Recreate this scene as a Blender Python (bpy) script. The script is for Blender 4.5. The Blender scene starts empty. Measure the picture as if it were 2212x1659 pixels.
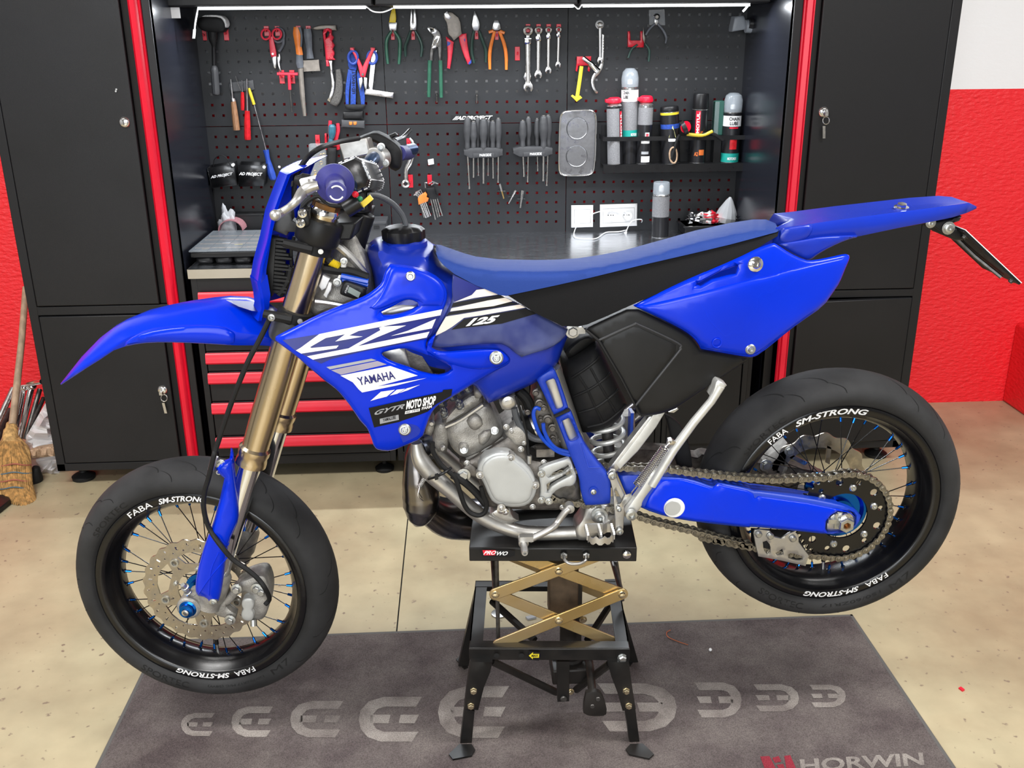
import bpy, bmesh, math, random
import numpy as np
from mathutils import Vector, Matrix
from mathutils.geometry import delaunay_2d_cdt
random.seed(7)
SC = bpy.context.scene
COL = SC.collection
# ---------------------------------------------------------------- camera
FPX, CX, CY = 2110.0, 1106.0, 829.5
TH, RO, YA = math.radians(20.03), math.radians(-0.44), math.radians(2.92)
CAM = Vector((0, 0, 1.56))
FW = Vector((math.sin(YA)*math.cos(TH), math.cos(YA)*math.cos(TH), -math.sin(TH)))
_r = Vector((math.cos(YA), -math.sin(YA), 0)); _u = _r.cross(FW)
RT = math.cos(RO)*_r + math.sin(RO)*_u
UP = -math.sin(RO)*_r + math.cos(RO)*_u
cd = bpy.data.cameras.new('camera'); cam = bpy.data.objects.new('camera', cd); COL.objects.link(cam)
cd.sensor_width = 36; cd.lens = FPX/2212*36; cd.clip_start = .05; cd.clip_end = 60
M = Matrix((RT, UP, -FW)).transposed().to_4x4(); M.translation = CAM
cam.matrix_world = M
SC.camera = cam
# ---------------------------------------------------------------- world, lights, exposure
w = bpy.data.worlds.new('world'); SC.world = w; w.use_nodes = True
w.node_tree.nodes['Background'].inputs[0].default_value = (.93, .97, 1, 1)
w.node_tree.nodes['Background'].inputs[1].default_value = .3
def area(name, loc, tgt, sx, sy, power, color=(1, 1, 1)):
    l = bpy.data.lights.new(name, 'AREA'); l.shape = 'RECTANGLE'; l.size = sx; l.size_y = sy
    l.energy = power; l.color = color
    o = bpy.data.objects.new(name, l); COL.objects.link(o); o.location = loc
    o.rotation_euler = (Vector(tgt)-Vector(loc)).to_track_quat('-Z', 'Y').to_euler()
    return o
for i_, (x_, y_) in enumerate(((-1.95, 1.35), (1.95, 1.35), (0, -1.2))):
    area('ceiling_lamp', (x_, y_, 3.06), (x_, y_+.05, 0), 1.4,   .5, 74, (1, .985, .965))
area('garage_door_daylight', (-.7, -3.3, 1.7), (-.1, 2.0, .7), 3.6, 2.2, 135, (.91, .96, 1))
vs = SC.view_settings
vs.view_transform = 'Standard'; vs.look = 'None'; vs.gamma = 1; vs.use_curve_mapping = False
vs.exposure = 0.2
# ---------------------------------------------------------------- geometry helpers
def ray(x, y): return FW + (float(x)-CX)/FPX*RT - (float(y)-CY)/FPX*UP
def at(x, y, Y):
    d = ray(x, y); return CAM + d*(float(Y)/d.y)
def flo(x, y, z=0.0):
    d = ray(x, y); return CAM + d*((z-CAM.z)/d.z)
def mpp(x, y, Y): return Y/ray(x, y).y/FPX
_E = np.array([list(RT), list(UP), list(FW)])
def at_np(xs, ys, Ys):
    xs = np.asarray(xs, float); ys = np.asarray(ys, float)
    D = _E[2][None] + ((xs-CX)/FPX)[:, None]*_E[0][None] - ((ys-CY)/FPX)[:, None]*_E[1][None]
    return np.array(list(CAM))[None] + D*(np.asarray(Ys)/D[:, 1])[:, None]
REG = {'A': (400, 220, 560), 'B': (800, 220, 560), 'C': (1200, 220, 560), 'D': (0, 560, 560), 'E': (400, 560, 560),
       'F': (800, 560, 560), 'G': (1200, 560, 560), 'H': (1652, 400, 560), 'I': (150, 960, 600), 'J': (800, 760, 560),
       'K': (1200, 760, 560), 'L': (1500, 780, 600), 'M': (1500, 1000, 600), 'N': (150, 1160, 600), 'O': (900, 1080, 600),
       'P': (900, 1209, 600), 'R': (1500, 1209, 600), 'S': (0, 640, 693.4), 'U': (560, 220, 400),
       '1': (0, 0, 560), '2': (400, 0, 560), '3': (800, 0, 560), '4': (1200, 0, 560), '5': (1652, 0, 560)}
def Q(r, *pts):
    x0, y0, w_ = REG[r]; k = w_/2212
    return [(x0+x*k, y0+y*k) for x, y in pts]
def q1(r, x, y): return Q(r, (x, y))[0]
class MB:
    def __init__(s): s.v = []; s.f = []; s.m = []; s.cur = 0
    def add(s, vs_, fs):
        o = len(s.v); s.v += [Vector(p) for p in vs_]; s.f += [tuple(i+o for i in f) for f in fs]; s.m += [s.cur]*len(fs); return s
    def box(s, lo, hi):
        a, b = lo, hi
        return s.add([(x, y, z) for x in (a[0], b[0]) for y in (a[1], b[1]) for z in (a[2], b[2])],
                     [(0, 1, 3, 2), (4, 6, 7, 5), (0, 4, 5, 1), (2, 3, 7, 6), (0, 2, 6, 4), (1, 5, 7, 3)])
    def obox(s, c, ax, ay, az):
        c, ax, ay, az = map(Vector, (c, ax, ay, az))
        return s.add([c+i*ax+j*ay+k*az for i in (-1, 1) for j in (-1, 1) for k in (-1, 1)],
                     [(0, 1, 3, 2), (4, 6, 7, 5), (0, 4, 5, 1), (2, 3, 7, 6), (0, 2, 6, 4), (1, 5, 7, 3)])
    def bar(s, a, b, wv, hv):   # box from a to b, half vectors wv, hv
        a, b = Vector(a), Vector(b); return s.obox((a+b)/2, (b-a)/2, wv, hv)
    def loft(s, rings, closed=True, cap=True, loop=False):
        n = len(rings[0]); o = len(s.v)
        vs_ = [p for r in rings for p in r]; fs = []
        R = len(rings)
        for i in range(R if loop else R-1):
            j = (i+1) % R
            for k in range(n if closed else n-1):
                l = (k+1) % n
                fs.append((i*n+k, i*n+l, j*n+l, j*n+k))
        if cap and closed and not loop:
            fs.append(tuple(range(n-1, -1, -1))); fs.append(tuple((R-1)*n+k for k in range(n)))
        return s.add(vs_, fs)
    def tube(s, pts, r, n=8, loop=False, cap=True, flat=None):
        pts = [Vector(p) for p in pts]; N = len(pts)
        rs = r if isinstance(r, (list, tuple)) else [r]*N
        T = []
        for i in range(N):
            a = pts[(i-1) % N] if (loop or i > 0) else pts[i]; b = pts[(i+1) % N] if (loop or i < N-1) else pts[i]
            T.append((b-a).normalized())
        ref = Vector((0, 0, 1)) if abs(T[0].z) < .9 else Vector((0, 1, 0))
        if flat: ref = Vector((0, 1, 0))
        nv = (ref - ref.dot(T[0])*T[0]).normalized(); rings = []
        for i in range(N):
            nv = (nv - nv.dot(T[i])*T[i]).normalized(); bv = T[i].cross(nv)
            fl = flat if flat else 1
            rings.append([pts[i]+rs[i]*(math.cos(2*math.pi*k/n)*nv*fl+math.sin(2*math.pi*k/n)*bv) for k in range(n)])
        return s.loft(rings, True, cap, loop)
    def cyl(s, a, b, r, r2=None, n=16): return s.tube([a, b], [r, r if r2 is None else r2], n)
    def lathe(s, prof, c, ax, n=24, loop=False, cap=True):
        c = Vector(c); ax = Vector(ax).normalized()
        ref = Vector((0, 0, 1)) if abs(ax.z) < .9 else Vector((1, 0, 0))
        e1 = (ref-ref.dot(ax)*ax).normalized(); e2 = ax.cross(e1); rings = []
        for r_, h in prof:
            rings.append([c+ax*h+max(r_, 1e-5)*(math.cos(2*math.pi*k/n)*e1+math.sin(2*math.pi*k/n)*e2) for k in range(n)])
        return s.loft(rings, True, cap, loop)
    def ball(s, c, r, n=12, m=8, sc=(1, 1, 1)):
        c = Vector(c); rings = []
        for i in range(m+1):
            a = math.pi*i/m; rr = max(math.sin(a), 1e-3)*r
            rings.append([c+Vector((rr*math.cos(2*math.pi*k/n)*sc[0], rr*math.sin(2*math.pi*k/n)*sc[1], r*math.cos(a)*sc[2])) for k in range(n)])
        return s.loft(rings)
    def prism(s, poly, vec):
        vec = Vector(vec); n = len(poly); a = [Vector(p) for p in poly]
        return s.add(a+[p+vec for p in a], [tuple(range(n)), tuple(range(2*n-1, n-1, -1))]+[(i, i+n, (i+1) % n+n, (i+1) % n) for i in range(n)])
    def bolt(s, c, ax, r, h, hexa=True, washer=True):
        c = Vector(c); ax = Vector(ax).normalized()
        if washer: s.lathe([(r*1.5, 0), (r*1.5, h*.25), (r*1.2, h*.3)], c, ax, 14)
        s.lathe([(r, h*.2), (r, h*.85), (r*.8, h), (r*.45, h), (r*.42, h*.55)] if not hexa else [(r, h*.2), (r, h*.85), (r*.85, h)], c, ax, 6 if hexa else 14)
        return s
    def build(s, name, mats, par=None, bevel=0, ang=35, smooth=True, fix=True):
        me = bpy.data.meshes.new(name); me.from_pydata([tuple(v) for v in s.v], [], s.f)
        if not isinstance(mats, (list, tuple)): mats = [mats]
        for m_ in mats: me.materials.append(MAT[m_] if isinstance(m_, str) else m_)
        if len(mats) > 1: me.polygons.foreach_set('material_index', s.m)
        if fix:
            bm = bmesh.new(); bm.from_mesh(me); bmesh.ops.recalc_face_normals(bm, faces=bm.faces); bm.to_mesh(me); bm.free()
        me.update()
        if smooth:
            me.polygons.foreach_set('use_smooth', [True]*len(me.polygons)); me.set_sharp_from_angle(angle=math.radians(ang))
        o = bpy.data.objects.new(name, me); COL.objects.link(o)
        if par: setpar(o, par)
        if bevel:
            b = o.modifiers.new('bevel', 'BEVEL'); b.width = bevel; b.segments = 2; b.limit_method = 'ANGLE'; b.angle_limit = math.radians(40)
        return o
def setpar(o, par):
    o.parent = par; o.matrix_parent_inverse = par.matrix_basis.inverted()
def tag(o, label=None, cat=None, group=None, kind=None):
    if label: o['label'] = label
    if cat: o['category'] = cat
    if group: o['group'] = group
    if kind: o['kind'] = kind
    return o
def thing(name, label, cat, loc=(0, 0, 0), group=None):
    o = bpy.data.objects.new(name, None); COL.objects.link(o); o.location = loc; o.empty_display_size = .05
    return tag(o, label, cat, group)
def struct(o): o['kind'] = 'structure'; return o
# ---------------------------------------------------------------- traced panels with real depth
def inpoly(xs, ys, poly):
    xs = np.asarray(xs, float); ys = np.asarray(ys, float); c = np.zeros(len(xs), bool); n = len(poly)
    for i in range(n):
        x0, y0 = poly[i]; x1, y1 = poly[(i+1) % n]
        if y0 == y1: continue
        m = ((y0 > ys) != (y1 > ys)) & (xs < (x1-x0)*(ys-y0)/(y1-y0)+x0); c ^= m
    return c
def bdist(xs, ys, polys):
    xs = np.asarray(xs, float); ys = np.asarray(ys, float); d = np.full(len(xs), 1e9)
    for poly in polys:
        P = np.array(poly, float); Nx = np.roll(P, -1, 0)
        for (x0, y0), (x1, y1) in zip(P, Nx):
            L = (x1-x0)**2+(y1-y0)**2
            if L < 1e-9: continue
            t = np.clip(((xs-x0)*(x1-x0)+(ys-y0)*(y1-y0))/L, 0, 1)
            d = np.minimum(d, np.hypot(xs-x0-t*(x1-x0), ys-y0-t*(y1-y0)))
    return d
def smoothpoly(poly, n=2, closed=True, keep=50):
    # corner-cutting that keeps sharp corners
    P = [tuple(p) for p in poly]
    for _ in range(n):
        R_ = []; N = len(P)
        for i in range(N):
            a, b, c = np.array(P[i-1]), np.array(P[i]), np.array(P[(i+1) % N])
            u, v = b-a, c-b
            cs = (u@v)/(np.linalg.norm(u)*np.linalg.norm(v)+1e-9)
            if (not closed and i in (0, N-1)) or cs < math.cos(math.radians(keep)): R_.append(tuple(b)); continue
            R_.append(tuple(b-.25*u)); R_.append(tuple(b+.25*v))
        P = R_
    return P
def spline(pts, k=6, closed=False):
    P = [np.array(p, float) for p in pts]; N = len(P); out = []
    for i in range(N if closed else N-1):
        p0 = P[(i-1) % N] if closed or i > 0 else 2*P[0]-P[1]; p1 = P[i]; p2 = P[(i+1) % N]
        p3 = P[(i+2) % N] if closed or i < N-2 else 2*P[-1]-P[-2]
        for j in range(k):
            t = j/k
            out.append(tuple(.5*((2*p1)+(-p0+p2)*t+(2*p0-5*p1+4*p2-p3)*t*t+(-p0+3*p1-3*p2+p3)*t**3)))
    if not closed: out.append(tuple(P[-1]))
    return out
def resamp(poly, step):
    out = []
    for i in range(len(poly)):
        a = np.array(poly[i], float); b = np.array(poly[(i+1) % len(poly)], float); n = max(1, int(np.hypot(*(b-a))/step+.5))
        out += [tuple(a+(b-a)*k/n) for k in range(n)]
    return out
def field(ctrl, order=None):
    """ctrl: [(px,py,depth)] -> smooth function of px,py"""
    C_ = np.array(ctrl, float); n = len(C_)
    if order is None: order = 0 if n < 3 else (1 if n < 6 else 2)
    mx, my = C_[:, 0].mean(), C_[:, 1].mean(); sc = max(np.ptp(C_[:, 0]), np.ptp(C_[:, 1]), 1)
    def basis(x, y):
        x = (x-mx)/sc; y = (y-my)/sc; b = [np.ones_like(x)]
        if order > 0: b += [x, y]
        if order > 1: b += [x*x, x*y, y*y]
        return np.stack(b, 1)
    B = basis(C_[:, 0], C_[:, 1]); co = np.linalg.lstsq(B.T@B+1e-6*np.eye(B.shape[1]), B.T@C_[:, 2], rcond=None)[0]
    return lambda x, y: basis(np.atleast_1d(np.asarray(x, float)), np.atleast_1d(np.asarray(y, float)))@co
def const(v): return lambda x, y: np.full(len(np.atleast_1d(x)), float(v))
def cdt(out, holes, step, rings):
    o = resamp(out, step); loops = [o]+[resamp(h, step) for h in holes]
    allp = []; edges = []
    for l in loops:
        b = len(allp); allp += l; edges += [(b+i, b+(i+1) % len(l)) for i in range(len(l))]
    A = np.array(o); x0, y0 = A.min(0); x1, y1 = A.max(0)
    gx, gy = np.meshgrid(np.arange(x0+step*.5, x1, step), np.arange(y0+step*.5, y1, step))
    gx[1::2] += step*.5
    gx = gx.ravel(); gy = gy.ravel()
    def ok(x, y, dmin):
        m = inpoly(x, y, out)
        for h in holes: m &= ~inpoly(x, y, h)
        m &= bdist(x, y, [out]+list(holes)) > dmin
        return m
    for rr in rings:
        for l in loops:
            L = np.array(l); t = np.roll(L, -1, 0)-np.roll(L, 1, 0); t /= np.linalg.norm(t, axis=1)[:, None]+1e-9
            nrm = np.stack([-t[:, 1], t[:, 0]], 1)
            for sg in (1, -1):
                c = L+sg*nrm*rr
                m = ok(c[:, 0], c[:, 1], rr*.9); allp += [tuple(p) for p in c[m]]
    m = ok(gx, gy, max([step*.55]+[rr+step*.4 for rr in rings]))
    allp += list(zip(gx[m], gy[m]))
    vv, ee, ff, *_ = delaunay_2d_cdt([Vector(p) for p in allp], edges, [], 0, 1e-4)
    V = np.array([tuple(v) for v in vv]); T = np.array([f for f in ff if len(f) == 3])
    c = V[T].mean(1); m = inpoly(c[:, 0], c[:, 1], out)
    for h in holes: m &= ~inpoly(c[:, 0], c[:, 1], h)
    ar = np.abs(np.cross(V[T[:, 1]]-V[T[:, 0]], V[T[:, 2]]-V[T[:, 0]])); m &= ar > 1e-6
    return V, T[m]
def panel(name, out, dep, mat, par=None, Y0=None, th=.003, rnd=0., rd=None, holes=(), step=12, sym=False, off=0., smooth=0, ang=40, dmin=0.004):
    """outline in photo pixels; dep(px,py)= distance of the surface in front of plane Y0; closed mesh. returns object, depth function"""
    Y0 = YB if Y0 is None else Y0
    if not callable(dep): dep = const(dep)
    if smooth: out = smoothpoly(out, smooth)
    holes = [list(h) for h in holes]
    sc = mpp(*np.array(out).mean(0), Y0)
    rpx = rnd/sc; rings = [rpx*.12, rpx*.4, rpx] if rnd else []
    rings = [r_ for r_ in rings if r_ > .4]
    V, T = cdt(out, holes, step, rings)
    loops = [out]+holes
    rd_ = rnd if rd is None else rd
    def dfun(x, y):
        x = np.atleast_1d(np.asarray(x, float)); y = np.atleast_1d(np.asarray(y, float))
        d = dep(x, y)+off
        if rnd:
            t = np.clip(bdist(x, y, loops)*sc/rnd, 0, 1); d = d-(rd_(x, y) if callable(rd_) else rd_)*(1-np.sqrt(np.clip(1-(1-t)**2, 0, 1)))
        if sym: d = np.maximum(d, dmin)
        return d
    used = np.unique(T); mp = -np.ones(len(V), int); mp[used] = np.arange(len(used)); V = V[used]; T = mp[T]
    d = dfun(V[:, 0], V[:, 1])
    Fr = at_np(V[:, 0], V[:, 1], Y0-d); Bk = Fr.copy()
    if sym: Bk[:, 1] = 2*Y0-Fr[:, 1]
    else: Bk[:, 1] += th+np.maximum(0, 0*d)
    n = len(V); fs = [tuple(t) for t in T]+[(t[2]+n, t[1]+n, t[0]+n) for t in T]
    from collections import Counter
    cnt = Counter(); dr = {}
    for t in T:
        for a, b in ((t[0], t[1]), (t[1], t[2]), (t[2], t[0])):
            k = (min(a, b), max(a, b)); cnt[k] += 1; dr[k] = (a, b)
    for k, c in cnt.items():
        if c == 1: a, b = dr[k]; fs.append((b, a, a+n, b+n))
    mb = MB(); mb.add([Vector(p) for p in Fr]+[Vector(p) for p in Bk], [tuple(int(i) for i in f) for f in fs])
    o = mb.build(name, mat, par, ang=ang)
    return o, dfun
def decal(name, out, dfun, mat, par, Y0=None, off=.0009, step=14, holes=()):
    Y0 = YB if Y0 is None else Y0
    V, T = cdt(out, [list(h) for h in holes], step, [])
    P = at_np(V[:, 0], V[:, 1], Y0-dfun(V[:, 0], V[:, 1])-off)
    mb = MB(); mb.add([Vector(p) for p in P], [tuple(int(i) for i in t) for t in T])
    o = mb.build(name, mat, par); return o
_tc = {}
def textgeo(txt, shear=0, bold=0.):
    k = (txt, shear, bold)
    if k in _tc: return _tc[k]
    cu = bpy.data.curves.new('lettering', 'FONT'); cu.body = txt; cu.shear = shear; cu.offset = bold; cu.resolution_u = 3
    o = bpy.data.objects.new('lettering', cu); COL.objects.link(o)
    dg = bpy.context.evaluated_depsgraph_get(); dg.update()
    me = bpy.data.meshes.new_from_object(o.evaluated_get(dg))
    V = np.array([v.co[:2] for v in me.vertices]); Fs = [tuple(p.vertices) for p in me.polygons]
    bpy.data.objects.remove(o); bpy.data.curves.remove(cu); bpy.data.meshes.remove(me)
    V -= V.min(0); V[:, 0] /= V[:, 0].max(); V[:, 1] /= V[:, 1].max()
    _tc[k] = (V, Fs); return _tc[k]
def lettering(txt, bl, br, tl, fun, mat, par, shear=0, bold=0., name='lettering'):
    """bl,br,tl : bottom-left, bottom-right, top-left; fun maps (xs,ys)->world points"""
    V, Fs = textgeo(txt, shear, bold); bl, br, tl = map(np.array, (bl, br, tl))
    p = bl[None]+V[:, :1]*(br-bl)[None]+V[:, 1:]*(tl-bl)[None]
    W = fun(p[:, 0], p[:, 1]); mb = MB(); mb.add([Vector(q) for q in W], Fs)
    return mb.build(name, mat, par, smooth=False, fix=False)
def onY(Y): return lambda x, y: at_np(x, y, np.full(len(x), Y))
def onD(dfun, off=.0012): return lambda x, y: at_np(x, y, YB-dfun(x, y)-off)
def onZ(z):
    return lambda x, y: np.array([list(flo(a, b, z)) for a, b in zip(x, y)])
def mirror(o, Y0=None):
    Y0 = YB if Y0 is None else Y0
    me = o.data.copy(); n = len(me.vertices); co = np.empty(n*3); me.vertices.foreach_get('co', co); co = co.reshape(-1, 3)
    co[:, 1] = 2*Y0-co[:, 1]; me.vertices.foreach_set('co', co.ravel()); me.flip_normals(); me.update()
    c = bpy.data.objects.new(o.name.split('.')[0], me); COL.objects.link(c)
    if o.parent: c.parent = o.parent; c.matrix_parent_inverse = o.matrix_parent_inverse.copy()
    for k in ('label', 'kind'):
        if k in o: c[k] = o[k]
    return c
def dupe(o, loc=None, par=None, name=None):
    c = o.copy(); COL.objects.link(c)
    if par is not None: c.parent = par
    if loc is not None: c.location = loc
    return c
# ---------------------------------------------------------------- materials
MAT = {}
def mat(name, col, rough=.5, metal=0., var=0., vs_=20., bump=0., bs=200., spec=.5, coat=0., alpha=1., trans=0., emit=None, detail=3., col2=None, stretch=None, rvar=0.):
    m_ = bpy.data.materials.new(name); m_.use_nodes = True; nt = m_.node_tree; b = nt.nodes['Principled BSDF']
    b.inputs['Base Color'].default_value = (*col, 1); b.inputs['Roughness'].default_value = rough; b.inputs['Metallic'].default_value = metal
    b.inputs['Specular IOR Level'].default_value = spec; b.inputs['Coat Weight'].default_value = coat; b.inputs['Coat Roughness'].default_value = .08
    b.inputs['Alpha'].default_value = alpha; b.inputs['Transmission Weight'].default_value = trans
    if emit: b.inputs['Emission Color'].default_value = (*emit[0], 1); b.inputs['Emission Strength'].default_value = emit[1]
    tc = nt.nodes.new('ShaderNodeTexCoord'); src = tc.outputs['Object']
    if stretch:
        mpn = nt.nodes.new('ShaderNodeMapping'); mpn.inputs['Scale'].default_value = stretch; nt.links.new(src, mpn.inputs[0]); src = mpn.outputs[0]
    if var or col2 or rvar:
        n = nt.nodes.new('ShaderNodeTexNoise'); n.inputs['Scale'].default_value = vs_; n.inputs['Detail'].default_value = detail; nt.links.new(src, n.inputs['Vector'])
        if var or col2:
            mx = nt.nodes.new('ShaderNodeMix'); mx.data_type = 'RGBA'
            c2 = col2 if col2 else tuple(max(0, c*(1-var)) for c in col); c1 = col if col2 else tuple(min(1, c*(1+var)) for c in col)
            mx.inputs['A'].default_value = (*c1, 1); mx.inputs['B'].default_value = (*c2, 1)
            mr = nt.nodes.new('ShaderNodeMapRange'); mr.inputs['From Min'].default_value = .35; mr.inputs['From Max'].default_value = .65
            nt.links.new(n.outputs['Fac'], mr.inputs['Value']); nt.links.new(mr.outputs[0], mx.inputs['Factor']); nt.links.new(mx.outputs['Result'], b.inputs['Base Color'])
        if rvar:
            mr = nt.nodes.new('ShaderNodeMapRange'); mr.inputs['From Min'].default_value = .3; mr.inputs['From Max'].default_value = .7
            mr.inputs['To Min'].default_value = max(.02, rough-rvar); mr.inputs['To Max'].default_value = min(1, rough+rvar)
            nt.links.new(n.outputs['Fac'], mr.inputs['Value']); nt.links.new(mr.outputs[0], b.inputs['Roughness'])
    if bump:
        n2 = nt.nodes.new('ShaderNodeTexNoise'); n2.inputs['Scale'].default_value = bs; n2.inputs['Detail'].default_value = 2; nt.links.new(src, n2.inputs['Vector'])
        bp = nt.nodes.new('ShaderNodeBump'); bp.inputs['Strength'].default_value = bump; bp.inputs['Distance'].default_value = .002
        nt.links.new(n2.outputs['Fac'], bp.inputs['Height']); nt.links.new(bp.outputs[0], b.inputs['Normal'])
    MAT[name] = m_; return m_
mat('cab_black', (.010, .010, .0115), .42, spec=.35, bump=.12, bs=900, var=.25, vs_=3, rvar=.08)
mat('cab_side', (.010, .011, .016), .22, bump=.04, bs=600)
mat('peg', (.013, .014, .0165), .5, spec=.4, bump=.08, bs=900, var=.2, vs_=6)
mat('gap', (.003, .003, .003), .8)
mat('red_plastic', (.72, .006, .03), .35, var=.06, vs_=9)
mat('red_hook', (.62, .012, .03), .3, var=.08, vs_=60)
mat('black_plastic', (.008, .008, .009), .38, spec=.35, var=.15, vs_=30, rvar=.08)
mat('black_rubber', (.009, .009, .0095), .6, spec=.3, var=.2, vs_=40)
mat('grey_plastic', (.045, .046, .05), .5, var=.12, vs_=25)
mat('steel', (.62, .61, .6), .28, 1., var=.08, vs_=40, rvar=.1)
mat('chrome', (.8, .8, .8), .09, 1., rvar=.04, vs_=20)
mat('dark_steel', (.12, .115, .11), .4, .85, var=.25, vs_=60)
mat('zinc', (.50, .51, .50), .34, .95, var=.12, vs_=90)
mat('white_paint', (.8, .8, .8), .45, var=.03, vs_=8)
mat('white_plastic', (.82, .82, .82), .35, var=.03, vs_=20)
mat('white_print', (.85, .85, .86), .5, var=.02, vs_=30)
mat('grey_print', (.35, .36, .38), .5, var=.05, vs_=30)
mat('black_print', (.008, .008, .009), .5, spec=.25, var=.1, vs_=30)
mat('black_paint', (.008, .008, .009), .35, spec=.35, var=.3, vs_=25, bump=.06, bs=300, rvar=.12)
YB = 1.97   # bike mid plane
YC = 3.30   # cabinet fronts
YP = 3.84   # pegboards
YW = 3.90   # back wall
# ================================================================ SETTING
def floor_mat():
    m_ = mat('floor_concrete', (.62, .53, .37), .38, bump=.05, bs=60)
    nt = m_.node_tree; b = nt.nodes['Principled BSDF']; tc = nt.nodes['Texture Coordinate']
    n1 = nt.nodes.new('ShaderNodeTexNoise'); n1.inputs['Scale'].default_value = 1.6; n1.inputs['Detail'].default_value = 8; n1.inputs['Roughness'].default_value = .6
    n2 = nt.nodes.new('ShaderNodeTexNoise'); n2.inputs['Scale'].default_value = 9; n2.inputs['Detail'].default_value = 6
    n3 = nt.nodes.new('ShaderNodeTexNoise'); n3.inputs['Scale'].default_value = 45; n3.inputs['Detail'].default_value = 2
    for n in (n1, n2, n3): nt.links.new(tc.outputs['Object'], n.inputs['Vector'])
    cr = nt.nodes.new('ShaderNodeValToRGB'); e = cr.color_ramp
    e.elements[0].position = .3; e.elements[0].color = (.345, .27, .165, 1); e.elements[1].position = .68; e.elements[1].color = (.475, .42, .27, 1)
    nt.links.new(n1.outputs['Fac'], cr.inputs[0])
    mx = nt.nodes.new('ShaderNodeMix'); mx.data_type = 'RGBA'; mx.blend_type = 'OVERLAY'; mx.inputs['Factor'].default_value = .25
    nt.links.new(cr.outputs[0], mx.inputs['A']); nt.links.new(n2.outputs['Fac'], mx.inputs['B'])
    mr = nt.nodes.new('ShaderNodeMapRange'); mr.inputs['From Min'].default_value = .27; mr.inputs['From Max'].default_value = .33
    nt.links.new(n3.outputs['Fac'], mr.inputs['Value'])
    mx2 = nt.nodes.new('ShaderNodeMix'); mx2.data_type = 'RGBA'; mx2.inputs['A'].default_value = (.22, .17, .12, 1)
    nt.links.new(mr.outputs[0], mx2.inputs['Factor']); nt.links.new(mx.outputs['Result'], mx2.inputs['B'])
    nt.links.new(mx2.outputs['Result'], b.inputs['Base Color'])
floor_mat()
j0, j1 = flo(878.5, 1129.6), flo(858, 1370)
jx = (j0.x+j1.x)/2
fl = struct(thing('floor', 'beige sealed concrete floor with a saw-cut joint', 'floor'))
MB().box((-3.2, -3.6, -.05), (3.4, 4.05, -.006)).build('subfloor', 'gap', fl)
for a, b in ((-3.2, jx-.002), (jx+.002, 3.4)):
    MB().box((a, -3.6, -.05), (b, YW, 0)).build('slab', 'floor_concrete', fl)
zsplit = at(2062, 193, YW).z
def wall_mat():
    m_ = mat('wall_paint', (.7, .015, .02), .5); nt = m_.node_tree; b = nt.nodes['Principled BSDF']; tc = nt.nodes['Texture Coordinate']
    sx = nt.nodes.new('ShaderNodeSeparateXYZ'); nt.links.new(tc.outputs['Object'], sx.inputs[0])
    n = nt.nodes.new('ShaderNodeTexNoise'); n.inputs['Scale'].default_value = 38; n.inputs['Detail'].default_value = 4
    mpn = nt.nodes.new('ShaderNodeMapping'); mpn.inputs['Scale'].default_value = (1, 1, 2.2); nt.links.new(tc.outputs['Object'], mpn.inputs[0]); nt.links.new(mpn.outputs[0], n.inputs['Vector'])
    gt = nt.nodes.new('ShaderNodeMath'); gt.operation = 'GREATER_THAN'; gt.inputs[1].default_value = zsplit; nt.links.new(sx.outputs['Z'], gt.inputs[0])
    mx = nt.nodes.new('ShaderNodeMix'); mx.data_type = 'RGBA'; mx.inputs['A'].default_value = (.90, .018, .028, 1); mx.inputs['B'].default_value = (.86, .86, .88, 1)
    nt.links.new(gt.outputs[0], mx.inputs['Factor']); nt.links.new(mx.outputs['Result'], b.inputs['Base Color'])
    iv = nt.nodes.new('ShaderNodeMath'); iv.operation = 'SUBTRACT'; iv.inputs[0].default_value = 1.15; nt.links.new(gt.outputs[0], iv.inputs[1])
    bp = nt.nodes.new('ShaderNodeBump'); bp.inputs['Distance'].default_value = .007; nt.links.new(iv.outputs[0], bp.inputs['Strength'])
    nt.links.new(n.outputs['Fac'], bp.inputs['Height']); nt.links.new(bp.outputs[0], b.inputs['Normal'])
wall_mat()
tag(struct(MB().box((-3.2, YW, 0), (3.4, YW+.15, 3.2)).build('wall_back', 'wall_paint')), 'rough plaster back wall, red below and white above')
pe = flo(2168, 868)
pz = at(2188, 700, pe.y).z
tag(struct(MB().box((pe.x, YW-.32, 0), (pe.x+.9, YW, pz)).build('trim_1', 'wall_paint', bevel=.01)), 'low red plastered ledge at the right edge')
mat('room_paint', (.30, .30, .30), .6, var=.04, vs_=4)
for nm_, lo_, hi_ in (('wall_left', (-3.35, -3.6, 0), (-3.2, 4.05, 3.2)), ('wall_right', (3.4, -3.6, 0), (3.55, 4.05, 3.2)), ('wall_front', (-3.35, -3.75, 0), (3.55, -3.6, 3.2))): struct(MB().box(lo_, hi_).build(nm_, 'room_paint'))
struct(MB().box((-3.35, -3.75, 3.2), (3.55, 4.05, 3.3)).build('ceiling', 'room_paint'))

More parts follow.
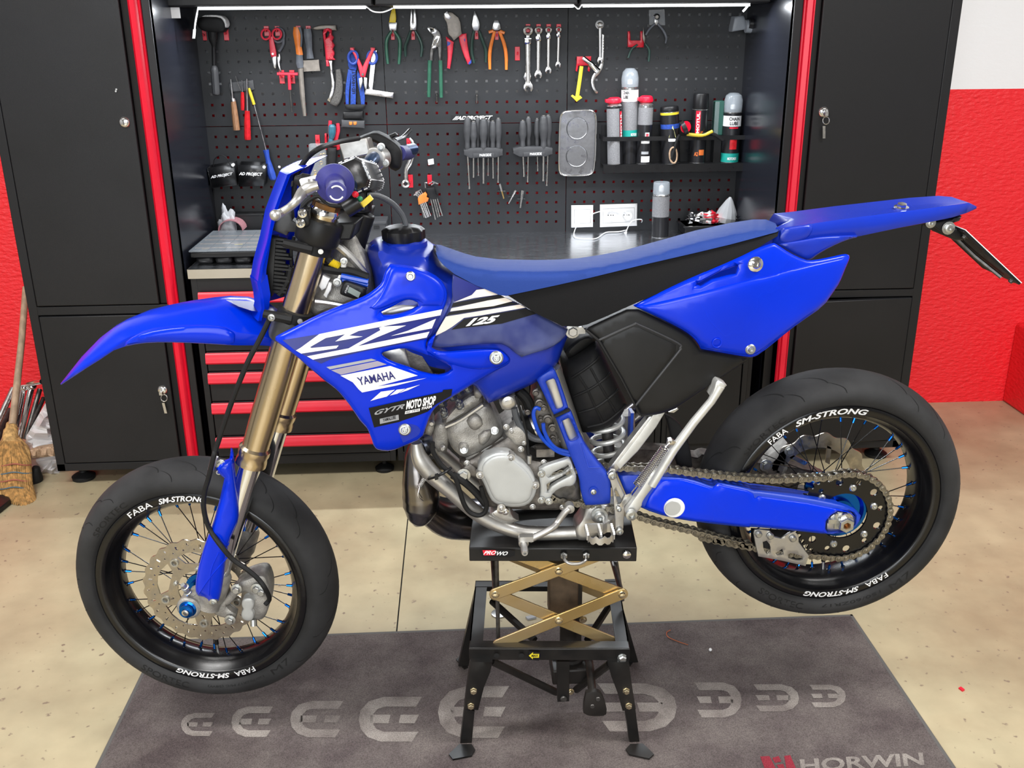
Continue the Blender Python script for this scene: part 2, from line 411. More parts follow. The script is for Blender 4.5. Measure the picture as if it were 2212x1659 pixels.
# ---------------------------------------------------------------- tall cabinets
def lock(par, p, key, name='lock'):
    mb = MB(); ax = Vector((0, -1, 0))
    mb.lathe([(.017, 0), (.017, .004), (.013, .009), (.011, .010)], p, ax, 18)
    mb.obox(p+ax*.011, (.002, 0, 0), (0, .001, 0), (0, 0, .008))
    o = mb.build(name, 'chrome', par)
    return o
def keyring(par, p):
    mb = MB(); c = p+Vector((.006, -.014, -.026))
    mb.tube([c+Vector((.011*math.cos(a), .003*math.sin(a), .012*math.sin(a))) for a in [i*math.pi/8 for i in range(16)]], .0016, 6, loop=True)
    mb.box((p.x-.004, p.y-.03, p.z-.01), (p.x+.006, p.y-.010, p.z+.002))
    c2 = c+Vector((-.003, 0, -.02)); mb.obox(c2+Vector((0, 0, -.018)), (.0045, 0, .0), (0, .001, 0), (-.002, 0, .02))
    return mb.build('key', 'steel', par)
def tall_cabinet(label, xs, zt, rails, side, ajar=0.):
    # xs: frame outer l, door l, door r, strip l, strip r, outer r  (left cabinet order)
    t = thing('tall_cabinet', label, 'cabinet', ((xs[0]+xs[-1])/2, YC+.3, 0))
    lo, hi = min(xs[0], xs[-1]), max(xs[0], xs[-1])
    zb, zr0, zr1 = rails
    d0, d1 = sorted((xs[1], xs[2])); s0, s1 = sorted((xs[3], xs[4]))
    mb = MB()
    mb.box((lo, YC+.004, zb), (lo+.014, YW-.005, zt)); mb.box((hi-.014, YC+.004, zb), (hi, YW-.005, zt))
    mb.cur = 0
    mb.box((lo+.014, YW-.02, zb), (hi-.014, YW-.006, zt)); mb.box((lo+.014, YC+.02, zb), (hi-.014, YW-.02, zb+.02)); mb.box((lo+.014, YC+.02, zr0+.005), (hi-.014, YW-.02, zr1-.005))
    mb.build('body', 'cab_side', t)
    mb = MB(); fo, fi = (xs[0], xs[1]) if side == 'L' else (xs[5], xs[2])
    fr = sorted((xs[0], xs[1] if side == 'L' else xs[3])); fr2 = sorted((xs[4] if side == 'L' else xs[2], xs[5]))
    for a, b in (fr, fr2): mb.box((a, YC, zb), (b, YC+.03, zt))
    mb.box((lo, YC, zb), (hi, YC+.03, zb+.03)); mb.box((lo, YC+.001, zr0), (hi, YC+.03, zr1))
    mb.build('front_frame', 'cab_black', t, bevel=.0025)
    for zz0, zz1, aj in ((zr1+.003, zt-.01, 0), (zb+.033, zr0-.003, ajar)):
        hx = d0 if side == 'L' else d1
        T_ = Matrix.Translation((hx, YC, 0)) @ Matrix.Rotation(aj, 4, 'Z') @ Matrix.Translation((-hx, -YC, 0))
        mb = MB().box((d0+.002, YC-.004, zz0), (d1-.002, YC+.02, zz1))
        mb.v = [T_ @ v for v in mb.v]
        dr = mb.build('door', 'cab_black', t, bevel=.003)
        cs = MB(); prof = []
        n = 8; w_ = s1-s0
        for x, y in ((0, 0), (0, -.012), (.1, -.016), (.14, -.012), (.2, -.022), (.6, -.026), (.8, -.018), (.84, -.010), (.95, -.012), (1, -.008), (1, 0)): prof.append((s0+w_*x, YC+.004+y))
        cs.prism([Vector((x, y, zz0)) for x, y in prof], (0, 0, zz1-zz0)); cs.v = [T_ @ v for v in cs.v]
        c = cs.build('handle_strip', 'red_plastic', dr, ang=50)
        gp = MB().box((min(s1, d1) if side == 'L' else max(s1, 0)-.0, YC+.01, zz0), (max(d1, s0) if side == 'L' else d0, YC+.018, zz1)); gp.v = [T_ @ v for v in gp.v]
        gp.build('door_gap', 'gap', dr)
    for x in (lo+.06, hi-.06):
        for y in (YC+.07, YW-.08):
            MB().cyl((x, y, 0.02), (x, y, zb+.004), .009).lathe([(.04, 0), (.042, .012), (.03, .02), (.014, .028), (.012, .034)], (x, y, 0.0), (0, 0, 1), 20).build('foot', 'black_rubber', t)
    return t, [c for c in t.children if c.name.startswith('door')]
def X(x, y): return at(x, y, YC).x
zbL = at(250, 1015, YC).z; zrL = (at(200, 680, YC).z, at(200, 661, YC).z)
tL, drs = tall_cabinet('tall black steel cabinet with red strip handle beside the broom', (X(40.5, 560), X(61, 560), X(333, 560), X(350, 560), X(374.5, 560), X(391, 560)), 2.15, (zbL, *zrL), 'L')
p = at(269, 264, YC-.004); lock(drs[0], p, 0)
MB().lathe([(.0035, 0), (.003, .004)], at(252, 193, YC-.004), (0, -1, 0), 10).lathe([(.004, 0), (.003, .004)], at(251, 197, YC-.004), (0, -1, 0), 10).build('rivet', 'steel', drs[0])
p = at(351, 842, YC-.004); lock(drs[1], p, 1); keyring(drs[1], p)
zrR = (at(1900, 642, YC).z, at(1900, 625.5, YC).z)
tR, drs = tall_cabinet('tall black steel cabinet with ajar lower door beside the white and red wall', (X(1718, 0), X(1777, 0), X(2059, 0), X(1737, 0), X(1762, 0), X(2080.6, 0)), 2.15, (zbL, *zrR), 'R', ajar=math.radians(5))
p = at(1779, 242, YC-.004); lock(drs[0], p, 0); keyring(drs[0], p)
# ---------------------------------------------------------------- bench
xl, xr = at(405, 581, YC).x, X(1650, 560)
zt = at(480, 581, YC).z
def top_mat():
    m_ = mat('worktop_steel', (.66, .68, .72), .24, 1., bump=.015, bs=60, stretch=(1, 12, 1), rvar=.05, vs_=10)
top_mat()
mat('worktop_edge', (.55, .51, .45), .32, 1., rvar=.03, vs_=4)
wt = MB(); wt.box((xl, YC, zt-.004), (xr, YP, zt)); wt.cur = 1; wt.box((xl, YC-.002, zt-.032), (xr, YC+.004, zt)); wt.box((xl-.002, YC, zt-.032), (xl, YP, zt))
wt.cur = 2; wt.box((xl+.004, YC+.004, zt-.03), (xr-.004, YP-.01, zt-.005))
tag(wt.build('worktop', ['worktop_steel', 'worktop_edge', 'gap']), 'long stainless steel worktop under the pegboards', 'worktop')
def base_unit(name, label, cat, x0, x1, z1, group=None):
    t = thing(name, label, cat, ((x0+x1)/2, YC+.25, 0), group)
    mb = MB(); z0 = zbL
    mb.box((x0, YC+.02, z0), (x0+.012, YP-.02, z1)); mb.box((x1-.012, YC+.02, z0), (x1, YP-.02, z1)); mb.box((x0, YP-.04, z0), (x1, YP-.02, z1)); mb.box((x0, YC+.03, z0), (x1, YP-.03, z0+.02)); mb.box((x0, YC+.03, z1-.02), (x1, YP-.03, z1))
    mb.build('body', 'cab_black', t)
    f = MB()
    f.box((x0, YC+.008, z0), (x0+.022, YC+.03, z1)); f.box((x1-.022, YC+.008, z0), (x1, YC+.03, z1)); f.box((x0, YC+.009, z0), (x1, YC+.03, z0+.035)); f.box((x0, YC+.009, z1-.05), (x1, YC+.03, z1))
    f.build('front_frame', 'cab_black', t, bevel=.002)
    for x in (x0+.05, x1-.05):
        for y in (YC+.07, YP-.1):
            MB().cyl((x, y, 0.02), (x, y, z0+.004), .008).lathe([(.034, 0), (.036, .010), (.026, .018), (.012, .026)], (x, y, 0.0), (0, 0, 1), 20).build('foot', 'black_rubber', t)
    return t
zu = zt-.034
ux0, ux1 = at(412, 610, YC+.01).x, at(856, 990, YC+.01).x
du = base_unit('drawer_cabinet', 'black drawer cabinet with red drawer handles behind the fork', 'cabinet', ux0, ux1, zu)
hz = [at(520, y, YC).z for y in (641, 684, 727, 772, 815, 880, 954)]
zz = [h+.022 for h in hz]+[zbL+.037]
for i in range(7):
    a, b = zz[i+1]+.003, zz[i]
    if i == 0: b = min(zu-.052, b+.03)
    d = MB().box((ux0+.026, YC, a), (ux1-.026, YC+.3, b)).build('drawer', 'cab_black', du, bevel=.002)
    hb = MB(); h0 = hz[i]
    hb.prism([Vector((ux0+.026, YC-y, h0+z)) for y, z in ((0, .019), (.012, .021), (.018, .014), (.02, -.002), (.022, -.012), (.017, -.018), (.012, -.014), (.0, -.016))], (ux1-ux0-.052, 0, 0))
    hb.build('drawer_handle', 'red_plastic', d, ang=50)
# base cabinets with doors
bx = [ux1+.006, X(1430, 930), xr-.004]
for i, (a, b) in enumerate(zip(bx[:-1], bx[1:])):
    if i == 0:
        m2 = (a+b)/2
        t = base_unit('base_cabinet', 'wide black base cabinet with two plain doors behind the engine', 'cabinet', a, b-.003, zu)
        spans = ((a+.025, m2-.002), (m2+.002, b-.028))
    else:
        t = base_unit('base_cabinet', 'narrower black base cabinet behind the silver side stand', 'cabinet', a, b-.003, zu); spans = ((a+.018, X(1600, 830)), (X(1600, 830)+.004, b-.02))
    for s0, s1 in spans:
        d = MB().box((s0, YC, zbL+.037), (s1, YC+.02, zu-.052)).build('door', 'cab_black', t, bevel=.002)
# ---------------------------------------------------------------- pegboards (real square holes)
def pegboard(x0, x1, z0, z1, nx, nz, pitch, ox, oz, label, cut=()):
    hs = .0047
    xs = [x0]; 
    for i in range(nx): c = ox+i*pitch; xs += [c-hs, c+hs]
    xs.append(x1); zs = [z0]
    for j in range(nz): c = oz+j*pitch; zs += [c-hs, c+hs]
    zs.append(z1)
    vs_ = []; fs = []; nX = len(xs); nZ = len(zs)
    for y in (YP, YP+.0016):
        vs_ += [(x, y, z) for z in zs for x in xs]
    o = nX*nZ
    for j in range(nZ-1):
        for i in range(nX-1):
            a = j*nX+i; q = (a, a+1, a+nX+1, a+nX)
            if i % 2 == 1 and j % 2 == 1:
                for k in range(4): fs.append((q[k], q[(k+1) % 4], q[(k+1) % 4]+o, q[k]+o))
                continue
            fs.append(q); fs.append(tuple(v+o for v in q[::-1]))
    for i in range(nX-1): fs.append((i+1, i, i+o, i+1+o)); a = (nZ-1)*nX+i; fs.append((a, a+1, a+1+o, a+o))
    for j in range(nZ-1): a = j*nX; fs.append((a, a+nX, a+nX+o, a+o)); a = j*nX+nX-1; fs.append((a+nX, a, a+o, a+nX+o))
    # folded edge flanges
    mb = MB(); mb.add(vs_, fs)
    mb.box((x0, YP+.0016, z0), (x0+.0015, YP+.02, z1)); mb.box((x1-.0015, YP+.0016, z0), (x1, YP+.02, z1)); mb.box((x0, YP+.0016, z0), (x1, YP+.02, z0+.0015)); mb.box((x0, YP+.0016, z1-.0015), (x1, YP+.02, z1))
    return tag(mb.build('pegboard', 'peg', ang=30, fix=False), label, 'pegboard', 'steel pegboards on the back wall')
pc = [at(441, 262, YP).x, at(835.5, 262, YP).x, at(1224.5, 262, YP).x, at(1602, 262, YP).x]
zrow = [at(1000, 505, YP).z, at(1000, 267, YP).z, at(1000, 14, YP).z]
pit = (at(800+1511/3.95, 243, YP).x-at(800+227/3.95, 243, YP).x)/15
names = [['left', 'middle', 'right'], ['left', 'middle', 'right']]
lab = [['upper left pegboard behind the rubber mallet and scissors', 'upper middle pegboard behind the row of pliers', 'upper right pegboard behind the yellow arrow hook'],
       ['lower left pegboard behind the two black bins', 'lower middle pegboard behind the screwdriver racks', 'lower right pegboard behind the spray can shelf']]
for i in range(3):
    a, b = pc[i]+.0015, pc[i+1]-.0015
    nx = 17; ox = (a+b)/2-8*pit
    for r_ in range(2):
        z1, z0 = zrow[1-r_+1], zrow[1-r_]
        z1 -= .0015; z0 += .0015
        nz = 10; oz = (at(1000, 243.5, YP).z if r_ == 0 else at(1000, 482, YP).z)
        pegboard(a, b, z0, z1, nx, nz, pit, ox, oz, lab[r_][i])
# ---------------------------------------------------------------- upper cabinets and LED strips
YU = 3.52
ub = at(620, 13, YU).z
ue = [at(350, 5, YU).x, at(806.5, 5, YU).x, at(1251, 5, YU).x, at(1668, 5, YU).x]
mat('led', (1, 1, 1), .5, emit=((.92, .97, 1), 7))
for i in range(3):
    t = thing('wall_cabinet', ['black wall cabinet above the mallet and scissors', 'black wall cabinet above the row of pliers', 'black wall cabinet above the yellow arrow hook'][i], 'cabinet', ((ue[i]+ue[i+1])/2, YU+.15, ub))
    MB().box((ue[i]+.003, YU+.02, ub), (ue[i+1]-.003, YP-.002, ub+.4)).build('body', 'cab_black', t, bevel=.003)
    MB().box((ue[i]+.005, YU, ub+.002), (ue[i+1]-.005, YU+.02, ub+.4)).build('door', 'cab_black', t, bevel=.003)
lp = [((428, 16.5), (790, 13.5)), ((850, 16), (1239, 11.5)), ((1259, 8), (1620, 4))]
for i, (a, b) in enumerate(lp):
    A, B = at(*a, YU+.03), at(*b, YU+.03)
    zc = ub-.005
    A.z = B.z = zc
    t = thing('led_strip', ['lit LED strip above the mallet', 'lit LED strip above the row of pliers', 'lit LED strip above the spray can shelf'][i], 'light', (A+B)/2)
    MB().bar(A, B, (0, .006, 0), (0, 0, .0045)).build('diffuser', 'led', t, bevel=.001)
    MB().bar(A+Vector((0, .0, .0045)), B+Vector((0, 0, .0045)), (0, .009, 0), (0, 0, .0008)).build('tape', 'white_plastic', t)
    l = bpy.data.lights.new('led_light', 'AREA'); l.shape = 'RECTANGLE'; l.size = (B-A).length; l.size_y = .012; l.energy = 7.5; l.color = (.9, .95, 1)
    lo_ = bpy.data.objects.new('led_light', l); COL.objects.link(lo_); lo_.location = (A+B)/2+Vector((0, 0, -.007)); lo_.rotation_euler = (math.radians(-25), 0, 0)
def cable(name, label, pts, Y, r=.0018, m='white_plastic', cat='cable', k=6, end=None):
    P = [at(x, y, Y if not isinstance(Y, list) else Y[0]) for x, y in spline(pts, k)]
    mb = MB().tube(P, r, 6)
    if end: mb.bar(P[-1], P[-1]+(P[-1]-P[-2]).normalized()*.03, (.004, 0, 0), (0, .003, 0))
    return tag(mb.build(name, m), label, cat)
cable('power_lead', 'white power lead hanging from the LED strip beside the mallet', Q('2', (110, 65), (100, 120), (85, 200), (80, 250)), YU+.04, .003, end=1)
cable('connector_lead', 'short white connector lead between the two left LED strips', Q('2', (1545, 55), (1600, 95), (1650, 105), (1700, 100), (1770, 70)), YU+.03, .0025)
cable('connector_lead', 'short white connector lead between the two right LED strips', Q('3', (1735, 45), (1755, 62), (1775, 75), (1790, 60), (1805, 35)), YU+.03, .0025)
cable('led_tail', 'white tail of the LED strip dangling above the grey clamp lamp', Q('4', (1662, 8), (1640, 50), (1600, 98)), YU+.04, .0035, 'led')
pt = MB(); a = at(364, 16, YU+.02); pt.box((a.x, a.y-.001, a.z-.034), (a.x+.036, a.y, a.z)); 
tg = tag(pt.build('paper_tag', 'white_print'), 'small white paper label hanging under the wall cabinet', 'label')
# ================================================================ TOOLS ON THE PEGBOARD
mat('green_grip', (.02, .10, .06), .4, var=.15, vs_=60)
mat('dark_green_grip', (.015, .045, .035), .4, var=.15, vs_=60)
mat('orange_grip', (.75, .20, .03), .38, var=.08, vs_=60)
mat('red_grip', (.70, .03, .06), .38, var=.08, vs_=60)
mat('blue_grip', (.02, .06, .35), .4, var=.12, vs_=60)
mat('grey_grip', (.10, .11, .13), .5, var=.12, vs_=60)
mat('tool_steel', (.55, .55, .55), .3, .95, var=.12, vs_=120)
mat('old_steel', (.24, .215, .19), .5, .75, var=.12, vs_=60)
mat('wood', (.28, .14, .07), .5, var=.25, vs_=60, stretch=(6, 6, 1))
mat('red_clear', (.5, .015, .02), .2, var=.2, vs_=80)
mat('bristle', (.08, .075, .07), .8, var=.4, vs_=400, bump=.8, bs=500)
mat('strap_blue', (.01, .05, .30), .7, var=.25, vs_=150)
mat('teal', (.03, .12, .17), .35, var=.1, vs_=50)
mat('clear_plastic', (.6, .63, .66), .12, alpha=.22)
mat('clear_cap', (.5, .55, .6), .12, alpha=.42)
mat('brass', (.62, .42, .16), .3, .95, var=.1, vs_=80)
mat('teal_label', (.01, .32, .27), .4)
mat('print_grey', (.30, .30, .31), .5, vs_=900, col2=(.10, .10, .11))
mat('can_black', (.012, .012, .014), .3)
mat('can_silver', (.5, .5, .5), .25, .9)
mat('orange_print', (.7, .16, .03), .5)
mat('pink_pad', (.38, .17, .19), .7, var=.2, vs_=120, bump=.4, bs=700)
mat('tan_pad', (.42, .28, .18), .7, var=.2, vs_=120)
mat('foil', (.6, .6, .6), .3, .6, var=.2, vs_=60, bump=.6, bs=60)
YT = YP-.014
def W3(r, x, y, Y=None): return at(*q1(r, x, y), YT if Y is None else Y)
def L3(r, pts, Y=None): return [W3(r, *p, Y) for p in pts]
KP = 1.78e-3*560/2212   # metres per zoomed pixel on the board (560 px regions)
def tb(r, pts, rad, m_, name, par, Y=None, n=10, k=4, flat=None, sp=True):
    P = L3(r, pts, Y); rr = rad if isinstance(rad, (list, tuple)) else [rad]*len(P)
    if sp and len(P) > 2:
        Ps = SPL(P, k); rr = list(np.interp(np.linspace(0, len(P)-1, len(Ps)), range(len(P)), rr))
    else: Ps = P
    return MB().tube(Ps, [float(v)*KP for v in rr], n, flat=flat).build(name, m_, par)
def SPL(pts, k=4): return [Vector(p) for p in spline([tuple(p) for p in pts], k)]
def pl_(r, pts, m_, name, par, Y=None, th=.006, rnd=.002, holes=(), smooth=1, step=6, rd=None):
    return panel(name, Q(r, *pts), 0., m_, par, Y0=(YT-.003 if Y is None else Y), th=th, rnd=rnd, rd=rd, holes=[Q(r, *h) for h in holes], smooth=smooth, step=step)[0]
def ring(r, c, rx, ry, tr, m_, name, par, Y=None, a0=0, a1=360):
    P = [W3(r, c[0]+rx*math.cos(math.radians(a)), c[1]+ry*math.sin(math.radians(a)), Y) for a in range(a0, a1, 20)]
    return MB().tube(P, tr*KP, 8, loop=(a1-a0 == 360)).build(name, m_, par)
def tool(name, label, cat, r, x, y): return thing(name, label, cat, W3(r, x, y))
hk = [0]
def hook(label, r, x, y, h=90, w_=32):
    p = W3(r, x, y, YP); p2 = W3(r, x, y+h, YP); ww = w_/2*KP
    mb = MB(); mb.box((p.x-ww, YP-.004, p2.z), (p.x+ww, YP-.0004, p.z)); mb.tube([Vector((p.x, YP-.003, (p.z+p2.z)/2)), Vector((p.x, YP-.022, (p.z+p2.z)/2-.002)), Vector((p.x, YP-.026, (p.z+p2.z)/2+.006))], .0028, 6)
    return tag(mb.build('pegboard_hook', 'red_hook', bevel=.001), label, 'hook', 'red plastic pegboard hooks')
# --- mallet
t = tool('rubber_mallet', 'black rubber mallet with white top edge hanging at far left', 'mallet', '2', 232, 275)
pl_('2', [(100, 200), (112, 158), (175, 132), (300, 135), (338, 165), (355, 210), (340, 250), (318, 277), (270, 277), (200, 272), (150, 264), (110, 232)], 'black_rubber', 'head', t, th=.05, rnd=.014, Y=YP-.075)
pl_('2', [(140, 142), (180, 126), (305, 128), (345, 165), (357, 212), (342, 235), (330, 180), (295, 146), (190, 142)], 'white_plastic', 'worn_edge', t, th=.05, rnd=.004, Y=YP-.077)  # white strip along the top and right edge of the head
tb('2', [(232, 262), (235, 330), (242, 372), (245, 400)], [36, 34, 22, 16], 'black_rubber', 'socket', t, YP-.045); tb('2', [(243, 390), (246, 570)], 16, 'black_plastic', 'shaft', t, YP-.045)
tb('2', [(246, 560), (250, 600), (262, 770), (264, 805), (264, 815)], [18, 31, 31, 28, 12], 'grey_plastic', 'grip', t, YP-.045)
hook('red hook under the left side of the black mallet', '2', 162, 255); hook('red hook under the right side of the black mallet', '2', 345, 230, 115, 40)
# --- scissors + snips
hook('red hook holding the left ring of the red scissors', '2', 692, 222, 85, 40); hook('red hook holding the right ring of the red scissors', '2', 785, 222, 85, 40)
t = tool('tin_snips', 'grey handled snips hanging behind the red scissors', 'snips', '2', 800, 430)
ring('2', (795, 300), 50, 62, 9, 'grey_grip', 'handle_loop', t, YP-.012); tb('2', [(840, 330), (835, 380), (800, 440)], 12, 'grey_grip', 'handle', t, YP-.012); pl_('2', [(780, 470), (805, 458), (815, 500), (805, 540), (820, 610), (808, 612), (785, 550)], 'tool_steel', 'blade', t, YP-.014)
t = tool('electrician_scissors', 'red handled scissors with open rings beside the orange file handle', 'scissors', '2', 745, 460)
ring('2', (688, 292), 38, 44, 8, 'red_grip', 'ring', t, YP-.024); ring('2', (782, 290), 38, 44, 8, 'red_grip', 'ring', t, YP-.024)
pl_('2', [(715, 325), (745, 305), (775, 430), (778, 480), (735, 488), (722, 440)], 'red_grip', 'handle', t, YP-.028, th=.008); pl_('2', [(733, 482), (775, 475), (778, 560), (768, 602), (752, 570)], 'tool_steel', 'blade', t, YP-.026)
MB().lathe([(.0045, 0), (.004, .003)], W3('2', 748, 460, YP-.028), (0, -1, 0), 12).build('pivot', 'steel', t)
# --- T key
hook('left red hook carrying the red T-handle key', '2', 822, 598, 115, 42); hook('right red hook carrying the red T-handle key', '2', 910, 598, 115, 42)
t = tool('t_handle_key', 'red T-handle hex key with thin black shaft', 'hex key', '2', 890, 630)
tb('2', [(785, 630), (962, 632)], 12, 'red_grip', 'handle', t, YP-.03); tb('2', [(886, 632), (893, 765)], 13, 'red_grip', 'stem', t, YP-.03); tb('2', [(893, 760), (910, 955)], 6, 'dark_steel', 'shaft', t, YP-.03)
# --- file
hook('red hook behind the orange file handle', '2', 965, 220, 60, 40); hook('red hook behind the grey scraper handle', '2', 1050, 220, 60, 40)
t = tool('file', 'long steel file with orange and grey handle', 'file', '2', 975, 460)
tb('2', [(958, 232), (958, 290), (968, 400), (978, 470)], [30, 36, 26, 28], 'orange_grip', 'handle', t, YP-.03, flat=.6); tb('2', [(975, 232), (992, 300), (988, 400)], [14, 10, 8], 'grey_grip', 'handle_edge', t, YP-.034)
tb('2', [(975, 465), (978, 540), (985, 580)], [27, 30, 24], 'grey_grip', 'ferrule', t, YP-.03, flat=.6); tb('2', [(982, 545), (1000, 800), (1020, 990)], [21, 21, 14], 'old_steel', 'blade', t, YP-.028, flat=.5)
# --- scraper
t = tool('scraper', 'wide blade scraper with grey handle and rusty blade', 'scraper', '2', 1060, 450)
tb('2', [(1042, 245), (1048, 300), (1060, 420), (1068, 500)], [28, 34, 24, 30], 'grey_grip', 'handle', t, YP-.03, flat=.6); pl_('2', [(998, 516), (1140, 508), (1152, 605), (1012, 612)], 'old_steel', 'blade', t, YP-.03, th=.002, rnd=.001)
# --- hammer head behind
t = tool('chipping_hammer', 'pointed steel hammer head lying behind the red brush handle', 'hammer', '2', 1180, 235)
pl_('2', [(1075, 243), (1120, 220), (1180, 210), (1285, 213), (1292, 260), (1240, 262), (1180, 252), (1110, 258)], 'old_steel', 'head', t, YP-.03, th=.02, rnd=.005); tb('2', [(1180, 250), (1190, 300), (1200, 480)], 16, 'black_plastic', 'handle', t, YP-.012)
# --- wire brush
t = tool('wire_brush', 'curved wire brush with red fingered handle', 'brush', '2', 1230, 500)
pl_('2', [(1172, 290), (1182, 250), (1215, 236), (1250, 250), (1245, 290), (1265, 320), (1252, 350), (1272, 385), (1258, 420), (1275, 450), (1262, 490), (1280, 510), (1200, 512), (1190, 400)], 'red_grip', 'handle', t, YP-.04, th=.022, rnd=.006, holes=[[(1195, 290), (1215, 262), (1232, 275), (1222, 310), (1200, 330)]])
lettering('SHIPS', q1('2', 1250, 350), q1('2', 1262, 500), q1('2', 1205, 352), onY(YP-.0412), 'red_hook', t, bold=.02)
pl_('2', [(1200, 512), (1222, 515), (1228, 565), (1205, 565)], 'red_grip', 'collar', t, YP-.036, th=.01); pl_('2', [(1228, 520), (1252, 518), (1262, 640), (1280, 720), (1268, 800), (1235, 870), (1212, 855), (1240, 790), (1248, 720), (1238, 620)], 'steel', 'back_strip', t, YP-.04, th=.012, rnd=.003)
pl_('2', [(1285, 595), (1320, 588), (1338, 660), (1345, 760), (1330, 860), (1290, 912), (1240, 890), (1225, 870), (1260, 820), (1285, 730)], 'bristle', 'bristles', t, YP-.036, th=.016, rnd=.006)
# --- headlamp
t = tool('headlamp', 'black headlamp with blue elastic straps and orange buttons', 'headlamp', '2', 1440, 600)
pl_('2', [(1400, 440), (1450, 440), (1470, 560), (1460, 600), (1400, 590), (1385, 540)], 'strap_blue', 'strap_loop', t, YP-.02)
for pts in ([(1390, 590), (1420, 600), (1400, 760), (1395, 900), (1370, 905), (1365, 760)], [(1415, 600), (1455, 600), (1458, 760), (1455, 890), (1410, 890), (1412, 740)], [(1470, 600), (1500, 650), (1535, 800), (1530, 920), (1505, 920), (1490, 800), (1462, 660)]): pl_('2', pts, 'strap_blue', 'strap', t, YP-.022, th=.003)
lettering('LED HEVOLT', q1('2', 1450, 800), q1('2', 1450, 610), q1('2', 1425, 800), onY(YP-.0232), 'black_print', t, bold=.02)
pl_('2', [(1360, 890), (1540, 890), (1530, 930), (1470, 940), (1370, 930)], 'black_plastic', 'buckle', t, YP-.024, th=.006)
pl_('2', [(1350, 955), (1515, 948), (1520, 1015), (1345, 1015)], 'black_plastic', 'lamp', t, YP-.034, th=.03, rnd=.005); bx_ = pl_('2', [(1335, 1022), (1530, 1030), (1530, 1095), (1330, 1085)], 'grey_plastic', 'battery_box', t, YP-.036, th=.032, rnd=.004)
for x in (1398, 1435): pl_('2', [(x, 1038), (x+28, 1038), (x+28, 1062), (x+14, 1068), (x, 1064)], 'orange_grip', 'button', t, YP-.0385, th=.004, smooth=0)
# --- aluminium angle
t = tool('try_square', 'short aluminium square with wide foot beside the shears', 'square', '2', 1590, 600)
pl_('2', [(1590, 440), (1635, 430), (1600, 760), (1560, 770)], 'steel', 'blade', t, YP-.014, th=.003, rnd=.001, smooth=0); pl_('2', [(1538, 755), (1780, 790), (1775, 840), (1530, 805)], 'alu_w' if 'alu_w' in MAT else 'steel', 'stock', t, YP-.022, th=.014, rnd=.002, smooth=0)
# --- shears
hook('red hook holding the left ring of the blue and red shears', '2', 1425, 405, 70, 36); hook('red hook holding the right ring of the blue and red shears', '2', 1600, 405, 70, 36)
t = tool('shears', 'open blue and red shears with short silver jaws', 'shears', '2', 1515, 635)
ring('2', (1432, 490), 40, 55, 11, 'blue_grip', 'ring', t, YP-.034); ring('2', (1595, 490), 40, 55, 11, 'blue_grip', 'ring', t, YP-.034)
pl_('2', [(1410, 415), (1430, 405), (1475, 480), (1535, 620), (1530, 660), (1495, 655), (1480, 580), (1455, 500)], 'red_grip', 'handle', t, YP-.038, th=.01, rnd=.003); pl_('2', [(1620, 415), (1595, 405), (1560, 470), (1500, 600), (1500, 655), (1535, 655), (1560, 560), (1585, 490)], 'red_grip', 'handle', t, YP-.040, th=.01, rnd=.003)
pl_('2', [(1482, 670), (1508, 658), (1518, 700), (1495, 770), (1482, 720)], 'tool_steel', 'jaw', t, YP-.036); pl_('2', [(1525, 658), (1552, 665), (1555, 730), (1540, 775), (1522, 720)], 'tool_steel', 'jaw', t, YP-.036)
MB().lathe([(.005, 0), (.0045, .003)], W3('2', 1515, 635, YP-.042), (0, -1, 0), 12).build('pivot', 'dark_steel', t)
# --- small tools on the magnet strip, left
t = tool('magnet_bar', 'grey magnetic plate holding small screwdrivers', 'magnet', '2', 480, 740); pl_('2', [(372, 705), (580, 683), (592, 762), (560, 775), (390, 785), (376, 760)], 'grey_plastic', 'plate', t, YP-.008, th=.008)
t = tool('awl', 'wooden handled awl hanging from the magnetic plate', 'awl', '2', 410, 850); tb('2', [(388, 675), (395, 750), (405, 860)], [3, 6, 9], 'steel', 'spike', t, YP-.02); tb('2', [(405, 840), (410, 865)], [18, 22], 'steel', 'ferrule', t, YP-.02); tb('2', [(410, 860), (420, 940), (440, 1110)], [20, 25, 29], 'wood', 'handle', t, YP-.02)
t = tool('small_screwdriver', 'short dark red screwdriver between the awl and the red screwdriver', 'screwdriver', '2', 490, 790); tb('2', [(483, 685), (489, 790)], 4, 'steel', 'shaft', t, YP-.02); tb('2', [(489, 785), (490, 860), (490, 940)], [13, 17, 15], 'red_clear', 'handle', t, YP-.02)
MB().tube(L3('2', [(430, 650), (450, 710), (480, 780)], YP-.016), .0012, 5).build('wire_bit', 'dark_steel', t)
t = tool('red_screwdriver', 'long screwdriver with translucent red handle below the magnetic plate', 'screwdriver', '2', 530, 950); tb('2', [(524, 672), (530, 950)], [8, 9], 'steel', 'shaft', t, YP-.024); tb('2', [(530, 945), (530, 980), (530, 1050), (533, 1180), (533, 1190)], [20, 22, 26, 28, 18], 'red_clear', 'handle', t, YP-.024)
t = tool('long_screwdriver', 'thin screwdriver with blue handle and yellow sleeved tip', 'screwdriver', '2', 690, 1280); tb('2', [(545, 752), (558, 800), (588, 892)], [8, 13, 12], 'yellow_t' if 'yellow_t' in MAT else mat('yellow_t', (.7, .52, .03), .4), 'sleeve', t, YP-.026); tb('2', [(586, 888), (690, 1282)], 5, 'steel', 'shaft', t, YP-.026)
tb('2', [(688, 1280), (695, 1310), (705, 1360), (735, 1480), (750, 1525), (752, 1538)], [26, 22, 20, 34, 30, 14], 'blue_grip', 'handle', t, YP-.026)
